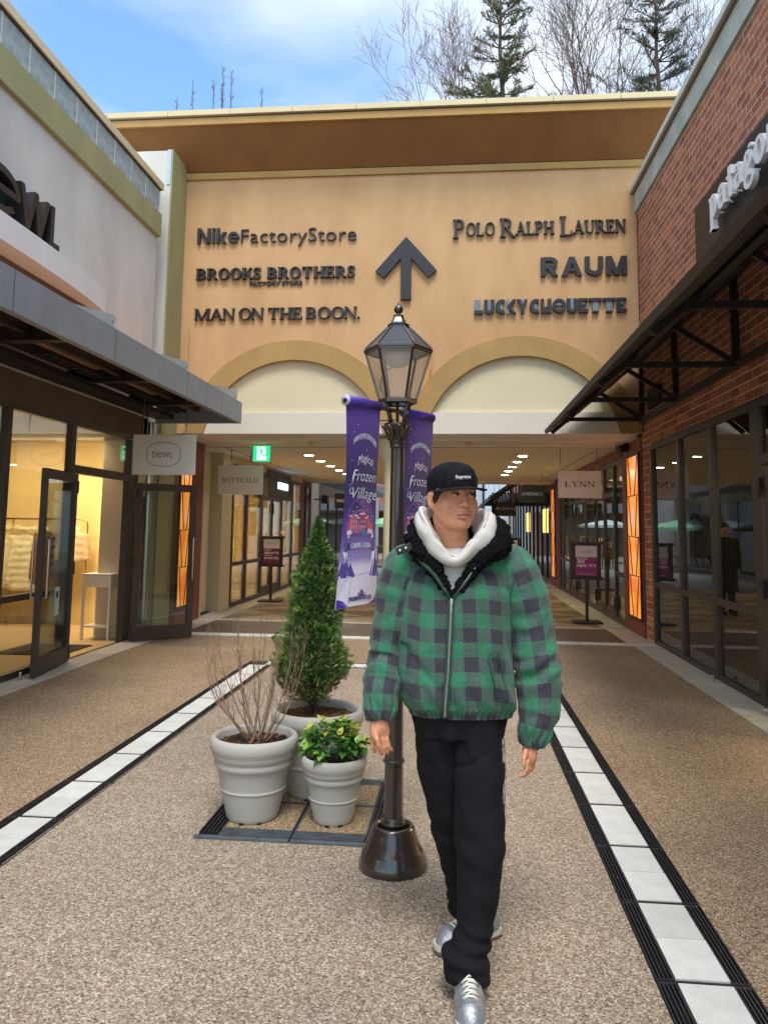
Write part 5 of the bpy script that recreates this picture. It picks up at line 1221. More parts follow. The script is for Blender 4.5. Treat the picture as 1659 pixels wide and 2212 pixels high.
for k in range(8):       # acanthus leaves round the capital
    a = 2*math.pi*k/8+.2; r = Vector((math.cos(a), math.sin(a), 0)); s_ = Vector((-math.sin(a), math.cos(a), 0)); C0 = Vector((LX, LY, 0)); mb = MB(); vs = []
    for i, (rr, z, w_) in enumerate(((.040, 1.975, .012), (.047, 1.998, .017), (.057, 2.022, .019), (.068, 2.040, .016), (.075, 2.044, .009), (.073, 2.034, .004))):
        c_ = C0+r*rr+Vector((0, 0, z)); vs += [c_-s_*w_-r*.003, c_+r*.004, c_+s_*w_-r*.003]
    fs = [q for i in range(5) for q in ((3*i, 3*i+1, 3*i+4, 3*i+3), (3*i+1, 3*i+2, 3*i+5, 3*i+4))]
    o = mb.add(vs, fs).build('acanthus_leaf', M_lamp, lmp, smooth=True); so = o.modifiers.new('s', 'SOLIDIFY'); so.thickness = .004
for k in range(4):
    a = math.pi/4+k*math.pi/2; c, s_ = math.cos(a), math.sin(a)
    MB().tube([(LX+.045*c, LY+.045*s_, 2.05), (LX+.052*c, LY+.052*s_, 2.09), (LX+.075*c, LY+.075*s_, 2.155)], [.010, .009, .011], 8).build('cradle_arm', M_lamp, lmp, smooth=True)
MB().tube([(LX, LY, 2.05), (LX, LY, 2.17)], .008, 8).build('inner_rod', M_lamp, lmp)
MB().tube([(LX-.09, LY-.03, 2.068), (LX-.01, LY, 2.075)], .003, 6).lathe([(.001, 0), (.008, .004), (.009, .010), (.006, .016), (.001, .018)], 10, (LX-.095, LY-.03, 2.058)).build('thumb_screw', M_lamp, lmp)
HX = [math.radians(60*k) for k in range(6)]
def hexring(r, z): return [(LX+r*math.cos(a), LY+r*math.sin(a), z) for a in HX]
def hexband(levels, name, mm=M_lamp, cap=True):
    mb = MB(); vs = []
    for r, z in levels: vs += hexring(r, z)
    m_ = len(levels); fs = [(j*6+i, j*6+(i+1) % 6, (j+1)*6+(i+1) % 6, (j+1)*6+i) for j in range(m_-1) for i in range(6)]
    if cap: fs += [tuple(range(5, -1, -1)), tuple(range((m_-1)*6, m_*6))]
    return mb.add(vs, fs).build(name, mm, lmp)
hexband([(.080, 2.150), (.095, 2.156), (.097, 2.172), (.090, 2.180), (.072, 2.181), (.070, 2.156)], 'lantern_base', cap=False)
M_lantern = bpy.data.materials.new('lantern_glass'); M_lantern.use_nodes = True; t = M_lantern.node_tree; p = t.nodes['Principled BSDF']; p.inputs['Base Color'].default_value = lin(196, 184, 174); p.inputs['Roughness'].default_value = .3; p.inputs['Alpha'].default_value = .34
zb, zt, rb_, rt_ = 2.176, 2.412, .091, .162
for k, a in enumerate(HX):
    b, t_ = Vector(hexring(rb_, zb)[k]), Vector(hexring(rt_, zt)[k]); MB().beam(b, t_, .011, .011, (math.cos(a), math.sin(a), 0)).build('corner_bar', M_lamp, lmp, bevel=.002)
    b2, t2 = Vector(hexring(rb_, zb)[(k+1) % 6]), Vector(hexring(rt_, zt)[(k+1) % 6])
    MB().beam(t_, t2, .012, .014).build('top_bar', M_lamp, lmp)
    MB().add([b, b2, t2, t_], [(0, 1, 2, 3)]).build('glass_pane', M_lantern, lmp)
hexband([(.166, 2.408), (.172, 2.414), (.172, 2.424), (.165, 2.430), (.060, 2.532), (.05, 2.535)], 'roof')
for k, a in enumerate(HX): MB().beam(Vector(hexring(.166, 2.432)[k]), Vector(hexring(.060, 2.535)[k]), .007, .007, (0, 0, 1)).build('roof_rib', M_lamp, lmp)
hexband([(.052, 2.530), (.058, 2.534), (.058, 2.541), (.050, 2.544), (.056, 2.548), (.056, 2.553), (.040, 2.562), (.027, 2.588), (.026, 2.596)], 'roof_cap')
lt_([(.024, 2.594), (.025, 2.600), (.012, 2.603), (.010, 2.610), (.020, 2.618), (.0235, 2.630), (.020, 2.643), (.009, 2.656), (.001, 2.670)], 20, 'finial', 60)
MB().lathe([(.001, 2.335), (.03, 2.340), (.055, 2.356), (.068, 2.380), (.072, 2.407)], 24, (LX, LY, 0)).build('lamp_dome', mat('frosted_dome', lin(206, 204, 200), .35), lmp, smooth=True)
MB().lathe([(.150, 2.4075), (.060, 2.4070), (.060, 2.415), (.150, 2.415)], 6, (LX, LY, 0)).build('ceiling_plate', mat('lantern_plate', lin(150, 146, 142), .5), lmp)
MB().tube([(LX-.06, LY+.03, 2.37), (LX-.03, LY+.02, 2.345), (LX-.055, LY+.03, 2.33), (LX-.085, LY+.03, 2.29), (LX-.09, LY+.03, 2.24), (LX-.06, LY+.02, 2.195), (LX-.01, LY, 2.182)], .004, 6).build('cable', mat('cable_grey', lin(120, 118, 116), .5), lmp, smooth=True)
bdv = Vector((.529, .848, 0)); bn = Vector((.848, -.529, 0))
MB().tube([Vector((LX, LY, 2.118))-bdv*.40, Vector((LX, LY, 2.118))+bdv*.32], .011, 10).build('banner_bar', M_lamp, lmp)

# ================================================================ banners
def banner(label, s0, s1, kick):
    top, bot = 2.125, 1.20
    b_ = thing('banner', label, 'banner', Vector((LX, LY, 0))+bdv*((s0+s1)/2)+Vector((0, 0, top)), 'twin festival banners on the lamp post')
    C0 = Vector((LX, LY, 0))
    def S(u, v, off=0):
        """u 0..1 near to far, v 0..1 top to bottom"""
        s = s0+(s1-s0)*u-kick*.05*(v**3)*(1-u*.4); z = top+(bot-top)*v-kick*.05*(1-u)*v**4+.012*math.sin(u*3.1)*v
        c = .010*math.sin(v*5+u*2)+.03*v*v*math.sin(u*math.pi)-.02*v**3*(1-u)
        return C0+bdv*s+bn*(c+off)+Vector((0, 0, z))
    nu, nv = 12, 40; mb = MB()
    for face, off in ((0, 0.0), (1, -.0012)):
        base = len(mb.v); mb.v += [tuple(S(i/nu, j/nv, off)) for j in range(nv+1) for i in range(nu+1)]
        mb.f += [tuple(base+q for q in ((j*(nu+1)+i), (j*(nu+1)+i+1), ((j+1)*(nu+1)+i+1), ((j+1)*(nu+1)+i))) for j in range(nv) for i in range(nu)]
    cl = mb.build('cloth', None, b_, smooth=True, fix=False); me = cl.data
    uvl = me.uv_layers.new(name='UVMap')
    uv = {}
    nvt = (nu+1)*(nv+1)
    for lp_ in me.loops:
        k = lp_.vertex_index % nvt; uvl.data[lp_.index].uv = ((k % (nu+1))/nu, (k//(nu+1))/nv)
    if 'banner_print' not in MATS:
        m = bpy.data.materials.new('banner_print'); m.use_nodes = True; t = m.node_tree; p = t.nodes['Principled BSDF']; uvn = t.nodes.new('ShaderNodeUVMap'); sp = t.nodes.new('ShaderNodeSeparateXYZ'); t.links.new(uvn.outputs[0], sp.inputs[0])
        cr = t.nodes.new('ShaderNodeValToRGB'); es = cr.color_ramp.elements
        st_ = [(0, lin(72, 50, 150)), (.09, lin(86, 66, 150)), (.24, lin(68, 52, 128)), (.36, lin(52, 46, 108)), (.52, lin(58, 52, 122)), (.66, lin(100, 84, 164)), (.78, lin(150, 136, 196)), (.82, lin(214, 208, 228)), (1, lin(206, 200, 216))]
        while len(es) < len(st_): es.new(.5)
        for i, (a, c) in enumerate(st_): es[i].position = a; es[i].color = c
        t.links.new(sp.outputs[1], cr.inputs[0]); t.links.new(cr.outputs[0], p.inputs['Base Color']); p.inputs['Roughness'].default_value = .45; MATS['banner_print'] = m
    me.materials.append(MATS['banner_print'])
    # rolled top sleeve
    MB().tube([C0+bdv*s0+Vector((0, 0, top-.004)), C0+bdv*s1+Vector((0, 0, top-.004))], .024, 14).build('top_sleeve', mat('banner_purple', lin(74, 52, 158), .4), b_, smooth=True)
    MB().tube([C0+bdv*(s0-.003)+Vector((0, 0, top-.004)), C0+bdv*(s0+.004)+Vector((0, 0, top-.004))], .0255, 14).build('sleeve_edge', mat('banner_hem', lin(190, 180, 214), .5), b_, smooth=True)
    W_ = s1-s0; Hh = top-bot; asp = Hh/W_
    cnt_ = [0]
    def flat(poly, mm, nm='print', lift=0):
        """print polygon given in banner uv"""
        cnt_[0] += 1; o_ = .0008+.0002*lift+.00003*cnt_[0]; mb = MB(); mb.add([S(u, v, o_) for u, v in poly], [tuple(range(len(poly)))]); return mb
    def out(mb, mm, nm='print'): return mb.build(nm, mm, b_, fix=False)
    def tx(txt, u, v, wd, sz, mm, shear=0, off=0, arc=0, nm='lettering'):
        m_ = text_mb(txt, sz, (0, 0, 0), depth=.0001, shear=shear, width=wd, offset=off)
        cnt_[0] += 1; o_ = .0016+.00004*cnt_[0]
        vs = []
        for x, y, z in m_.v:
            uu = u+x/W_; vv = v-z/Hh
            if arc: vv += arc*((x/wd)*2)**2
            vs.append(S(uu, vv, o_-y*.5))
        m_.v = [tuple(q) for q in vs]; return m_.build(nm, mm, b_, fix=False)
    Mw = mat('print_silver', lin(222, 226, 240), .35, noise=.12, nscale=40); Md = mat('print_deep', lin(40, 34, 96), .5)
    # emblem of the season: snow globe with houses
    def ell(cu, cv, ru, rv, n=28, a0=0, a1=360): return [(cu+ru*math.cos(math.radians(a0+(a1-a0)*k/n)), cv+rv*math.sin(math.radians(a0+(a1-a0)*k/n))) for k in range(n)]
    out(flat([(p[0], min(p[1], .66)) for p in ell(.5, .60, .43, .125)], None), mat('print_globe', lin(112, 78, 150), .5)); out(flat([(p[0], min(p[1], .66)) for p in ell(.5, .625, .38, .085)], None), mat('print_globe_glow', lin(164, 100, 150), .5))
    Mh = mat('print_rose', lin(196, 96, 120), .5); Mh2 = mat('print_mauve', lin(110, 84, 140), .5); Mrd = mat('print_red', lin(200, 44, 70), .5); Msn = mat('print_snow', lin(220, 222, 240), .5); Mbl = mat('print_blue', lin(60, 120, 190), .5)
    bx = MB()
    def rect(u0, u1, v0, v1): return [(u0, v0), (u1, v0), (u1, v1), (u0, v1)]
    for r_, mm in ((rect(.18, .38, .575, .650), Mh), (rect(.38, .70, .585, .655), Mh2), (rect(.70, .88, .578, .650), Mh), (rect(.16, .40, .566, .574), Msn), (rect(.38, .70, .578, .584), Msn), (rect(.68, .90, .570, .577), Msn), (ell(.54, .575, .09, .014, 14), Mrd), (ell(.54, .562, .10, .006, 12), Msn),
                   (rect(.15, .90, .655, .676), Msn), (rect(.10, .92, .676, .688), Mh2), (rect(.28, .50, .645, .665), Mh2), (rect(.52, .70, .645, .667), Mbl), (ell(.18, .650, .07, .012, 12), Msn)):
        out(flat(r_, None), mm)
    for k in range(6):
        u = .21+.065*k+(.06 if k > 2 else 0)*1.4
        out(flat(rect(u, u+.03, .592, .606), None), mat('print_window', lin(236, 150, 140), .5)); out(flat(ell(u+.015, .625, .018, .010, 10), None), MATS['print_window'])
    out(flat([(.70, .655), (.76, .628), (.80, .645), (.85, .630), (.90, .655)], None), Msn)
    for u, v in ((.2, .16), (.8, .2), (.15, .3), (.88, .33), (.6, .24), (.32, .12), (.52, .50), (.36, .53), (.7, .54), (.12, .42), (.93, .46), (.45, .545), (.25, .55), (.82, .57)): out(flat(ell(u, v, .012, .0032, 6), None), Msn)
    # base of the globe with the dates, snow path, firs, snow field
    out(flat([(.06, .688), (.94, .688), (.92, .742), (.10, .742)], None), mat('print_violet', lin(104, 84, 168), .5)); out(flat(rect(.16, .86, .700, .732), None), Md)
    out(flat([(.04, .735), (.10, .742), (.92, .742), (.97, .730), (.90, .80), (.80, .87), (.20, .87), (.14, .80)], None), Msn)
    for u, hgt in ((.14, .09), (.24, .055), (.06, .07), (.86, .075), (.95, .10)): out(flat([(u, .85-hgt), (u+.11, .862), (u-.11, .862)], None), mat('print_fir', lin(88, 72, 150), .5))
    out(flat([(-.0, .85), (.25, .858), (.5, .852), (.75, .845), (1.0, .850), (1.0, .985), (.8, .998), (.2, .998), (0, .96)], None), mat('print_snowfield', lin(206, 202, 220), .5, noise=.06, nscale=18))
    out(flat([(0, .955), (.10, .965), (.22, .998), (0, .998)], None), mat('banner_purple', lin(74, 52, 158))); out(flat([(1.0, .94), (1.0, .998), (.66, .998), (.84, .982)], None), MATS['banner_purple'])
    tx('신세계사이먼 파주 프리미엄 아울렛', .53, .175, .72*W_, .03, Mw, off=.0006, arc=.035)
    tx('Magical', .55, .285, .50*W_, .055, Mw, shear=.25, arc=.022); tx('Frozen', .54, .375, .76*W_, .075, Mw, shear=.30, off=-.0006); tx('Village', .54, .462, .80*W_, .075, Mw, shear=.30, off=-.0006)
    for (a, b, c, d) in (((.26, .34), (.16, .365), (.20, .40), (.17, .415)), ((.15, .43), (.08, .455), (.14, .475), (.24, .455))):     # swashes of the script capitals
        A = [a, b, c, d]; lo, hi = [], []
        for k in range(13):
            t_ = k/12; m1 = (1-t_)**3; m2 = 3*t_*(1-t_)**2; m3 = 3*t_*t_*(1-t_); m4 = t_**3
            u = m1*a[0]+m2*b[0]+m3*c[0]+m4*d[0]; v = m1*a[1]+m2*b[1]+m3*c[1]+m4*d[1]; w_ = .018*math.sin(math.pi*t_)+.006; lo.append((u-w_/2, v)); hi.append((u+w_/2, v+.002))
        out(flat(lo+hi[::-1], None), Mw)
    tx('11.28(FRI) - 2.1(SUN)', .51, .716, .62*W_, .03, Mw, off=.0006)
    tx('GO', .5, .935, .08*W_, .015, Md, off=.001); tx('PAJU', .5, .950, .18*W_, .02, Md, off=.001); tx('PREMIUM OUTLETS', .5, .966, .55*W_, .022, Md, off=.001)
    return b_
banner('left purple festival banner with script lettering and a snow globe, hanging from the lamp post', -.393, -.150, .25)
banner('right purple festival banner behind the man shoulder, hanging from the lamp post', .050, .303, .3)

# ================================================================ left shop contents
def rack_coat(label, cx, cy, ztop, w_, L, col, puff, fur=None, ang=0, col2=None):
    c_ = thing('hanging_coat', label, 'coat', (cx, cy, ztop), 'coats on the shop rail')
    u = Vector((math.cos(ang), math.sin(ang), 0)); n = Vector((-math.sin(ang), math.cos(ang), 0)); C0 = Vector((cx, cy, 0))
    def loft(name, rows, mm, n_=20):
        mb = MB(); vs = []
        for z, a, b, ox in rows:
            for k in range(n_):
                t_ = 2*math.pi*k/n_; vs.append(C0+u*(ox+a*math.cos(t_))+n*(b*math.sin(t_))+Vector((0, 0, z)))
        m_ = len(rows); fs = [(j*n_+i, j*n_+(i+1) % n_, (j+1)*n_+(i+1) % n_, (j+1)*n_+i) for j in range(m_-1) for i in range(n_)]+[tuple(range(n_)), tuple(range((m_-1)*n_, m_*n_))]
        return mb.add(vs, fs).build(name, mm, c_, smooth=True)
    mm = mat('coat_%d_%d_%d' % tuple(int(v*255) for v in col[:3]), col, .75, noise=.1, nscale=8, bump=.3, bscale=30)
    rows = []; nb = int(L/.10) if puff else 8
    for k in range(nb*4+1):
        t_ = k/(nb*4); z = ztop-.07-L*t_; pf = (1+.13*abs(math.sin(t_*nb*math.pi))) if puff else 1
        a = (w_*.5*(.45+.55*min(1, t_*7)))*(1+.12*t_); rows.append((z, a*pf*.96, (.075+.02*t_)*pf, 0))
    loft('body', rows, mm)
    for sg in (-1, 1):
        rows = []
        for k in range(nb*4+1):
            t_ = k/(nb*4); pf = (1+.14*abs(math.sin(t_*nb*math.pi*.9))) if puff else 1
            rows.append((ztop-.10-(L*.86)*t_, (.062-.014*t_)*pf, .06*pf, sg*(w_*.42+.13*math.sin(t_*1.5)*w_*1.4)))
        loft('sleeve', rows, mm)
    if fur:
        mb = MB(); R_ = random.Random(3)
        for k in range(900):
            a = R_.uniform(0, 6.28); rr = w_*.36; ph = R_.uniform(0, 6.28); p_ = C0+u*(rr*math.cos(a))+n*(.07*math.sin(a)-.02)+Vector((0, 0, ztop+.0+.02*math.cos(a*2))); d = (u*math.cos(a)*math.cos(ph)+n*math.sin(a)*math.cos(ph)+Vector((0, 0, math.sin(ph)))).normalized()
            q = d.orthogonal().normalized()*.004; mb.add([p_-q+d*.02, p_+q+d*.02, p_+d*R_.uniform(.05, .075)], [(0, 1, 2)])
        for k in range(9):
            a = 6.28*k/9; mb.lathe([(.001, -.035), (.03, -.025), (.04, 0), (.03, .025), (.001, .035)], 10, tuple(C0+u*(w_*.36*math.cos(a))+n*(.06*math.sin(a)-.02)+Vector((0, 0, ztop))))
        mb.build('fur_trim', fur, c_, fix=False)
    else: loft('collar', [(ztop-.10, w_*.26, .07, 0), (ztop-.04, w_*.22, .06, 0), (ztop+.02, w_*.20, .05, 0)], mat('coat_collar', lin(236, 214, 176), .95, bump=.6, bscale=90))
    MB().tube([C0+Vector((0, 0, ztop+.0)), C0+Vector((0, 0, ztop+.09)), C0+u*.02+Vector((0, 0, ztop+.11))], .003, 5).build('hanger_hook', M_steel, c_)
    return c_
rk = thing('clothes_rail', 'brass clothes rail with rounded end inside the left shop', 'clothes rail', (-6.2, 11.30, 0))
rz = 1.62
MB().tube([(-5.60, 11.30, .004), (-5.60, 11.30, rz-.10), (-5.615, 11.30, rz-.04), (-5.66, 11.30, rz-.008), (-5.72, 11.30, rz), (-7.4, 11.30, rz)], .014, 10).tube([(-6.80, 11.30, .004), (-6.80, 11.30, rz)], .012, 8).build('rail', M_brass, rk, smooth=True)
rack_coat('cropped cream quilted jacket with light collar, at the end of the brass rail', -5.80, 11.28, 1.50, .36, .46, lin(218, 186, 142), True, ang=.1)
rack_coat('long cream puffer coat with fur trimmed hood, nearest the open door leaf', -6.55, 11.28, 1.46, .40, .86, lin(240, 226, 182), True, fur=mat('fur_cream', lin(236, 220, 176), .95), ang=.2)
rack_coat('second cream puffer coat with fur trim, farthest left on the rail', -6.98, 11.26, 1.47, .40, .84, lin(236, 220, 176), True, fur=MATS['fur_cream'], ang=.2)
rack_coat('brown suede coat between the puffer coats and the door leaf', -6.24, 11.30, 1.50, .30, .80, lin(128, 84, 52), False, ang=.3)
tb = thing('display_table', 'narrow white console table just inside the open left door', 'table', (-4.83, 10.28, 0))
MB().box(-5.03, -4.63, 10.08, 10.50, .70, .86).build('apron', mat('table_white', lin(232, 220, 200), .6), tb, bevel=.003); MB().box(-5.04, -4.62, 10.07, 10.51, .862, .88).build('tabletop', MATS['table_white'], tb, bevel=.003)
MB().box(-5.01, -4.65, 10.10, 10.48, .16, .185).build('shelf', MATS['table_white'], tb)
for x in (-5.03, -4.66):
    for y in (10.08, 10.47): MB().box(x, x+.032, y, y+.03, .003, .70).build('leg', MATS['table_white'], tb)

# ================================================================ street beyond the passage
fb = thing('brick_building', 'far red brick building with a pale stone edge at the end of the street', 'building', (0, 46, 0))
def brick_tex():
    m = bpy.data.materials.new('far_brick'); m.use_nodes = True; t = m.node_tree; p = t.nodes['Principled BSDF']; b = t.nodes.new('ShaderNodeTexBrick'); tcn = t.nodes.new('ShaderNodeTexCoord'); mp = t.nodes.new('ShaderNodeMapping'); mp.inputs['Rotation'].default_value = (math.pi/2, 0, 0)
    t.links.new(tcn.outputs['Object'], mp.inputs[0]); t.links.new(mp.outputs[0], b.inputs[0]); b.inputs['Color1'].default_value = lin(150, 84, 66); b.inputs['Color2'].default_value = lin(170, 100, 78); b.inputs['Mortar'].default_value = lin(180, 160, 146); b.inputs['Scale'].default_value = 2.2; t.links.new(b.outputs[0], p.inputs['Base Color']); p.inputs['Roughness'].default_value = .9; return m
M_fbr = brick_tex()
MB().box(-14, 1.6, 46, 52, 0, 9).build('wall', M_fbr, fb); MB().box(1.2, 1.6, 45.9, 46, 0, 9).build('stone_edge', mat('far_stone', lin(206, 214, 218), .8), fb)
MB().box(-9, 1.0, 45.2, 46, 2.55, 3.0).build('awning', M_awn, fb); MB().box(-7, .8, 45.95, 45.99, .1, 2.4).build('shop_window', mat('far_window', lin(70, 72, 70), .15, spec=.8), fb)
f2 = thing('shop_building', 'pale blue white building seen far behind the truss canopy', 'building', (5, 44, 0))
MB().box(1.7, 12, 44, 50, 0, 9).build('wall', mat('far_pale', lin(196, 214, 226), .8), f2); MB().box(3.0, 5.5, 43.96, 43.99, 1, 2.4).build('window', MATS['far_window'], f2)
f3 = thing('shop_building', 'left street building with a grey awning beyond the passage', 'building', (-5, 30, 0))
MB().box(-9, -4.4, 24.3, 44, 0, 5.5).build('wall', M_grey_st, f3); MB().box(-4.39, -3.0, 24.5, 36, 2.95, 3.2).build('awning', M_awn, f3); MB().box(-4.395, -4.36, 24.6, 34, .1, 2.6).build('shop_window', mat('left_far_glass', lin(74, 80, 82), .08, spec=.9), f3)
for y in (26, 28, 30, 32): MB().box(-4.36, -4.33, y, y+.08, .1, 2.6).build('frame', M_brown, f3)
f4 = thing('shop_building', 'right street building with dark shop fronts beyond the passage', 'building', (4.5, 30, 0))
MB().box(2.9, 9, 22.6, 42, 0, 5.5).build('wall', M_fbr, f4); MB().box(2.86, 2.89, 22.8, 40, .05, 2.7).build('shop_window', mat('right_far_glass', lin(56, 60, 60), .08, spec=.9), f4)
for k in range(12): MB().box(2.82, 2.86, 23+1.4*k, 23.08+1.4*k, .05, 2.7).build('frame', M_brown, f4)
for y in (24.2, 30): MB().box(2.845, 2.859, y, y+1.3, 1.45, 2.2).build('lit_window', mat('warm_window', lin(255, 214, 120), .5, emit=lin(255, 206, 110), estr=.9), f4)
c4 = thing('truss_canopy', 'far black lattice canopy over the dark hanging signs', 'canopy', (2, 28, 3))
MB().prism([(1.05, 2.45), (2.86, 3.75), (2.86, 3.8), (1.0, 2.5)], 23.5, 36).build('roof_sheet', mat('canopy_glass', lin(46, 50, 52), .3), c4)
for k in range(9):
    y = 23.6+1.5*k; MB().beam((1.1, y, 2.62), (2.85, y, 2.62), .05, .05).beam((1.15, y, 2.5), (2.85, y, 3.6), .05, .05).beam((2.3, y, 2.62), (2.3, y, 3.3), .04, .04).beam((1.7, y, 2.62), (1.7, y, 3.0), .04, .04).build('truss', M_black, c4)
M_umg = mat('parasol_green', lin(150, 210, 170), .8); M_umw = mat('parasol_white', lin(214, 232, 228), .8)
def parasol(label, x, y, m, r=1.15, z=1.95):
    p_ = thing('parasol', label, 'parasol', (x, y, 0), 'parasols of the far terrace'); mb = MB(); n = 8; vs = [(x, y, z)]+[(x+r*math.cos(6.283*k/n+.3), y+r*math.sin(6.283*k/n+.3), z-.26) for k in range(n)]+[(x+r*math.cos(6.283*k/n+.3), y+r*math.sin(6.283*k/n+.3), z-.38) for k in range(n)]
    mb.add(vs, [(0, 1+k, 1+(k+1) % n) for k in range(n)]+[(1+k, 1+n+k, 1+n+(k+1) % n, 1+(k+1) % n) for k in range(n)]).build('canopy', m, p_); MB().tube([(x, y, 0), (x, y, z)], .025, 8).build('pole', M_steel, p_)
parasol('pale green parasol seen between the purple banner and the column', -2.75, 30, M_umg); parasol('white parasol on the far terrace left of the banner', -4.3, 33, M_umw, 1.1, 2.05); parasol('white green parasol farther back behind the column', -1.6, 37, M_umw, 1.3, 2.05)
M_rch = mat('chair_red', lin(190, 50, 40), .5)
def chair(label, x, y, a=0):
    c_ = thing('red_chair', label, 'chair', (x, y, 0), 'red terrace chairs'); MB().box(x-.22, x+.22, y-.22, y+.22, .44, .47).build('seat', M_rch, c_); MB().box(x+.17, x+.21, y-.22, y+.22, .50, .85).build('backrest', M_rch, c_)
    for dx in (-.19, .19):
        for dy in (-.19, .19): MB().tube([(x+dx, y+dy, .44), (x+dx*1.2, y+dy*1.2, 0)], .013, 6).build('leg', M_rch, c_)
chair('red chair at the far terrace, seen just left of the column', -2.95, 33.5); chair('second red chair farther left on the far terrace', -3.9, 34.5)
tt = thing('terrace_table', 'small round grey table among the red chairs far away', 'table', (-3.4, 33.8, 0)); MB().lathe([(.35, .72), (.35, .74)], 16, (-3.4, 33.8, 0)).build('tabletop', M_steel, tt); MB().lathe([(.2, 0), (.03, .03), (.03, .72)], 12, (-3.4, 33.8, 0)).build('stand', M_steel, tt)

# ================================================================ trees behind the roof
random.seed(33)
M_bark = mat('bark_grey', lin(104, 90, 80), .95, noise=.2, nscale=6); M_barkp = mat('bark_pale', lin(128, 108, 96), .95, noise=.2, nscale=6); M_need = mat('needle_olive', lin(128, 134, 84), .8, col2=lin(84, 98, 62), nscale=3); M_need2 = mat('needle_dark', lin(66, 88, 56), .8, col2=lin(44, 64, 44), nscale=3)
def conifer(label, x, y, z0, ztop, R0, dens, nm):
    t_ = thing('conifer_tree', label, 'tree', (x, y, 0), 'trees behind the arcade roof'); mb = MB(); mb.tube([(x, y, 0), (x+.1, y, z0), (x-.05, y, (z0+ztop)/2), (x, y, ztop)], [.22, .09, .055, .015], 8).build('trunk', M_bark, t_)
    br = MB(); nd = MB(); z = z0
    while z < ztop:
        f = (ztop-z)/(ztop-z0); R_ = R0*(.25+.75*f)*random.uniform(.75, 1.1)
        for k in range(random.randint(4, 6)):
            a = random.uniform(0, 6.28); L = R_*random.choice((.5, .8, .95, 1.12))*random.uniform(.8, 1.1); d = Vector((math.cos(a), math.sin(a), random.uniform(.0, .35))); p0 = Vector((x, y, z)); pts = [p0+d*L*t+Vector((0, 0, .22*L*t*t)) for t in (0, .35, .7, 1)]
            br.tube(pts, [.03, .022, .014, .006], 4, cap=False)
            for q in range(int(dens*L)):
                t = random.uniform(.2, 1.0); c = pts[0].lerp(pts[3], t); sd = d.cross(Vector((0, 0, 1))).normalized()*random.choice((-1, 1)); tw = (sd*random.uniform(.2, 1)+d*.6+Vector((0, 0, random.uniform(-.1, .5)))).normalized(); Lt = random.uniform(.12, .34)*(1.1-.3*t)
                br.tube([c, c+tw*Lt], [.006, .003], 3, cap=False)
                for r_ in range(9):
                    pp = c+tw*Lt*(r_+.5)/9; nn = Vector((random.uniform(-1, 1), random.uniform(-1, 1), random.uniform(-.3, 1))).normalized(); qd = nn.orthogonal().normalized()*.016; nd.add([pp-qd, pp+qd, pp+nn*.10+tw*.05], [(0, 1, 2)])
        z += random.uniform(.28, .42)
    br.build('branches', M_bark, t_); nd.build('needles', nm, t_, fix=False)
conifer('airy olive conifer rising behind the middle of the roof', 1.37, 22, 13.2, 18.8, 1.75, 26, M_need)
conifer('darker tall conifer behind the right end of the roof', 6.25, 23, 13.2, 19.5, 2.0, 20, M_need2)
def bare_tree(label, x, y, z0, spread, h, lean, n0, dep, mm, r0=.10, group='trees behind the arcade roof'):
    t_ = thing('bare_tree', label, 'tree', (x, y, 0), group); MB().tube([(x, y, 0), (x, y, z0)], [r0*1.6, r0], 8).build('trunk', mm, t_); mb = MB()
    for k in range(n0):
        a = random.uniform(0, 6.28); grow(mb, Vector((x, y, z0-.05)), Vector((math.cos(a)*spread+lean, math.sin(a)*spread, 1)), h*random.uniform(.8, 1.1), r0*.42, dep, .62, .05, None, 5, 4, (3, 4), .70, .0045, .16)
    mb.build('branches', mm, t_, smooth=True)
bare_tree('leafless tree with reddish twigs left of the middle conifer', .3, 21.5, 12.6, .75, 1.7, -.5, 6, 4, M_barkp, .07)
bare_tree('tall leafless tree between the two conifers', 3.9, 22, 12.0, .40, 2.7, .05, 7, 4, M_bark, .10)
bare_tree('pale leafless tree beside the darker conifer at right', 5.4, 24, 12.5, .42, 2.7, -.1, 6, 4, M_barkp, .09)
bare_tree('leafless tree at the far right above the brick parapet', 7.6, 24, 12.5, .45, 2.5, 0, 5, 4, M_bark, .09)
for i, (x, zt, lab) in enumerate(((-8.5, 14.9, 'leftmost short twig sticking up above the roof edge'), (-8.0, 15.5, 'long leaning twig above the left roof edge'), (-7.35, 15.5, 'forked twig above the left roof edge'), (-7.05, 15.9, 'tallest upright twig pair above the left roof edge'), (-5.8, 15.1, 'lone thin twig standing right of the twig group on the roof edge'))):
    t_ = thing('shoot', lab, 'branch', (x, 22, 0), 'thin shoots behind the left roof edge'); mb = MB()
    for q in range(2 if i in (2, 3) else 1):
        b = Vector((x+.25+q*.12, 22, 0)); T = Vector((x-.25+q*.3, 22, zt-q*.15)); pts = [b.lerp(T, t)+Vector((random.uniform(-.02, .02), 0, 0)) for t in (0, .8, .86, .92, .97, 1)]; mb.tube(pts, [.05, .02, .018, .015, .011, .008], 4, cap=False)
        for k in range(26):
            t = random.uniform(.9, .998); c = b.lerp(T, t); d = Vector((random.choice((-1, 1))*random.uniform(.4, 1), random.uniform(-.5, .5), 1)).normalized(); mb.tube([c, c+d*random.uniform(.06, .16)], [.008, .006], 3, cap=False)
    mb.build('stem', M_bark, t_)
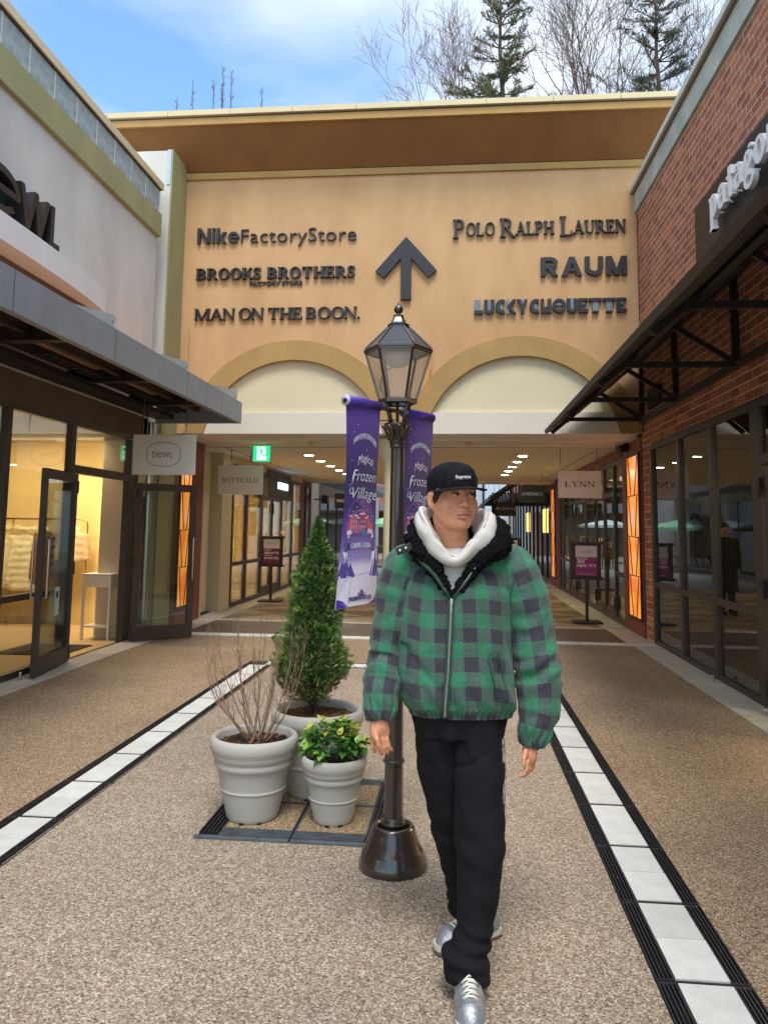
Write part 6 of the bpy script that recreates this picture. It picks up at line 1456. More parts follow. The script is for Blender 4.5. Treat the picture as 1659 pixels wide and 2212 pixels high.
# the trees stand on a wooded hill well behind the street
hv = []; hf = []; hn = 24
for j in range(9):
    for i in range(hn+1):
        hv.append((-70+6.2*i, 53+5.5*j, (0 if j == 0 else 30*(1-math.exp(-j*.9)))*(1+.05*math.sin(i*1.3+j))-(.5 if j == 0 else 0)))
hf = [(j*(hn+1)+i, j*(hn+1)+i+1, (j+1)*(hn+1)+i+1, (j+1)*(hn+1)+i) for j in range(8) for i in range(hn)]
MB().add(hv, hf).build('hill', mat('hill_litter', lin(96, 84, 60), .95, col2=lin(70, 72, 46), nscale=.6), kind='structure', smooth=True)
KT = 2.73
for o in list(COL.objects):
    if o.parent is None and o.get('category') in ('tree', 'branch'):
        x, y, z = o.location; o.location = (x*KT, y*KT, CAM_H*(1-KT)); o.scale = (KT, KT, KT)
# ================================================================ people: distance fields turned into meshes
class Field:
    def __init__(s, lo, hi, h):
        s.lo = np.array(lo, float); s.h = h; s.n = np.ceil((np.array(hi)-s.lo)/h).astype(int)+1
        s.F = np.full(s.n, 1.0, np.float32)
        s.ax = [s.lo[i]+h*np.arange(s.n[i]) for i in range(3)]
    def box(s, lo, hi, m):
        a = np.maximum(0, np.floor((np.array(lo)-m-s.lo)/s.h).astype(int)); b = np.minimum(s.n, np.ceil((np.array(hi)+m-s.lo)/s.h).astype(int)+1)
        if np.any(b <= a): return None
        sl = tuple(slice(a[i], b[i]) for i in range(3))
        X = s.ax[0][sl[0]][:, None, None]; Y = s.ax[1][sl[1]][None, :, None]; Z = s.ax[2][sl[2]][None, None, :]
        return sl, X, Y, Z
    def comb(s, sl, d, k, op='u'):
        F = s.F[sl]
        if op == 'u':
            if k > 0: h = np.clip(.5+.5*(F-d)/k, 0, 1); s.F[sl] = F*(1-h)+d*h-k*h*(1-h)
            else: s.F[sl] = np.minimum(F, d)
        elif op == 's':
            d = -d; h = np.clip(.5-.5*(F-d)/max(k, 1e-6), 0, 1); s.F[sl] = F*(1-h)+d*h+k*h*(1-h)
    def cone(s, a, b, ra, rb, k=.01, op='u', sc=(1, 1, 1)):
        a, b = np.array(a, float), np.array(b, float); r = max(ra, rb)/min(sc); q = s.box(np.minimum(a, b)-r, np.maximum(a, b)+r, k*1.5+.012)
        if q is None: return
        sl, X, Y, Z = q; d = b-a; S2 = np.array(sc)
        L = float(((d*S2)**2).sum())+1e-12
        t = np.clip(((X-a[0])*d[0]*S2[0]**2+(Y-a[1])*d[1]*S2[1]**2+(Z-a[2])*d[2]*S2[2]**2)/L, 0, 1)
        dist = np.sqrt(((X-a[0]-d[0]*t)*S2[0])**2+((Y-a[1]-d[1]*t)*S2[1])**2+((Z-a[2]-d[2]*t)*S2[2])**2)-(ra+(rb-ra)*t)
        s.comb(sl, dist.astype(np.float32), k, op)
    def chain(s, pts, rs, k=.01, sc=(1, 1, 1), op='u'):
        for i in range(len(pts)-1): s.cone(pts[i], pts[i+1], rs[i], rs[i+1], k, op, sc)
    def ell(s, c, r, k=.01, op='u', M=None):
        """ellipsoid; M columns are its local axes"""
        c, r = np.array(c, float), np.array(r, float); R = float(r.max()); q = s.box(c-R, c+R, k*1.5+.012)
        if q is None: return
        sl, X, Y, Z = q; x, y, z = X-c[0], Y-c[1], Z-c[2]
        if M is not None: x, y, z = (M[0, 0]*x+M[1, 0]*y+M[2, 0]*z, M[0, 1]*x+M[1, 1]*y+M[2, 1]*z, M[0, 2]*x+M[1, 2]*y+M[2, 2]*z)
        k0 = np.sqrt((x/r[0])**2+(y/r[1])**2+(z/r[2])**2); k1 = np.sqrt((x/r[0]**2)**2+(y/r[1]**2)**2+(z/r[2]**2)**2)+1e-9
        s.comb(sl, (k0*(k0-1)/k1).astype(np.float32), k, op)
    def loft(s, rows, k=.01, op='u', ex=2.0, cap=.012):
        """stack of ellipses: (z, cx, cy, a, b), z increasing"""
        rows = np.array(rows, float); z0, z1 = rows[0, 0], rows[-1, 0]; q = s.box((min(rows[:, 1]-rows[:, 3]), min(rows[:, 2]-rows[:, 4]), z0), (max(rows[:, 1]+rows[:, 3]), max(rows[:, 2]+rows[:, 4]), z1), k*1.5+.015)
        sl, X, Y, Z = q; zz = s.ax[2][sl[2]]; f = lambda c: np.interp(zz, rows[:, 0], rows[:, c])[None, None, :]
        cx, cy, a, b = f(1), f(2), f(3), f(4)
        u = np.abs((X-cx)/a)**ex+np.abs((Y-cy)/b)**ex; d = (u**(1/ex)-1)*np.minimum(a, b)
        dz = np.maximum(z0-Z, Z-z1); d = np.where(dz > 0, np.sqrt(np.maximum(d, 0)**2+dz**2), np.maximum(d, dz))
        s.comb(sl, d.astype(np.float32), k, op)
    def plane_cut(s, p, n, k=.004, lo=None, hi=None):
        """remove the side the normal points to"""
        lo = s.lo if lo is None else lo; hi = s.lo+s.h*s.n if hi is None else hi
        q = s.box(lo, hi, 0); sl, X, Y, Z = q; n = np.array(n, float); n /= np.linalg.norm(n); d = (X-p[0])*n[0]+(Y-p[1])*n[1]+(Z-p[2])*n[2]
        F = s.F[sl]; d = d.astype(np.float32); h = np.clip(.5-.5*(F-d)/max(k, 1e-6), 0, 1); s.F[sl] = F*(1-h)+d*h+k*h*(1-h)
    def mesh(s):
        """surface nets"""
        F = s.F; ins = F < 0
        c = np.zeros(np.array(F.shape)-1, np.uint8)
        for dx in (0, 1):
            for dy in (0, 1):
                for dz in (0, 1): c += ins[dx:F.shape[0]-1+dx, dy:F.shape[1]-1+dy, dz:F.shape[2]-1+dz]
        act = (c > 0) & (c < 8); I = np.argwhere(act); idx = np.full(act.shape, -1, np.int64); idx[act] = np.arange(len(I))
        P = np.zeros((len(I), 3)); W = np.zeros(len(I))
        cor = [(x, y, z) for x in (0, 1) for y in (0, 1) for z in (0, 1)]
        V = {q: F[I[:, 0]+q[0], I[:, 1]+q[1], I[:, 2]+q[2]].astype(float) for q in cor}
        for a in cor:
            for ax_ in range(3):
                if a[ax_] == 0:
                    b = list(a); b[ax_] = 1; b = tuple(b); va, vb = V[a], V[b]; m = (va < 0) != (vb < 0); t = np.where(m, va/np.where(m, va-vb, 1), 0)
                    for j in range(3): P[:, j] += m*(a[j]+(t if j == ax_ else 0))
                    W += m
        P = P/W[:, None]; verts = s.lo+(I+P)*s.h
        quads = []
        for ax_ in range(3):
            sl0 = [slice(None)]*3; sl1 = [slice(None)]*3; sl0[ax_] = slice(0, -1); sl1[ax_] = slice(1, None)
            e = ins[tuple(sl0)] != ins[tuple(sl1)]; E = np.argwhere(e); o = [i for i in range(3) if i != ax_]
            ok = (E[:, o[0]] > 0) & (E[:, o[1]] > 0) & (E[:, o[0]] < F.shape[o[0]]-1) & (E[:, o[1]] < F.shape[o[1]]-1); E = E[ok]
            def at(da, db): Q = E.copy(); Q[:, o[0]] += da; Q[:, o[1]] += db; return idx[Q[:, 0], Q[:, 1], Q[:, 2]]
            q = np.stack([at(-1, -1), at(0, -1), at(0, 0), at(-1, 0)], 1); fl = ins[E[:, 0], E[:, 1], E[:, 2]]
            if ax_ == 1: fl = ~fl
            q[~fl] = q[~fl][:, ::-1]; quads.append(q)
        return verts, np.concatenate(quads)
def vnormals(V, Q):
    n = np.cross(V[Q[:, 2]]-V[Q[:, 0]], V[Q[:, 3]]-V[Q[:, 1]]); N = np.zeros_like(V)
    for i in range(4): np.add.at(N, Q[:, i], n)
    return N/(np.linalg.norm(N, axis=1)[:, None]+1e-12)
def relax(V, Q, it=1, w=.5):
    for _ in range(it):
        S = np.zeros_like(V); C = np.zeros(len(V))
        for i in range(4):
            for j in ((i+1) % 4, (i+3) % 4): np.add.at(S, Q[:, i], V[Q[:, j]]); np.add.at(C, Q[:, i], 1)
        V = V*(1-w)+w*S/C[:, None]
    return V
def mesh_np(name, V, Q, m, parent, attrs=None, smooth=True, **k):
    off = np.array(wloc(parent)) if parent else np.zeros(3); me = bpy.data.meshes.new(name)
    me.vertices.add(len(V)); me.vertices.foreach_set('co', (V-off).astype(np.float32).ravel())
    me.loops.add(Q.size); me.loops.foreach_set('vertex_index', Q.astype(np.int32).ravel()); me.polygons.add(len(Q)); me.polygons.foreach_set('loop_start', (np.arange(len(Q))*Q.shape[1]).astype(np.int32)); me.polygons.foreach_set('loop_total', np.full(len(Q), Q.shape[1], np.int32))
    me.polygons.foreach_set('use_smooth', np.full(len(Q), smooth)); me.update(calc_edges=True); me.validate()
    for an, (ty, data) in (attrs or {}).items():
        at = me.attributes.new(an, ty, 'POINT'); at.data.foreach_set('vector' if ty == 'FLOAT_VECTOR' else ('color' if ty == 'FLOAT_COLOR' else 'value'), np.asarray(data, np.float32).ravel())
    if m: me.materials.append(m)
    o = bpy.data.objects.new(name, me); COL.objects.link(o)
    if parent: o.parent = parent
    return tag(o, **k) if k else o
def nz3(V, s, seed=0):
    """smooth pseudo noise from rotated sines, about -1..1"""
    r = np.random.default_rng(seed); out = np.zeros(len(V))
    for i in range(7):
        d = r.normal(size=3); d /= np.linalg.norm(d); out += np.sin(V@d*s*r.uniform(.6, 1.7)+r.uniform(0, 6.28)+1.3*np.sin(V@r.normal(size=3)*s*.5))
    return out/3.2
def rotz(a): c, s = math.cos(a), math.sin(a); return np.array([[c, -s, 0], [s, c, 0], [0, 0, 1]])
def rotx(a): c, s = math.cos(a), math.sin(a); return np.array([[1, 0, 0], [0, c, -s], [0, s, c]])
def roty(a): c, s = math.cos(a), math.sin(a); return np.array([[c, 0, s], [0, 1, 0], [-s, 0, c]])

# ---------------------------------------------------------------- materials of the man
def skin_mat():
    m = bpy.data.materials.new('skin'); m.use_nodes = True; t = m.node_tree; p = t.nodes['Principled BSDF']
    at = t.nodes.new('ShaderNodeAttribute'); at.attribute_name = 'tint'
    tcn = t.nodes.new('ShaderNodeTexCoord'); nz = t.nodes.new('ShaderNodeTexNoise'); nz.inputs['Scale'].default_value = 28; nz.inputs['Detail'].default_value = 4; t.links.new(tcn.outputs['Object'], nz.inputs[0])
    mr = t.nodes.new('ShaderNodeMapRange'); mr.inputs['From Min'].default_value = .3; mr.inputs['From Max'].default_value = .7; mr.inputs['To Min'].default_value = .90; mr.inputs['To Max'].default_value = 1.06; t.links.new(nz.outputs['Fac'], mr.inputs[0])
    mx = t.nodes.new('ShaderNodeMixRGB'); mx.blend_type = 'MULTIPLY'; mx.inputs[0].default_value = 1; t.links.new(at.outputs['Color'], mx.inputs[1]); t.links.new(mr.outputs[0], mx.inputs[2]); t.links.new(mx.outputs[0], p.inputs['Base Color'])
    p.inputs['Roughness'].default_value = .48; p.inputs['Subsurface Weight'].default_value = .12; p.inputs['Subsurface Radius'].default_value = (.010, .004, .002); p.inputs['Subsurface Scale'].default_value = .6
    return m
M_skin = skin_mat()
M_hair = mat('hair_black', lin(24, 21, 21), .5, noise=.3, nscale=120)
def plaid_mat():
    m = bpy.data.materials.new('plaid_green_black'); m.use_nodes = True; t = m.node_tree; p = t.nodes['Principled BSDF']
    at = t.nodes.new('ShaderNodeAttribute'); at.attribute_name = 'cloth'; sp = t.nodes.new('ShaderNodeSeparateXYZ'); t.links.new(at.outputs['Vector'], sp.inputs[0])
    def stripe(sock, period, ph):
        a = t.nodes.new('ShaderNodeMath'); a.operation = 'MULTIPLY_ADD'; a.inputs[1].default_value = 1/period; a.inputs[2].default_value = ph; t.links.new(sock, a.inputs[0])
        f = t.nodes.new('ShaderNodeMath'); f.operation = 'FRACT'; t.links.new(a.outputs[0], f.inputs[0]); g = t.nodes.new('ShaderNodeMath'); g.operation = 'GREATER_THAN'; g.inputs[1].default_value = .5; t.links.new(f.outputs[0], g.inputs[0]); return g
    a, b = stripe(sp.outputs[0], .103, .0), stripe(sp.outputs[1], .101, 0); s = t.nodes.new('ShaderNodeMath'); s.operation = 'ADD'; t.links.new(a.outputs[0], s.inputs[0]); t.links.new(b.outputs[0], s.inputs[1])
    h = t.nodes.new('ShaderNodeMath'); h.operation = 'MULTIPLY'; h.inputs[1].default_value = .5; t.links.new(s.outputs[0], h.inputs[0])
    tcn = t.nodes.new('ShaderNodeTexCoord'); nz = t.nodes.new('ShaderNodeTexNoise'); nz.inputs['Scale'].default_value = 260; nz.inputs['Detail'].default_value = 3; t.links.new(tcn.outputs['Object'], nz.inputs[0])
    nz2 = t.nodes.new('ShaderNodeTexNoise'); nz2.inputs['Scale'].default_value = 14; nz2.inputs['Detail'].default_value = 4; t.links.new(tcn.outputs['Object'], nz2.inputs[0])
    cr = t.nodes.new('ShaderNodeValToRGB'); cr.color_ramp.interpolation = 'CONSTANT'; e = cr.color_ramp.elements; e[0].position = 0; e[0].color = lin(50, 116, 87); e[1].position = .75; e[1].color = lin(56, 55, 66); e.new(.25).color = lin(66, 94, 84)
    t.links.new(h.outputs[0], cr.inputs[0])
    # heathered yarn in the mixed squares
    mr = t.nodes.new('ShaderNodeMapRange'); mr.inputs['From Min'].default_value = .35; mr.inputs['From Max'].default_value = .65; mr.inputs['To Min'].default_value = .68; mr.inputs['To Max'].default_value = 1.30; t.links.new(nz.outputs['Fac'], mr.inputs[0])
    mr2 = t.nodes.new('ShaderNodeMapRange'); mr2.inputs['From Min'].default_value = .3; mr2.inputs['From Max'].default_value = .7; mr2.inputs['To Min'].default_value = .86; mr2.inputs['To Max'].default_value = 1.14; t.links.new(nz2.outputs['Fac'], mr2.inputs[0])
    m1 = t.nodes.new('ShaderNodeMixRGB'); m1.blend_type = 'MULTIPLY'; m1.inputs[0].default_value = 1; t.links.new(cr.outputs[0], m1.inputs[1]); t.links.new(mr.outputs[0], m1.inputs[2])
    m2 = t.nodes.new('ShaderNodeMixRGB'); m2.blend_type = 'MULTIPLY'; m2.inputs[0].default_value = 1; t.links.new(m1.outputs[0], m2.inputs[1]); t.links.new(mr2.outputs[0], m2.inputs[2])
    t.links.new(m2.outputs[0], p.inputs['Base Color']); p.inputs['Roughness'].default_value = .92; p.inputs['Sheen Weight'].default_value = .15
    bp = t.nodes.new('ShaderNodeBump'); bp.inputs['Strength'].default_value = .35; bp.inputs['Distance'].default_value = .002; t.links.new(nz.outputs['Fac'], bp.inputs['Height']); t.links.new(bp.outputs[0], p.inputs['Normal'])
    return m
M_plaid = plaid_mat()
M_denim = mat('black_denim', lin(19, 19, 25), .9, spec=.25, noise=.25, nscale=5, bump=.25, bscale=300)
M_cap = mat('washed_black_cotton', lin(18, 18, 22), .95, col2=lin(30, 31, 37), spec=.2, nscale=30, bump=.3, bscale=250)
M_hood = mat('white_fleece', lin(206, 203, 198), .92, noise=.04, nscale=6, bump=.2, bscale=220)
M_sherpa = mat('black_sherpa', lin(17, 17, 20), 1.0, spec=.15, bump=.9, bscale=140)
M_silver = mat('silver_leather', lin(158, 163, 170), .46, .6, noise=.12, nscale=30, bump=.25, bscale=120)
M_lace = mat('lace_cream', lin(222, 222, 208), .8); M_sole = mat('sole_white', lin(196, 194, 186), .6); M_gum = mat('sole_gum', lin(120, 84, 52), .5)

man = thing('person', 'man in green and black checked jacket, white hood and black cap beside the lamp post', 'person', (.04, 2.90, 0))
# ---------------------------------------------------------------- body
HC = np.array([-.010, 2.885, 1.672]); YAW = math.radians(27); HR = rotz(YAW)@rotx(math.radians(2)); # local -y is the face
def hp(x, y, z): return HC+HR@np.array([x, y, z])
def build_body():
    B = Field((-.36, 2.62, .03), (.42, 3.27, 1.80), .0034)
    # trunk and limbs (under the clothes)
    B.loft([(.84, .02, 2.93, .150, .100), (.95, .01, 2.93, .145, .095), (1.10, .0, 2.93, .140, .095), (1.28, .0, 2.93, .165, .105), (1.38, .0, 2.935, .175, .090), (1.43, .0, 2.94, .10, .07)], .03)
    B.chain([(-.15, 2.94, 1.38), (-.225, 2.93, 1.22), (-.265, 2.93, 1.07), (-.268, 2.87, .95), (-.266, 2.84, .86)], [.050, .044, .036, .030, .0235], .02)
    B.chain([(.17, 2.94, 1.38), (.262, 2.93, 1.20), (.295, 2.93, 1.06), (.297, 2.90, .93), (.272, 2.89, .79)], [.050, .044, .036, .030, .0235], .02)
    B.chain([(.09, 2.93, .86), (.088, 2.82, .50), (.050, 2.74, .12)], [.080, .052, .036], .03); B.chain([(-.06, 2.93, .86), (-.02, 2.99, .48), (.040, 3.10, .12)], [.080, .052, .036], .03)
    B.chain([(.050, 2.74, .10), (.046, 2.66, .05)], [.034, .026], .02); B.chain([(.045, 3.10, .10), (0, 3.05, .05)], [.034, .026], .02)
    # neck
    B.chain([(.0, 2.945, 1.43), tuple(hp(0, .022, -.085)), tuple(hp(0, .02, -.04))], [.066, .058, .056], .025)
    for sg in (-1, 1): B.cone((sg*.022+.01, 2.888, 1.468), hp(sg*.042, .0, -.062), .009, .011, .014)
    # head
    M = HR
    B.ell(hp(0, .022, .036), (.0755, .094, .092), .01, M=M); B.ell(hp(0, -.020, -.022), (.0705, .062, .080), .03, M=M); B.ell(hp(0, -.027, .036), (.062, .054, .040), .02, M=M)
    B.cone(hp(-.016, -.054, -.096), hp(.016, -.054, -.096), .026, .026, .022)
    for sg in (-1, 1):
        B.cone(hp(sg*.054, .0, -.046), hp(sg*.024, -.048, -.092), .022, .025, .024); B.ell(hp(sg*.044, -.036, -.062), (.028, .032, .032), .02, M=M)
        B.ell(hp(sg*.043, -.054, -.034), (.029, .025, .032), .024, M=M); B.cone(hp(sg*.012, -.082, .024), hp(sg*.048, -.066, .025), .0085, .008, .012)
    for sg in (-1, 1): B.ell(hp(sg*.0315, -.094, .006), (.021, .0115, .0115), .014, 's', M=M)
    for sg in (-1, 1): B.ell(hp(sg*.031, -.0775, .0045), (.0165, .0125, .0105), .006, M=M)
    # nose
    B.chain([hp(0, -.083, .016), hp(0, -.092, -.008), hp(0, -.103, -.028)], [.0080, .0085, .0110], .012); B.ell(hp(0, -.100, -.031), (.0165, .0135, .0115), .008, M=M)
    for sg in (-1, 1): B.ell(hp(sg*.0150, -.092, -.034), (.0100, .0110, .0092), .006, M=M); B.ell(hp(sg*.0080, -.100, -.0425), (.0045, .005, .0040), .003, 's', M=M)
    # mouth
    B.ell(hp(0, -.078, -.068), (.034, .022, .024), .015, M=M)
    B.chain([hp(-.028, -.085, -.0680), hp(-.008, -.0945, -.0625), hp(.008, -.0945, -.0625), hp(.028, -.085, -.0680)], [.0030, .0056, .0056, .0030], .005)
    B.chain([hp(-.022, -.086, -.0745), hp(0, -.0945, -.0770), hp(.022, -.086, -.0745)], [.0034, .0084, .0034], .006)
    B.chain([hp(-.028, -.087, -.0700), hp(0, -.1010, -.0700), hp(.028, -.087, -.0700)], [.0016, .0024, .0016], .004, op='s')
    B.ell(hp(0, -.090, -.0865), (.018, .007, .005), .009, 's', M=M); B.ell(hp(0, -.080, -.104), (.019, .014, .016), .014, M=M)
    # ears
    for sg in (-1, 1):
        Me = HR@rotz(-sg*.45)@rotx(-.12); B.ell(hp(sg*.079, .018, -.018), (.0105, .022, .033), .007, M=Me); B.ell(hp(sg*.088, .010, -.014), (.0065, .012, .019), .005, 's', M=Me); B.ell(hp(sg*.081, .006, -.014), (.006, .006, .008), .004, M=Me)
    # hands
    def finger(base, dirs, lens, r0):
        p = np.array(base, float); pts, rs = [p], [r0]
        for d, L in zip(dirs, lens):
            d = np.array(d, float); d /= np.linalg.norm(d); p = p+d*L; pts.append(p); rs.append(rs[-1]*.90)
        B.chain(pts, rs, .0035)
    # his right hand (left in the picture): palm half turned to the viewer, fingers pointing down and curling in
    B.chain([(-.266, 2.84, .875), (-.268, 2.832, .840)], [.024, .026], .012); B.ell((-.268, 2.826, .822), (.036, .015, .042), .014, M=roty(.05)@rotz(.25))
    B.cone((-.288, 2.82, .845), (-.284, 2.808, .812), .015, .014, .012)
    for bx, by, L, cx_ in ((-.294, 2.822, 1.0, .15), (-.276, 2.818, 1.12, .30), (-.258, 2.820, 1.06, .42), (-.243, 2.826, .86, .50)):
        finger((bx, by, .797), [(cx_*.5-.02, .10, -1), (cx_, .55, -1), (cx_*1.1, 1.2, -.8)], [.026*L, .021*L, .016*L], .0088)
    finger((-.284, 2.806, .826), [(.35, -.45, -1), (.30, .05, -1)], [.026, .022], .0098)
    # his left hand (right in the picture): relaxed, seen from the thumb side
    B.chain([(.272, 2.89, .795), (.268, 2.884, .768)], [.022, .024], .012); B.ell((.267, 2.878, .752), (.028, .024, .036), .012, M=rotz(-.9))
    for bx, by, L in ((.254, 2.856, .95), (.262, 2.870, 1.05), (.272, 2.884, 1.0), (.282, 2.896, .82)):
        finger((bx, by, .728), [(-.12, -.15, -1), (-.55, -.10, -1), (-.9, .2, -.55)], [.026*L, .020*L, .015*L], .0084)
    finger((.250, 2.852, .766), [(-.35, -.45, -1), (-.05, -.15, -1)], [.024, .021], .0094)
    return B.mesh()
V, Q = build_body(); V = relax(V, Q, 1, .35)
Lc = (V-HC)@HR
tint = np.tile(np.array(lin(218, 156, 120)), (len(V), 1))
def blend(mask, col):
    mask = np.clip(mask, 0, 1)[:, None]; tint[:, :] = tint*(1-mask)+np.array(col)*mask
inhead = (V[:, 2] > 1.50) & (np.abs(V[:, 0]) < .13)
x, y, z = Lc[:, 0], Lc[:, 1], Lc[:, 2]
ro = lambda cx, cz, rx, rz: np.clip(1.4-np.sqrt(((x-cx)/rx)**2+((z-cz)/rz)**2), 0, 1)
front = (y < -.045)*inhead
for sg in (-1, 1): blend(ro(sg*.042, -.034, .022, .022)*front*.35, lin(212, 138, 116))
blend(ro(0, -.034, .017, .014)*front*.35, lin(206, 132, 110)); blend(ro(0, -.070, .030, .030)*front*.10, lin(150, 110, 96))
lipm = (np.abs(z+.0690-.0012*np.cos(x*90)) < .0118*(1-(np.abs(x)/.0315)**2.2))*(np.abs(x) < .031)*front*(y < -.080); blend(lipm*.60, lin(206, 128, 116))
blend((np.abs(z+.0702) < .0017)*(np.abs(x) < .027)*front*.8, lin(110, 60, 54))
for sg in (-1, 1):     # brows and lash lines
    xb = (x*sg-.031)/.020; bz = .0245+.0022*(1-xb*xb)-.002*xb; blend((np.abs(z-bz) < .0034*(1-.35*np.abs(xb)))*(np.abs(xb) < 1.0)*front*.72, lin(52, 40, 36))
for sg in (-1, 1):
    blend(ro(sg*.031, -.004, .018, .006)*front*.22, lin(150, 98, 80)); blend(ro(sg*.0085, -.0425, .0042, .0026)*front*.8, lin(70, 36, 30))
    nl = np.abs((x*sg-.024)-(-(z+.045))*.35); blend((nl < .0022)*(z < -.036)*(z > -.066)*front*.14, lin(150, 96, 76))
    blend(ro(sg*.034, .012, .020, .0022)*front*.5, lin(110, 66, 52))
blend((np.sqrt((y-.018)**2+(z+.016)**2) < .02)*(np.abs(x) > .07)*inhead*.35, lin(206, 122, 98))
blend(ro(0, -.100, .034, .020)*front*.12, lin(120, 92, 84)); blend((z < -.115)*inhead*.18, lin(170, 110, 84))
handm = (V[:, 2] < .90) & (np.abs(V[:, 0]) > .2); blend(handm*.35, lin(218, 146, 116))
body = mesh_np('body', V, Q, M_skin, man, {'tint': ('FLOAT_COLOR', tint)})
# eyes: small slit seen between the lids, gaze to the right
M_eyew = mat('eye_white', lin(190, 180, 172), .25); M_iris = mat('iris_dark', lin(26, 18, 15), .12)
def patch(name, cx, cz, rx, rz, y0, mm, lift=.0008, slant=0):
    """small lens-shaped shell lying on the eyelid bulge"""
    vs = []; n = 16; rings = 3
    vs.append(hp(cx, y0(0, 0)-lift, cz)); fs = []
    for r in range(1, rings+1):
        for k in range(n):
            a = 2*math.pi*k/n; u, v = math.cos(a)*r/rings, math.sin(a)*r/rings; sx_ = rx*u; sz_ = rz*v*(1-.35*u*u)+slant*u; vs.append(hp(cx+sx_, y0(sx_, sz_)-lift, cz+sz_))
    fs += [(0, 1+k, 1+(k+1) % n) for k in range(n)]
    for r in range(rings-1): fs += [(1+r*n+k, 1+(r+1)*n+k, 1+(r+1)*n+(k+1) % n, 1+r*n+(k+1) % n) for k in range(n)]
    return MB().add(vs, fs).build(name, mm, man, smooth=True)
for sg in (-1, 1):
    def yl(a, b): return -.0775-.0125*math.sqrt(max(0, 1-(a/.0165)**2-((b)/.0105)**2))
    cx = sg*.0310
    patch('eye', cx, .0040, .0138, .0040, yl, M_eyew, .0009, sg*.0006); patch('iris', cx+.0040, .0043, .0068, .0044, lambda a, b: yl(a+.0040, b), M_iris, .0013)
    lid = []
    for k in range(9):
        u = -1+2*k/8; a_ = u*.0142; b_ = .0041*(1-u*u)-.0003+sg*u*.0006; lid.append(hp(cx+a_, yl(a_*.92, b_)-.0012, .0040+b_))
    MB().tube(lid, [.0008]+[.0015]*7+[.0008], 5).build('eyelid_line', M_hair, man)
# ---------------------------------------------------------------- hair
B = Field(tuple(HC-.13), tuple(HC+.13), .0028)
B.ell(hp(0, .026, .034), (.0835, .098, .094), .01, M=HR); B.chain([hp(-.066, -.034, .026), hp(-.0745, -.028, .012), hp(-.079, -.015, -.012), hp(-.0795, -.008, -.028)], [.010, .0125, .009, .004], .01); B.chain([hp(.076, -.022, .03), hp(.078, -.018, .0), hp(.076, -.012, -.020)], [.011, .008, .004], .01)
B.cone(hp(-.045, -.062, .048), hp(.05, -.062, .048), .016, .016, .01)
B.ell(hp(0, -.075, -.030), (.080, .085, .070), .008, 's', M=HR); B.ell(hp(0, .0, -.095), (.12, .13, .060), .006, 's', M=HR)
for sg in (-1, 1): B.ell(hp(sg*.082, .020, -.014), (.020, .024, .034), .006, 's', M=HR)
V, Q = B.mesh(); n = vnormals(V, Q); V = V+n*(nz3(V*np.array([1, 1, .4]), 420, 3)*.0011)[:, None]; mesh_np('hair', V, Q, M_hair, man)
random.seed(4); mb = MB()
for k in range(60):      # fringe strands under the brim and by the ear
    u = random.uniform(-.060, .062); zt_ = .040; p0 = hp(u, -.080+.9*u*u*6, zt_); L = random.uniform(.008, .022); p1 = hp(u+random.uniform(-.006, .004), -.0845+.9*u*u*6, zt_-L*.5); p2 = hp(u+random.uniform(-.010, .004), -.085+.9*u*u*6, zt_-L); mb.tube([p0, p1, p2], [.0016, .0012, .0003], 4)
mb.build('fringe', M_hair, man)
# ---------------------------------------------------------------- cap
B = Field(tuple(HC-np.array([.14, .17, .03])), tuple(HC+np.array([.14, .14, .16])), .0028)
tilt = rotz(math.radians(-6)); CR = roty(math.radians(-3.5))@HR@rotz(math.radians(-3))@rotx(math.radians(2)); cp = lambda x, y, z: HC+np.array([.004, 0, 0])+CR@np.array([x, y, z])
B.ell(cp(0, .014, .060), (.090, .107, .066), .01, M=CR); B.ell(cp(0, .014, .040), (.091, .1085, .060), .01, M=CR); B.ell(cp(0, .008, .085), (.076, .090, .040), .012, M=CR)
B.plane_cut(cp(0, 0, .027), CR@np.array([0, .02, -1]), .003)
B.ell(cp(0, .018, .025), (.080, .096, .080), .004, 's', M=CR)
V, Q = B.mesh(); n = vnormals(V, Q); V = V+n*(nz3(V, 60, 5)*.0012)[:, None]; capo = mesh_np('cap', V, Q, M_cap, man)
vs, fs = [], []; nu, nv = 24, 6
for lay in (0, 1):
    for j in range(nv+1):
        for i in range(nu+1):
            a = math.radians(-78+156*i/nu); r_in = (.088*math.sin(a), .014-.102*math.cos(a)); ext = .070*math.cos(a*.90)**.7; t_ = j/nv
            xx = r_in[0]+math.sin(a)*ext*t_*.45; yy = r_in[1]-ext*t_; zz = .037-.008*t_-.012*(math.sin(a)**2)*1.0-(.0035 if lay else 0)
            vs.append(tuple(cp(xx, yy, zz)))
w_ = nu+1
for j in range(nv):
    for i in range(nu): a = j*w_+i; fs += [(a, a+1, a+w_+1, a+w_), (a+(nv+1)*w_, a+(nv+1)*w_+w_, a+(nv+1)*w_+w_+1, a+(nv+1)*w_+1)]
b0_ = nv*w_; off_ = (nv+1)*w_
fs += [(b0_+i, b0_+i+1, off_+b0_+i+1, off_+b0_+i) for i in range(nu)]
MB().add(vs, fs).build('brim', M_cap, capo, smooth=True)
def cap_surf(u, v):      # point on the crown front, u sideways, v height
    a = u/.095; return cp(.0915*math.sin(a), .014-.1085*math.cos(a)*math.sqrt(max(0, 1-((v-.05)/.075)**2)), v)
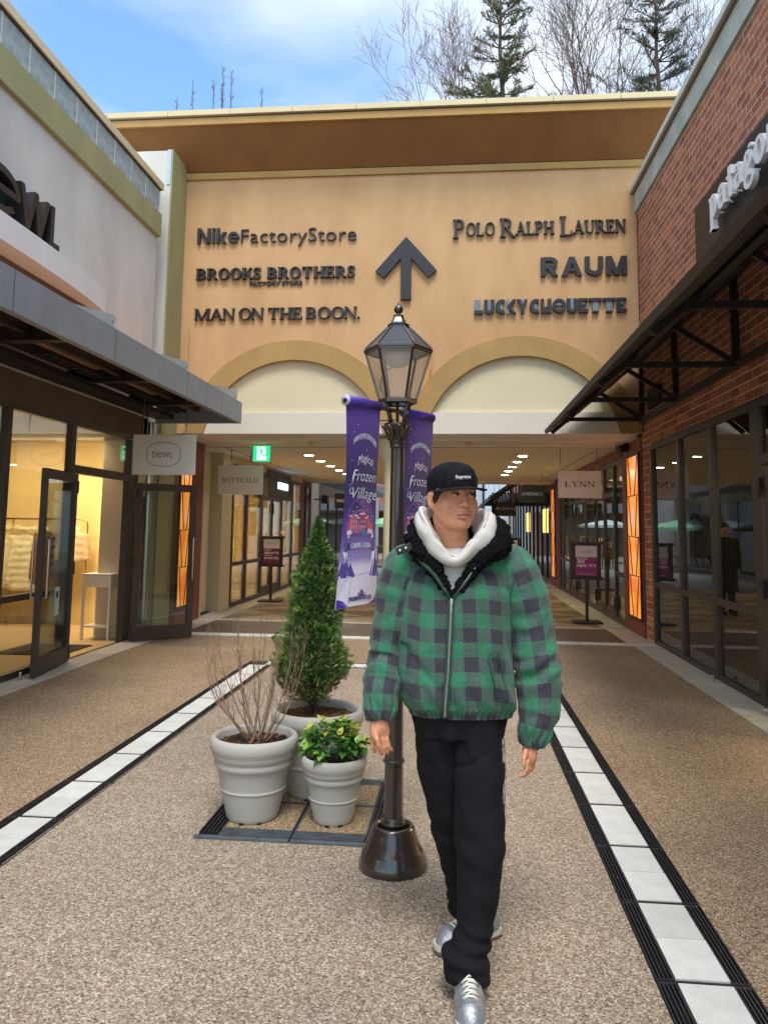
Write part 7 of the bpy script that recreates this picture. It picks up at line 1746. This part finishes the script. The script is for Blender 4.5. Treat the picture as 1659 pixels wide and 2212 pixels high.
def cap_patch(u0, u1, v0, v1, lift, mm, name):
    vs, fs = [], []; N_ = 10
    for j in range(4):
        for i in range(N_+1):
            p_ = cap_surf(u0+(u1-u0)*i/N_, v0+(v1-v0)*j/3); n_ = (p_-cp(0, .016, .05)); n_ /= np.linalg.norm(n_); vs.append(tuple(p_+n_*lift))
    fs = [(j*(N_+1)+i, j*(N_+1)+i+1, (j+1)*(N_+1)+i+1, (j+1)*(N_+1)+i) for j in range(3) for i in range(N_)]
    return MB().add(vs, fs).build(name, mm, capo, smooth=True)
cap_patch(-.036, .036, .058, .080, .0022, mat('cap_label', lin(20, 20, 24), .7), 'cap_label')
m_ = text_mb('Supreme', .02, (0, 0, 0), depth=.0001, width=.062, offset=.0010)
zs_ = [v[2] for v in m_.v]; hs_ = (max(zs_)-min(zs_))
vv = []
for X_, Y_, Z_ in m_.v:
    p_ = cap_surf(X_, .0685+(Z_-(max(zs_)+min(zs_))/2)*.0155/hs_*1.0); n_ = p_-cp(0, .016, .05); n_ /= np.linalg.norm(n_); vv.append(tuple(p_+n_*.0031))
m_.v = vv; m_.build('cap_lettering', mat('label_white', lin(232, 234, 238), .6, emit=None), capo, fix=False)
# ---------------------------------------------------------------- jacket
def plaid_uv(V, kind):
    if kind == 'torso':
        ang = np.arctan2(V[:, 0]-.005, -(V[:, 1]-2.935)); tt_ = np.linspace(-np.pi, np.pi, 721); rr_ = (np.abs(np.sin(tt_)/.216)**2.35+np.abs(np.cos(tt_)/.152)**2.35)**(-1/2.35); px_, py_ = rr_*np.sin(tt_), rr_*np.cos(tt_); al_ = np.concatenate([[0], np.cumsum(np.hypot(np.diff(px_), np.diff(py_)))]); u = np.interp(ang, tt_, al_-al_[360])+.0; v = V[:, 2]+.10*(V[:, 0])-.012*np.sin(V[:, 0]*14)
        return np.stack([u+.026+.10*(V[:, 2]-1.1)*.35, v+.016, np.zeros(len(V))], 1)
PL = [(-.185, 2.935, 1.395), (-.218, 2.93, 1.30), (-.238, 2.925, 1.19), (-.252, 2.925, 1.08), (-.262, 2.89, 1.00), (-.268, 2.86, .94), (-.270, 2.845, .895), (-.2705, 2.84, .872), (-.2705, 2.838, .862)]
RL = [.090, .082, .074, .066, .067, .066, .056, .040, .038]
PR = [(.215, 2.935, 1.395), (.252, 2.93, 1.30), (.276, 2.925, 1.19), (.292, 2.92, 1.08), (.302, 2.91, .98), (.303, 2.90, .90), (.288, 2.893, .835), (.276, 2.89, .795), (.274, 2.89, .780)]
RR = [.092, .088, .083, .084, .083, .074, .060, .044, .041]
B = Field((-.32, 2.70, .80), (.36, 3.20, 1.56), .0042)
ox_ = .006
B.loft([(.870, .018, 2.925, .186, .118), (.890, .016, 2.925, .188, .122), (.905, .014, 2.925, .205, .140), (.94, .008, 2.925, .218, .150), (1.00, .004, 2.925, .222, .154), (1.10, .0, 2.93, .216, .152), (1.22, .0, 2.93, .212, .150), (1.32, .003, 2.935, .214, .145), (1.38, .010, 2.94, .20, .130), (1.43, .015, 2.95, .150, .108), (1.47, .015, 2.955, .115, .09)], .01, ex=2.35)
B.chain([(-.09, 2.945, 1.425), (-.175, 2.94, 1.375)], [.075, .080], .03); B.chain([(.12, 2.945, 1.43), (.205, 2.94, 1.380)], [.078, .084], .03)
# open front: a V cut down to the zip
q = B.box((-.25, 2.65, 1.28), (.30, 2.90, 1.60), 0); sl, X, Y, Z = q
zz = Z; left = -.016+(zz-1.300)*-.62; right = -.012+(zz-1.300)*.70
dV = np.maximum(np.maximum(left-X, X-right)*.8, np.maximum(Y-2.885, 1.300-zz)); B.comb(sl, (dV+0*X).astype(np.float32), .006, 's')
V, Q = B.mesh(); V = relax(V, Q, 1, .4); n = vnormals(V, Q)
fold = nz3(V*np.array([1, 1, .55]), 26, 11)*.0050+nz3(V*np.array([1, 1, .8]), 60, 12)*.0018
xz = V[:, 0]; zv = V[:, 2]
fold += .007*np.sin((xz*1.0+zv*.35)*75)*np.exp(-((zv-.955)/.05)**2)          # blousing above the hem
fold += .0045*np.sin(np.arctan2(xz-.01, -(V[:, 1]-2.93))*46+3*nz3(V, 25, 2))*np.exp(-((zv-.888)/.018)**2)   # gathers of the elastic
dline = (xz+.16)*.75-(1.10-zv)*.62; fold += -.008*np.exp(-(dline/.016)**2)*np.exp(-((zv-1.02)/.11)**2)     # diagonal crease towards the left pocket
dline2 = (xz-.19)+(zv-1.15)*.30; fold += -.007*np.exp(-(dline2/.014)**2)*np.exp(-((zv-1.1)/.14)**2)
fold += -.006*np.exp(-((xz+.030-(zv-1.1)*.095)/.010)**2)*(V[:, 1] < 2.86)*(zv < 1.31)*0.4
V = V+n*fold[:, None]
jk = mesh_np('jacket', V, Q, M_plaid, man, {'cloth': ('FLOAT_VECTOR', plaid_uv(V, 'torso'))})
def sleeve(P, R, seed, ph):
    B = Field(np.min(P, 0)-.12, np.max(P, 0)+np.array([.12, .12, .10]), .0042)
    B.chain(P, R, .012); c0, c1 = np.array(P[-1]), np.array(P[-2]); B.plane_cut(c0, (c0-c1), .003, lo=c0-.08, hi=c0+.08)
    V, Q = B.mesh(); V = relax(V, Q, 1, .4); n = vnormals(V, Q); P_ = np.array(P)
    # arc length along the sleeve and angle round it
    best = np.full(len(V), 9.); sl_ = np.zeros(len(V)); ang = np.zeros(len(V)); acc = 0
    for i in range(len(P_)-1):
        a, b = P_[i], P_[i+1]; d = b-a; L = np.linalg.norm(d); t_ = np.clip(((V-a)@d)/L**2, 0, 1); c = a+t_[:, None]*d; dist = np.linalg.norm(V-c, axis=1); m = dist < best
        best = np.where(m, dist, best); sl_ = np.where(m, acc+t_*L, sl_); ang = np.where(m, np.arctan2((V-c)[:, 0], -(V-c)[:, 1]), ang); acc += L
    el = .36; f = nz3(V*np.array([1, 1, 1.3]), 34, seed)*.0050+nz3(V, 75, seed+1)*.0016
    f += .0060*np.sin(sl_*80+2.6*np.sin(ang*1.5+seed)+1.5*nz3(V, 12, seed+7))*np.exp(-((sl_-.36)/.07)**2)
    f += .006*np.sin(ang*13+2*nz3(V, 30, 5))*np.exp(-((sl_-acc+.035)/.030)**2)+.0040*np.sin(ang*19)*np.exp(-((sl_-acc)/.022)**2)
    V = V+n*f[:, None]; uv = np.stack([ang*.080+ph, sl_*1.0+ph*.7, 0*ang], 1)
    return mesh_np('sleeve', V, Q, M_plaid, jk, {'cloth': ('FLOAT_VECTOR', uv)})
sleeve(PL, RL, 21, .037); sleeve(PR, RR, 31, .062)
def ysurf(x, z, dy=0):      # front of the jacket torso
    rows = [(.87, .018, .186, .118), (.905, .014, .205, .140), (.94, .008, .218, .150), (1.0, .004, .222, .154), (1.1, 0, .216, .152), (1.22, 0, .212, .150), (1.32, .003, .214, .145), (1.38, .010, .20, .13), (1.43, .015, .15, .108)]
    zz = [r[0] for r in rows]; cx = np.interp(z, zz, [r[1] for r in rows]); a = np.interp(z, zz, [r[2] for r in rows]); b = np.interp(z, zz, [r[3] for r in rows])
    u = min(.99, abs((x-cx)/a)); return 2.927-b*(1-u**2.35)**(1/2.35)-dy
# zip, placket and puller
zx = lambda z: -.022+(z-1.1)*.045-.02*max(0, 1.05-z)*2+.06*max(0, .93-z)
zp_ = [(zx(z), ysurf(zx(z), z, .0055), z) for z in np.linspace(.885, 1.305, 24)]
mb = MB(); vs = []; 
for (a, b, c) in zp_: vs += [(a-.012, b+.0015, c), (a+.012, b+.0015, c)]
mb.add(vs, [(2*i, 2*i+1, 2*i+3, 2*i+2) for i in range(len(zp_)-1)]); o = mb.build('zip_placket', mat('zip_tape', lin(40, 70, 60), .9, noise=.2, nscale=90), jk); so = o.modifiers.new('s', 'SOLIDIFY'); so.thickness = .004
mb = MB()
for k in range(105):
    z = .888+.415*k/105; mb.box(zx(z)-.0034, zx(z)+.0034, ysurf(zx(z), z, .0085), ysurf(zx(z), z, .006), z, z+.0024)
mb.build('zip_teeth', M_steel, jk)
MB().box(zx(1.29)-.005, zx(1.29)+.005, ysurf(zx(1.29), 1.29, .014), ysurf(zx(1.29), 1.29, .008), 1.283, 1.300).box(zx(1.27)-.0035, zx(1.27)+.0035, ysurf(zx(1.27), 1.27, .013), ysurf(zx(1.27), 1.27, .010), 1.258, 1.284).build('zip_puller', M_steel, jk, bevel=.001)
# lapel edges with piping
def edge(pts, r, mm, name, par): return MB().tube(pts, r, 8).build(name, mm, par, smooth=True)
edge([(-.150, 2.800, 1.455), (-.118, 2.786, 1.425), (-.075, 2.779, 1.385), (-.040, 2.777, 1.335), (-.018, 2.776, 1.302)], [.006, .008, .008, .007, .005], MATS['zip_tape'], 'lapel_edge', jk)
edge([(.118, 2.800, 1.462), (.085, 2.788, 1.425), (.045, 2.780, 1.370), (.012, 2.778, 1.325), (-.012, 2.776, 1.302)], [.004, .005, .005, .005, .004], MATS['zip_tape'], 'lapel_edge', jk)
edge([(.114, 2.793, 1.463), (.081, 2.781, 1.426), (.041, 2.773, 1.371), (.008, 2.771, 1.326)], .0022, M_steel, 'zip_edge', jk)
# pockets
for pts, nm in (([(-.200, 1.140), (-.162, 1.132), (-.176, .988), (-.205, .992)], 'pocket'), ([(.118, 1.108), (.154, 1.112), (.183, .952), (.152, .940)], 'pocket')):
    f3 = [(x_, ysurf(x_, z_, .0065), z_) for x_, z_ in pts]; edge([f3[i % 4] for i in range(5)], .0026, MATS['zip_tape'], nm, jk)
MB().box(.150, .155, ysurf(.152, 1.08, .011), ysurf(.152, 1.08, .006), 1.062, 1.090).build('label_tab', mat('tab_black', lin(26, 26, 24), .7), jk)
# shoulder seams
for pts in ([(-.205, 2.86, 1.365), (-.222, 2.86, 1.30), (-.222, 2.862, 1.22), (-.212, 2.85, 1.13)], [(.262, 2.87, 1.425), (.215, 2.835, 1.385), (.198, 2.815, 1.32), (.197, 2.815, 1.22), (.203, 2.82, 1.12)]):
    edge(pts, .0018, MATS['zip_tape'], 'seam', jk)
# throat strap with snaps
st_ = MB(); st_.cbox((-.185, 2.795, 1.474), (1, .05, .42), (0, 1, 0), (-.42, 0, 1), .030, .006, .014); o = st_.build('throat_strap', mat('strap_leather', lin(30, 34, 32), .6), jk, bevel=.004)
for dx in (-.015, .006): MB().lathe([(.0052, 0), (.0048, .003), (.002, .0045)], 12).build('snap', M_steel, jk, local=(-.185+dx, 2.7885, 1.474+dx*.42)).rotation_euler = (math.pi/2, 0, 0)
# ---------------------------------------------------------------- sherpa collar and lining
B = Field((-.22, 2.70, 1.26), (.26, 3.10, 1.62), .0042)
B.chain([(-.150, 2.845, 1.505), (-.135, 2.90, 1.545), (-.09, 2.985, 1.56), (.02, 3.02, 1.565), (.12, 2.99, 1.56), (.155, 2.91, 1.545), (.164, 2.85, 1.512)], [.030, .036, .042, .045, .042, .038, .034], .02)
B.chain([(-.150, 2.835, 1.505), (-.122, 2.812, 1.455), (-.075, 2.802, 1.405), (-.040, 2.797, 1.345), (-.018, 2.793, 1.312)], [.036, .030, .022, .016, .008], .012)
B.chain([(.166, 2.845, 1.505), (.142, 2.815, 1.478), (.100, 2.803, 1.450), (.055, 2.800, 1.395), (.015, 2.795, 1.335), (-.008, 2.793, 1.312)], [.038, .036, .028, .019, .013, .007], .014)
B.ell((.155, 2.84, 1.478), (.040, .028, .026), .02); B.ell((-.125, 2.85, 1.50), (.035, .03, .03), .02)
V, Q = B.mesh(); n = vnormals(V, Q); V = V+n*(np.abs(nz3(V, 210, 41))*.0070+nz3(V, 90, 42)*.0030)[:, None]; mesh_np('sherpa_collar', V, Q, M_sherpa, jk)
# ---------------------------------------------------------------- hooded sweatshirt: chest and hood
hd = sub('hooded_sweatshirt', man, (0, 2.9, 1.4))
B = Field((-.16, 2.72, 1.24), (.18, 3.05, 1.50), .004)
B.loft([(1.27, 0, 2.93, .14, .118), (1.36, 0, 2.93, .145, .120), (1.44, .0, 2.935, .11, .105), (1.475, .0, 2.94, .075, .075)], .01)
V, Q = B.mesh(); n = vnormals(V, Q); xx, zz = V[:, 0], V[:, 2]; V = V+n*(nz3(V, 45, 51)*.0028-.003*np.exp(-((xx+.02-(1.42-zz)*.25)/.008)**2)*(zz < 1.44))[:, None]; mesh_np('chest', V, Q, M_hood, hd)
# hood: stations round the neck, each a profile from inside bottom over the rim to the outside bottom
ST = [  # angle (deg, 0 = front, + = to the right in the picture), rim point, inner bottom, outer bulge, outer bottom
 (0,   (.004, 2.776, 1.446), (.000, 2.838, 1.440), (-.002, 2.766, 1.431), (-.006, 2.786, 1.416)),
 (35,  (.054, 2.776, 1.500), (.036, 2.852, 1.470), (.066, 2.770, 1.480), (.066, 2.798, 1.448)),
 (65,  (.096, 2.794, 1.556), (.056, 2.885, 1.500), (.124, 2.794, 1.536), (.128, 2.835, 1.472)),
 (90,  (.112, 2.850, 1.606), (.070, 2.915, 1.520), (.143, 2.865, 1.582), (.140, 2.900, 1.500)),
 (120, (.098, 2.930, 1.618), (.066, 2.960, 1.540), (.125, 2.965, 1.590), (.120, 2.970, 1.500)),
 (160, (.030, 2.992, 1.610), (.020, 2.985, 1.540), (.040, 3.035, 1.575), (.035, 3.020, 1.500)),
 (-160, (-.035, 2.990, 1.610), (-.025, 2.985, 1.540), (-.045, 3.033, 1.575), (-.040, 3.020, 1.500)),
 (-120, (-.100, 2.930, 1.622), (-.072, 2.950, 1.545), (-.128, 2.955, 1.590), (-.110, 2.960, 1.500)),
 (-90, (-.124, 2.842, 1.620), (-.072, 2.925, 1.535), (-.150, 2.858, 1.588), (-.128, 2.895, 1.500)),
 (-65, (-.110, 2.788, 1.576), (-.062, 2.900, 1.520), (-.136, 2.796, 1.540), (-.114, 2.836, 1.475)),
 (-35, (-.066, 2.772, 1.508), (-.044, 2.860, 1.480), (-.088, 2.768, 1.484), (-.078, 2.796, 1.448))]
ns = len(ST); NU = 150; prof = []
def cr_(P, t):      # closed Catmull-Rom
    i = int(math.floor(t)) % ns; f = t-math.floor(t); p = [np.array(P[(i+k-1) % ns]) for k in range(4)]
    return .5*((2*p[1])+(-p[0]+p[2])*f+(2*p[0]-5*p[1]+4*p[2]-p[3])*f*f+(-p[0]+3*p[1]-3*p[2]+p[3])*f**3)
vs = []; NV = 13
for i in range(NU):
    t = i*ns/NU; r_, ib, ob, obt = (cr_([s_[k] for s_ in ST], t) for k in (1, 2, 3, 4))
    ctr = np.array([0, 2.9, r_[2]])
    P4 = [ib, ib*.45+r_*.55+np.array([0, 0, -.012]), r_, r_+(ob-r_)*.10, ob, obt]
    for j in range(NV):
        s_ = j*(len(P4)-1)/(NV-1); k = min(len(P4)-2, int(s_)); f = s_-k; g = lambda q: P4[min(max(q, 0), len(P4)-1)]
        p = .5*((2*g(k))+(-g(k-1)+g(k+1))*f+(2*g(k-1)-5*g(k)+4*g(k+1)-g(k+2))*f*f+(-g(k-1)+3*g(k)-3*g(k+1)+g(k+2))*f**3); vs.append(p)
V = np.array(vs); Q = np.array([[i*NV+j, ((i+1) % NU)*NV+j, ((i+1) % NU)*NV+j+1, i*NV+j+1] for i in range(NU) for j in range(NV-1)])
n = vnormals(V, Q); fz = nz3(V*np.array([1, 1, 1.5]), 38, 61); vj = np.tile(np.arange(NV)/(NV-1), NU); th = np.repeat(np.arange(NU)/NU*2*np.pi, NV)
V = V+n*(fz*.0036-np.abs(nz3(V, 40, 63))*.0040+nz3(V, 80, 62)*.0014-.0050*np.exp(-((vj-.68)/.035)**2)+.0030*np.sin(vj*22+th*4)*(vj > .3))[:, None]
ho = mesh_np('hood', V, Q, M_hood, hd); so = ho.modifiers.new('s', 'SOLIDIFY'); so.thickness = .0045; so.offset = 0
MB().lathe([(.0050, 0), (.0045, .003), (.002, .004)], 12).build('snap', M_steel, hd, local=(-.050, 2.768, 1.482)).rotation_euler = (math.pi/2, 0, 0)
edge([(-.045, 2.846, 1.478), (-.020, 2.830, 1.455), (.0, 2.826, 1.448), (.022, 2.832, 1.456), (.045, 2.85, 1.480)], .006, mat('tshirt_white', lin(220, 220, 226), .9), 'tshirt_neck', hd)
# ---------------------------------------------------------------- trousers
B = Field((-.22, 2.60, .03), (.26, 3.24, .95), .0045)
B.loft([(.80, .018, 2.93, .165, .112), (.88, .018, 2.93, .176, .112), (.925, .016, 2.93, .165, .105)], .02)
B.chain([(.085, 2.925, .86), (.092, 2.875, .68), (.090, 2.835, .52), (.088, 2.815, .44), (.080, 2.79, .31), (.066, 2.765, .20), (.056, 2.755, .155), (.040, 2.748, .115), (.044, 2.740, .075), (.046, 2.738, .050)], [.094, .088, .084, .083, .070, .062, .061, .076, .073, .066], .014, sc=(1, .97, 1))
B.chain([(-.062, 2.93, .86), (-.052, 2.95, .68), (-.028, 2.97, .52), (-.012, 2.99, .44), (.008, 3.03, .31), (.030, 3.07, .20), (.038, 3.09, .13)], [.094, .082, .074, .072, .064, .058, .060], .014)
B.ell((.045, 2.66, .06), (.028, .03, .018), .01, 's')
B.plane_cut((.04, 2.73, .052), (0, -.25, -1), .004, lo=(-.2, 2.6, .0), hi=(.26, 2.88, .12)); B.plane_cut((.04, 3.08, .10), (0, 0, -1), .004, lo=(-.2, 2.95, .0), hi=(.26, 3.24, .14))
V, Q = B.mesh(); V = relax(V, Q, 1, .4); n = vnormals(V, Q); xx, zz = V[:, 0], V[:, 2]
f = nz3(V*np.array([1, 1, .5]), 20, 71)*.0045+nz3(V*np.array([1, 1, 1.2]), 48, 72)*.0022
f += .006*np.sin(zz*120+nz3(V, 14, 73)*2+xx*18)*np.exp(-((zz-.15)/.07)**2)+.005*np.sin((zz*.8+xx*.6)*70)*np.exp(-((zz-.45)/.06)**2)*.8
f += -.007*np.exp(-(((zz-.71)+(xx-.02)*-.55)/.010)**2)*np.exp(-((xx-.05)/.06)**2)*(V[:, 1] < 2.93)
f += .005*np.sin(xx*80+zz*20)*np.exp(-((zz-.80)/.05)**2)
V = V+n*f[:, None]; tr = mesh_np('trousers', V, Q, M_denim, man)
# printed strip down the side seam
mb = MB(); pv = []
for k in range(13):
    z = .800-.24*k/12*1.0; x = np.interp(z, [.44, .52, .68, .80, .86], [.165, .170, .178, .176, .180])+.003; y = np.interp(z, [.44, .68, .86], [2.80, 2.845, 2.90]); pv += [(x-.012, y-.020, z), (x+.001, y+.012, z)]
mb.add(pv, [(2*i, 2*i+1, 2*i+3, 2*i+2) for i in range(12)]).build('side_print', mat('side_print_mottled', lin(34, 34, 38), .8, col2=lin(206, 204, 196), nscale=70, detail=2), tr)
# ---------------------------------------------------------------- shoes
def shoe(loc, yaw, pitch=0):
    s_ = sub('shoe', man, loc); R = rotz(yaw)@rotx(pitch); O = np.array(loc, float)
    W = lambda p: O+R@np.array(p, float)      # local: -y toe, length .29, sole at z 0
    rows = [(.125, .030), (.11, .038), (.06, .036), (0, .038), (-.06, .047), (-.11, .050), (-.145, .043), (-.163, .026), (-.170, .008)]
    def outline(y, k=1): ys = [r[0] for r in rows][::-1]; return float(np.interp(y, ys, [r[1] for r in rows][::-1]))*k
    n = 40; pts = []
    ysn = np.concatenate([np.linspace(.125, -.10, 12), np.linspace(-.115, -.170, 8)])
    ring = [(-outline(y), y) for y in ysn]+[(outline(y), y) for y in ysn[::-1]]
    for z0, z1, kx, mm, nm in ((.0, .012, 1.04, M_gum, 'outsole'), (.0121, .030, 1.02, M_sole, 'midsole')):
        v = [tuple(W((x*kx, y*1.01, z0+(.006 if y < -.14 and z0 < .005 else 0)))) for x, y in ring]+[tuple(W((x*kx, y*1.01, z1+.006*(y < -.12)))) for x, y in ring]; m_ = len(ring)
        MB().add(v, [tuple(range(m_))[::-1], tuple(range(m_, 2*m_))]+[(i, (i+1) % m_, (i+1) % m_+m_, i+m_) for i in range(m_)]).build(nm, mm, s_, smooth=False)
    B = Field((-.08, -.19, .01), (.08, .15, .14), .003)
    B.chain([(0, .085, .055), (0, .02, .058), (0, -.05, .046), (0, -.11, .036), (0, -.130, .030)], [.042, .043, .045, .044, .034], .02, sc=(1.0, 1, 1)); B.chain([(0, .075, .06), (0, .065, .095)], [.040, .036], .02); B.plane_cut((0, 0, .026), (0, 0, -1), .003); B.ell((0, .06, .115), (.028, .038, .03), .006, 's')
    V, Q = B.mesh(); nn = vnormals(V, Q); seam = np.exp(-((V[:, 1]+.092-V[:, 0]**2*12)/.0022)**2)*.003+np.exp(-((np.abs(V[:, 0])-.026-.1*(V[:, 1]+.05))/.002)**2)*(V[:, 1] > -.075)*(V[:, 2] > .05)*.0022
    V = V-nn*seam[:, None]+nn*(nz3(V, 120, 81)*.0006)[:, None]; V = O+V@R.T; mesh_np('upper', V, Q, M_silver, s_)
    MB().tube([W((-.040, -.075, .058)), W((-.026, -.100, .078)), W((0, -.112, .0835)), W((.026, -.100, .078)), W((.040, -.075, .058))], .0016, 5).tube([W((-.030, -.06, .080)), W((-.030, .02, .095))], .0016, 5).tube([W((.030, -.06, .080)), W((.030, .02, .095))], .0016, 5).build('stitching', mat('shoe_seam', lin(70, 74, 80), .6), s_)
    for k in range(5):
        y = -.098+.022*k; zt = np.interp(y, [-.11, -.05, .02], [.085, .098, .110])
        mb = MB(); mb.tube([W((-.026, y+.004, zt-.013)), W((-.012, y, zt+.001)), W((0, y-.003, zt+.005)), W((.012, y, zt+.001)), W((.026, y+.004, zt-.013))], .0034, 6)
        if k < 4: mb.tube([W((-.022, y+.004, zt-.008)), W((0, y+.012, zt+.008)), W((.022, y+.024, zt-.006))], .0030, 6)
        mb.build('lace', M_lace, s_, smooth=True)
    return s_
shoe((.046, 2.685, .001), math.radians(2)); shoe((.065, 3.085, .001), math.radians(-50))

# ================================================================ passer-by, seen mirrored in the right shop glass
pb = thing('person', 'distant person in a long dark coat, seen mirrored in the right shop window', 'person', (.48, 15.1, 0))
B = Field((.1, 14.8, .03), (.86, 15.4, 1.78), .009); cx, cy = .48, 15.1
B.ell((cx, cy, 1.60), (.078, .095, .115), .01); B.ell((cx+.012, cy-.01, 1.56), (.06, .07, .08), .02); B.cone((cx, cy+.01, 1.50), (cx, cy+.01, 1.40), .05, .055, .02); B.cone((cx+.08, cy, 1.585), (cx+.095, cy, 1.565), .012, .012, .01)
B.loft([(.95, cx, cy, .15, .10), (1.2, cx, cy, .16, .10), (1.38, cx, cy, .18, .09), (1.42, cx, cy, .10, .07)], .03)
for s_ in (-1, 1):
    B.chain([(cx+s_*.08, cy, .95), (cx+s_*.085, cy-.02*s_, .5), (cx+s_*.09, cy+.03*s_, .08)], [.085, .055, .04], .02); B.cone((cx+s_*.09, cy+.03*s_, .06), (cx+s_*.09, cy-.1+.03*s_, .045), .04, .032, .02)
    B.chain([(cx+s_*.18, cy, 1.36), (cx+s_*.25, cy+.01, 1.10), (cx+s_*.22, cy-.07, .90)], [.05, .04, .032], .02); B.cone((cx+s_*.22, cy-.07, .90), (cx+s_*.205, cy-.09, .82), .030, .020, .01)
    for q in range(4): B.cone((cx+s_*(.225-.013*q), cy-.09, .83), (cx+s_*(.22-.013*q), cy-.09, .765), .009, .007, .006)
    B.cone((cx+s_*.195, cy-.10, .85), (cx+s_*.18, cy-.12, .805), .009, .008, .006)
V, Q = B.mesh(); mesh_np('body', V, Q, M_skin, pb, {'tint': ('FLOAT_COLOR', np.tile(np.array(lin(196, 150, 122)), (len(V), 1)))})
B = Field((.1, 14.75, .40), (.86, 15.45, 1.50), .009); B.loft([(.44, cx, cy, .23, .17), (.8, cx, cy, .20, .145), (1.15, cx, cy, .18, .125), (1.38, cx, cy, .19, .11), (1.45, cx, cy, .09, .08)], .02)
for s_ in (-1, 1): B.chain([(cx+s_*.18, cy, 1.37), (cx+s_*.255, cy+.01, 1.10), (cx+s_*.225, cy-.065, .90)], [.07, .06, .05], .02)
V, Q = B.mesh(); n = vnormals(V, Q); V = V+n*(nz3(V*np.array([1, 1, .4]), 22, 91)*.008)[:, None]; mesh_np('coat', V, Q, mat('coat_dark', lin(36, 30, 30), .9), pb)
B = Field((.3, 14.9, 1.45), (.66, 15.3, 1.80), .008); B.ell((cx, cy+.012, 1.62), (.088, .104, .115), .01); B.ell((cx, cy-.075, 1.55), (.075, .06, .085), .01, 's'); V, Q = B.mesh(); mesh_np('hair', V, Q, M_hair, pb)
B = Field((.25, 14.85, .03), (.72, 15.35, 1.0), .009)
for s_ in (-1, 1): B.chain([(cx+s_*.08, cy, .92), (cx+s_*.085, cy-.02*s_, .5), (cx+s_*.09, cy+.03*s_, .10)], [.10, .075, .065], .02)
V, Q = B.mesh(); mesh_np('trousers', V, Q, mat('trousers_dark', lin(34, 34, 40), .9), pb)
for s_ in (-1, 1): MB().box(cx+s_*.09-.045, cx+s_*.09+.045, cy+.03*s_-.17, cy+.03*s_+.09, .0055, .09).build('shoe', M_black, pb, bevel=.02)
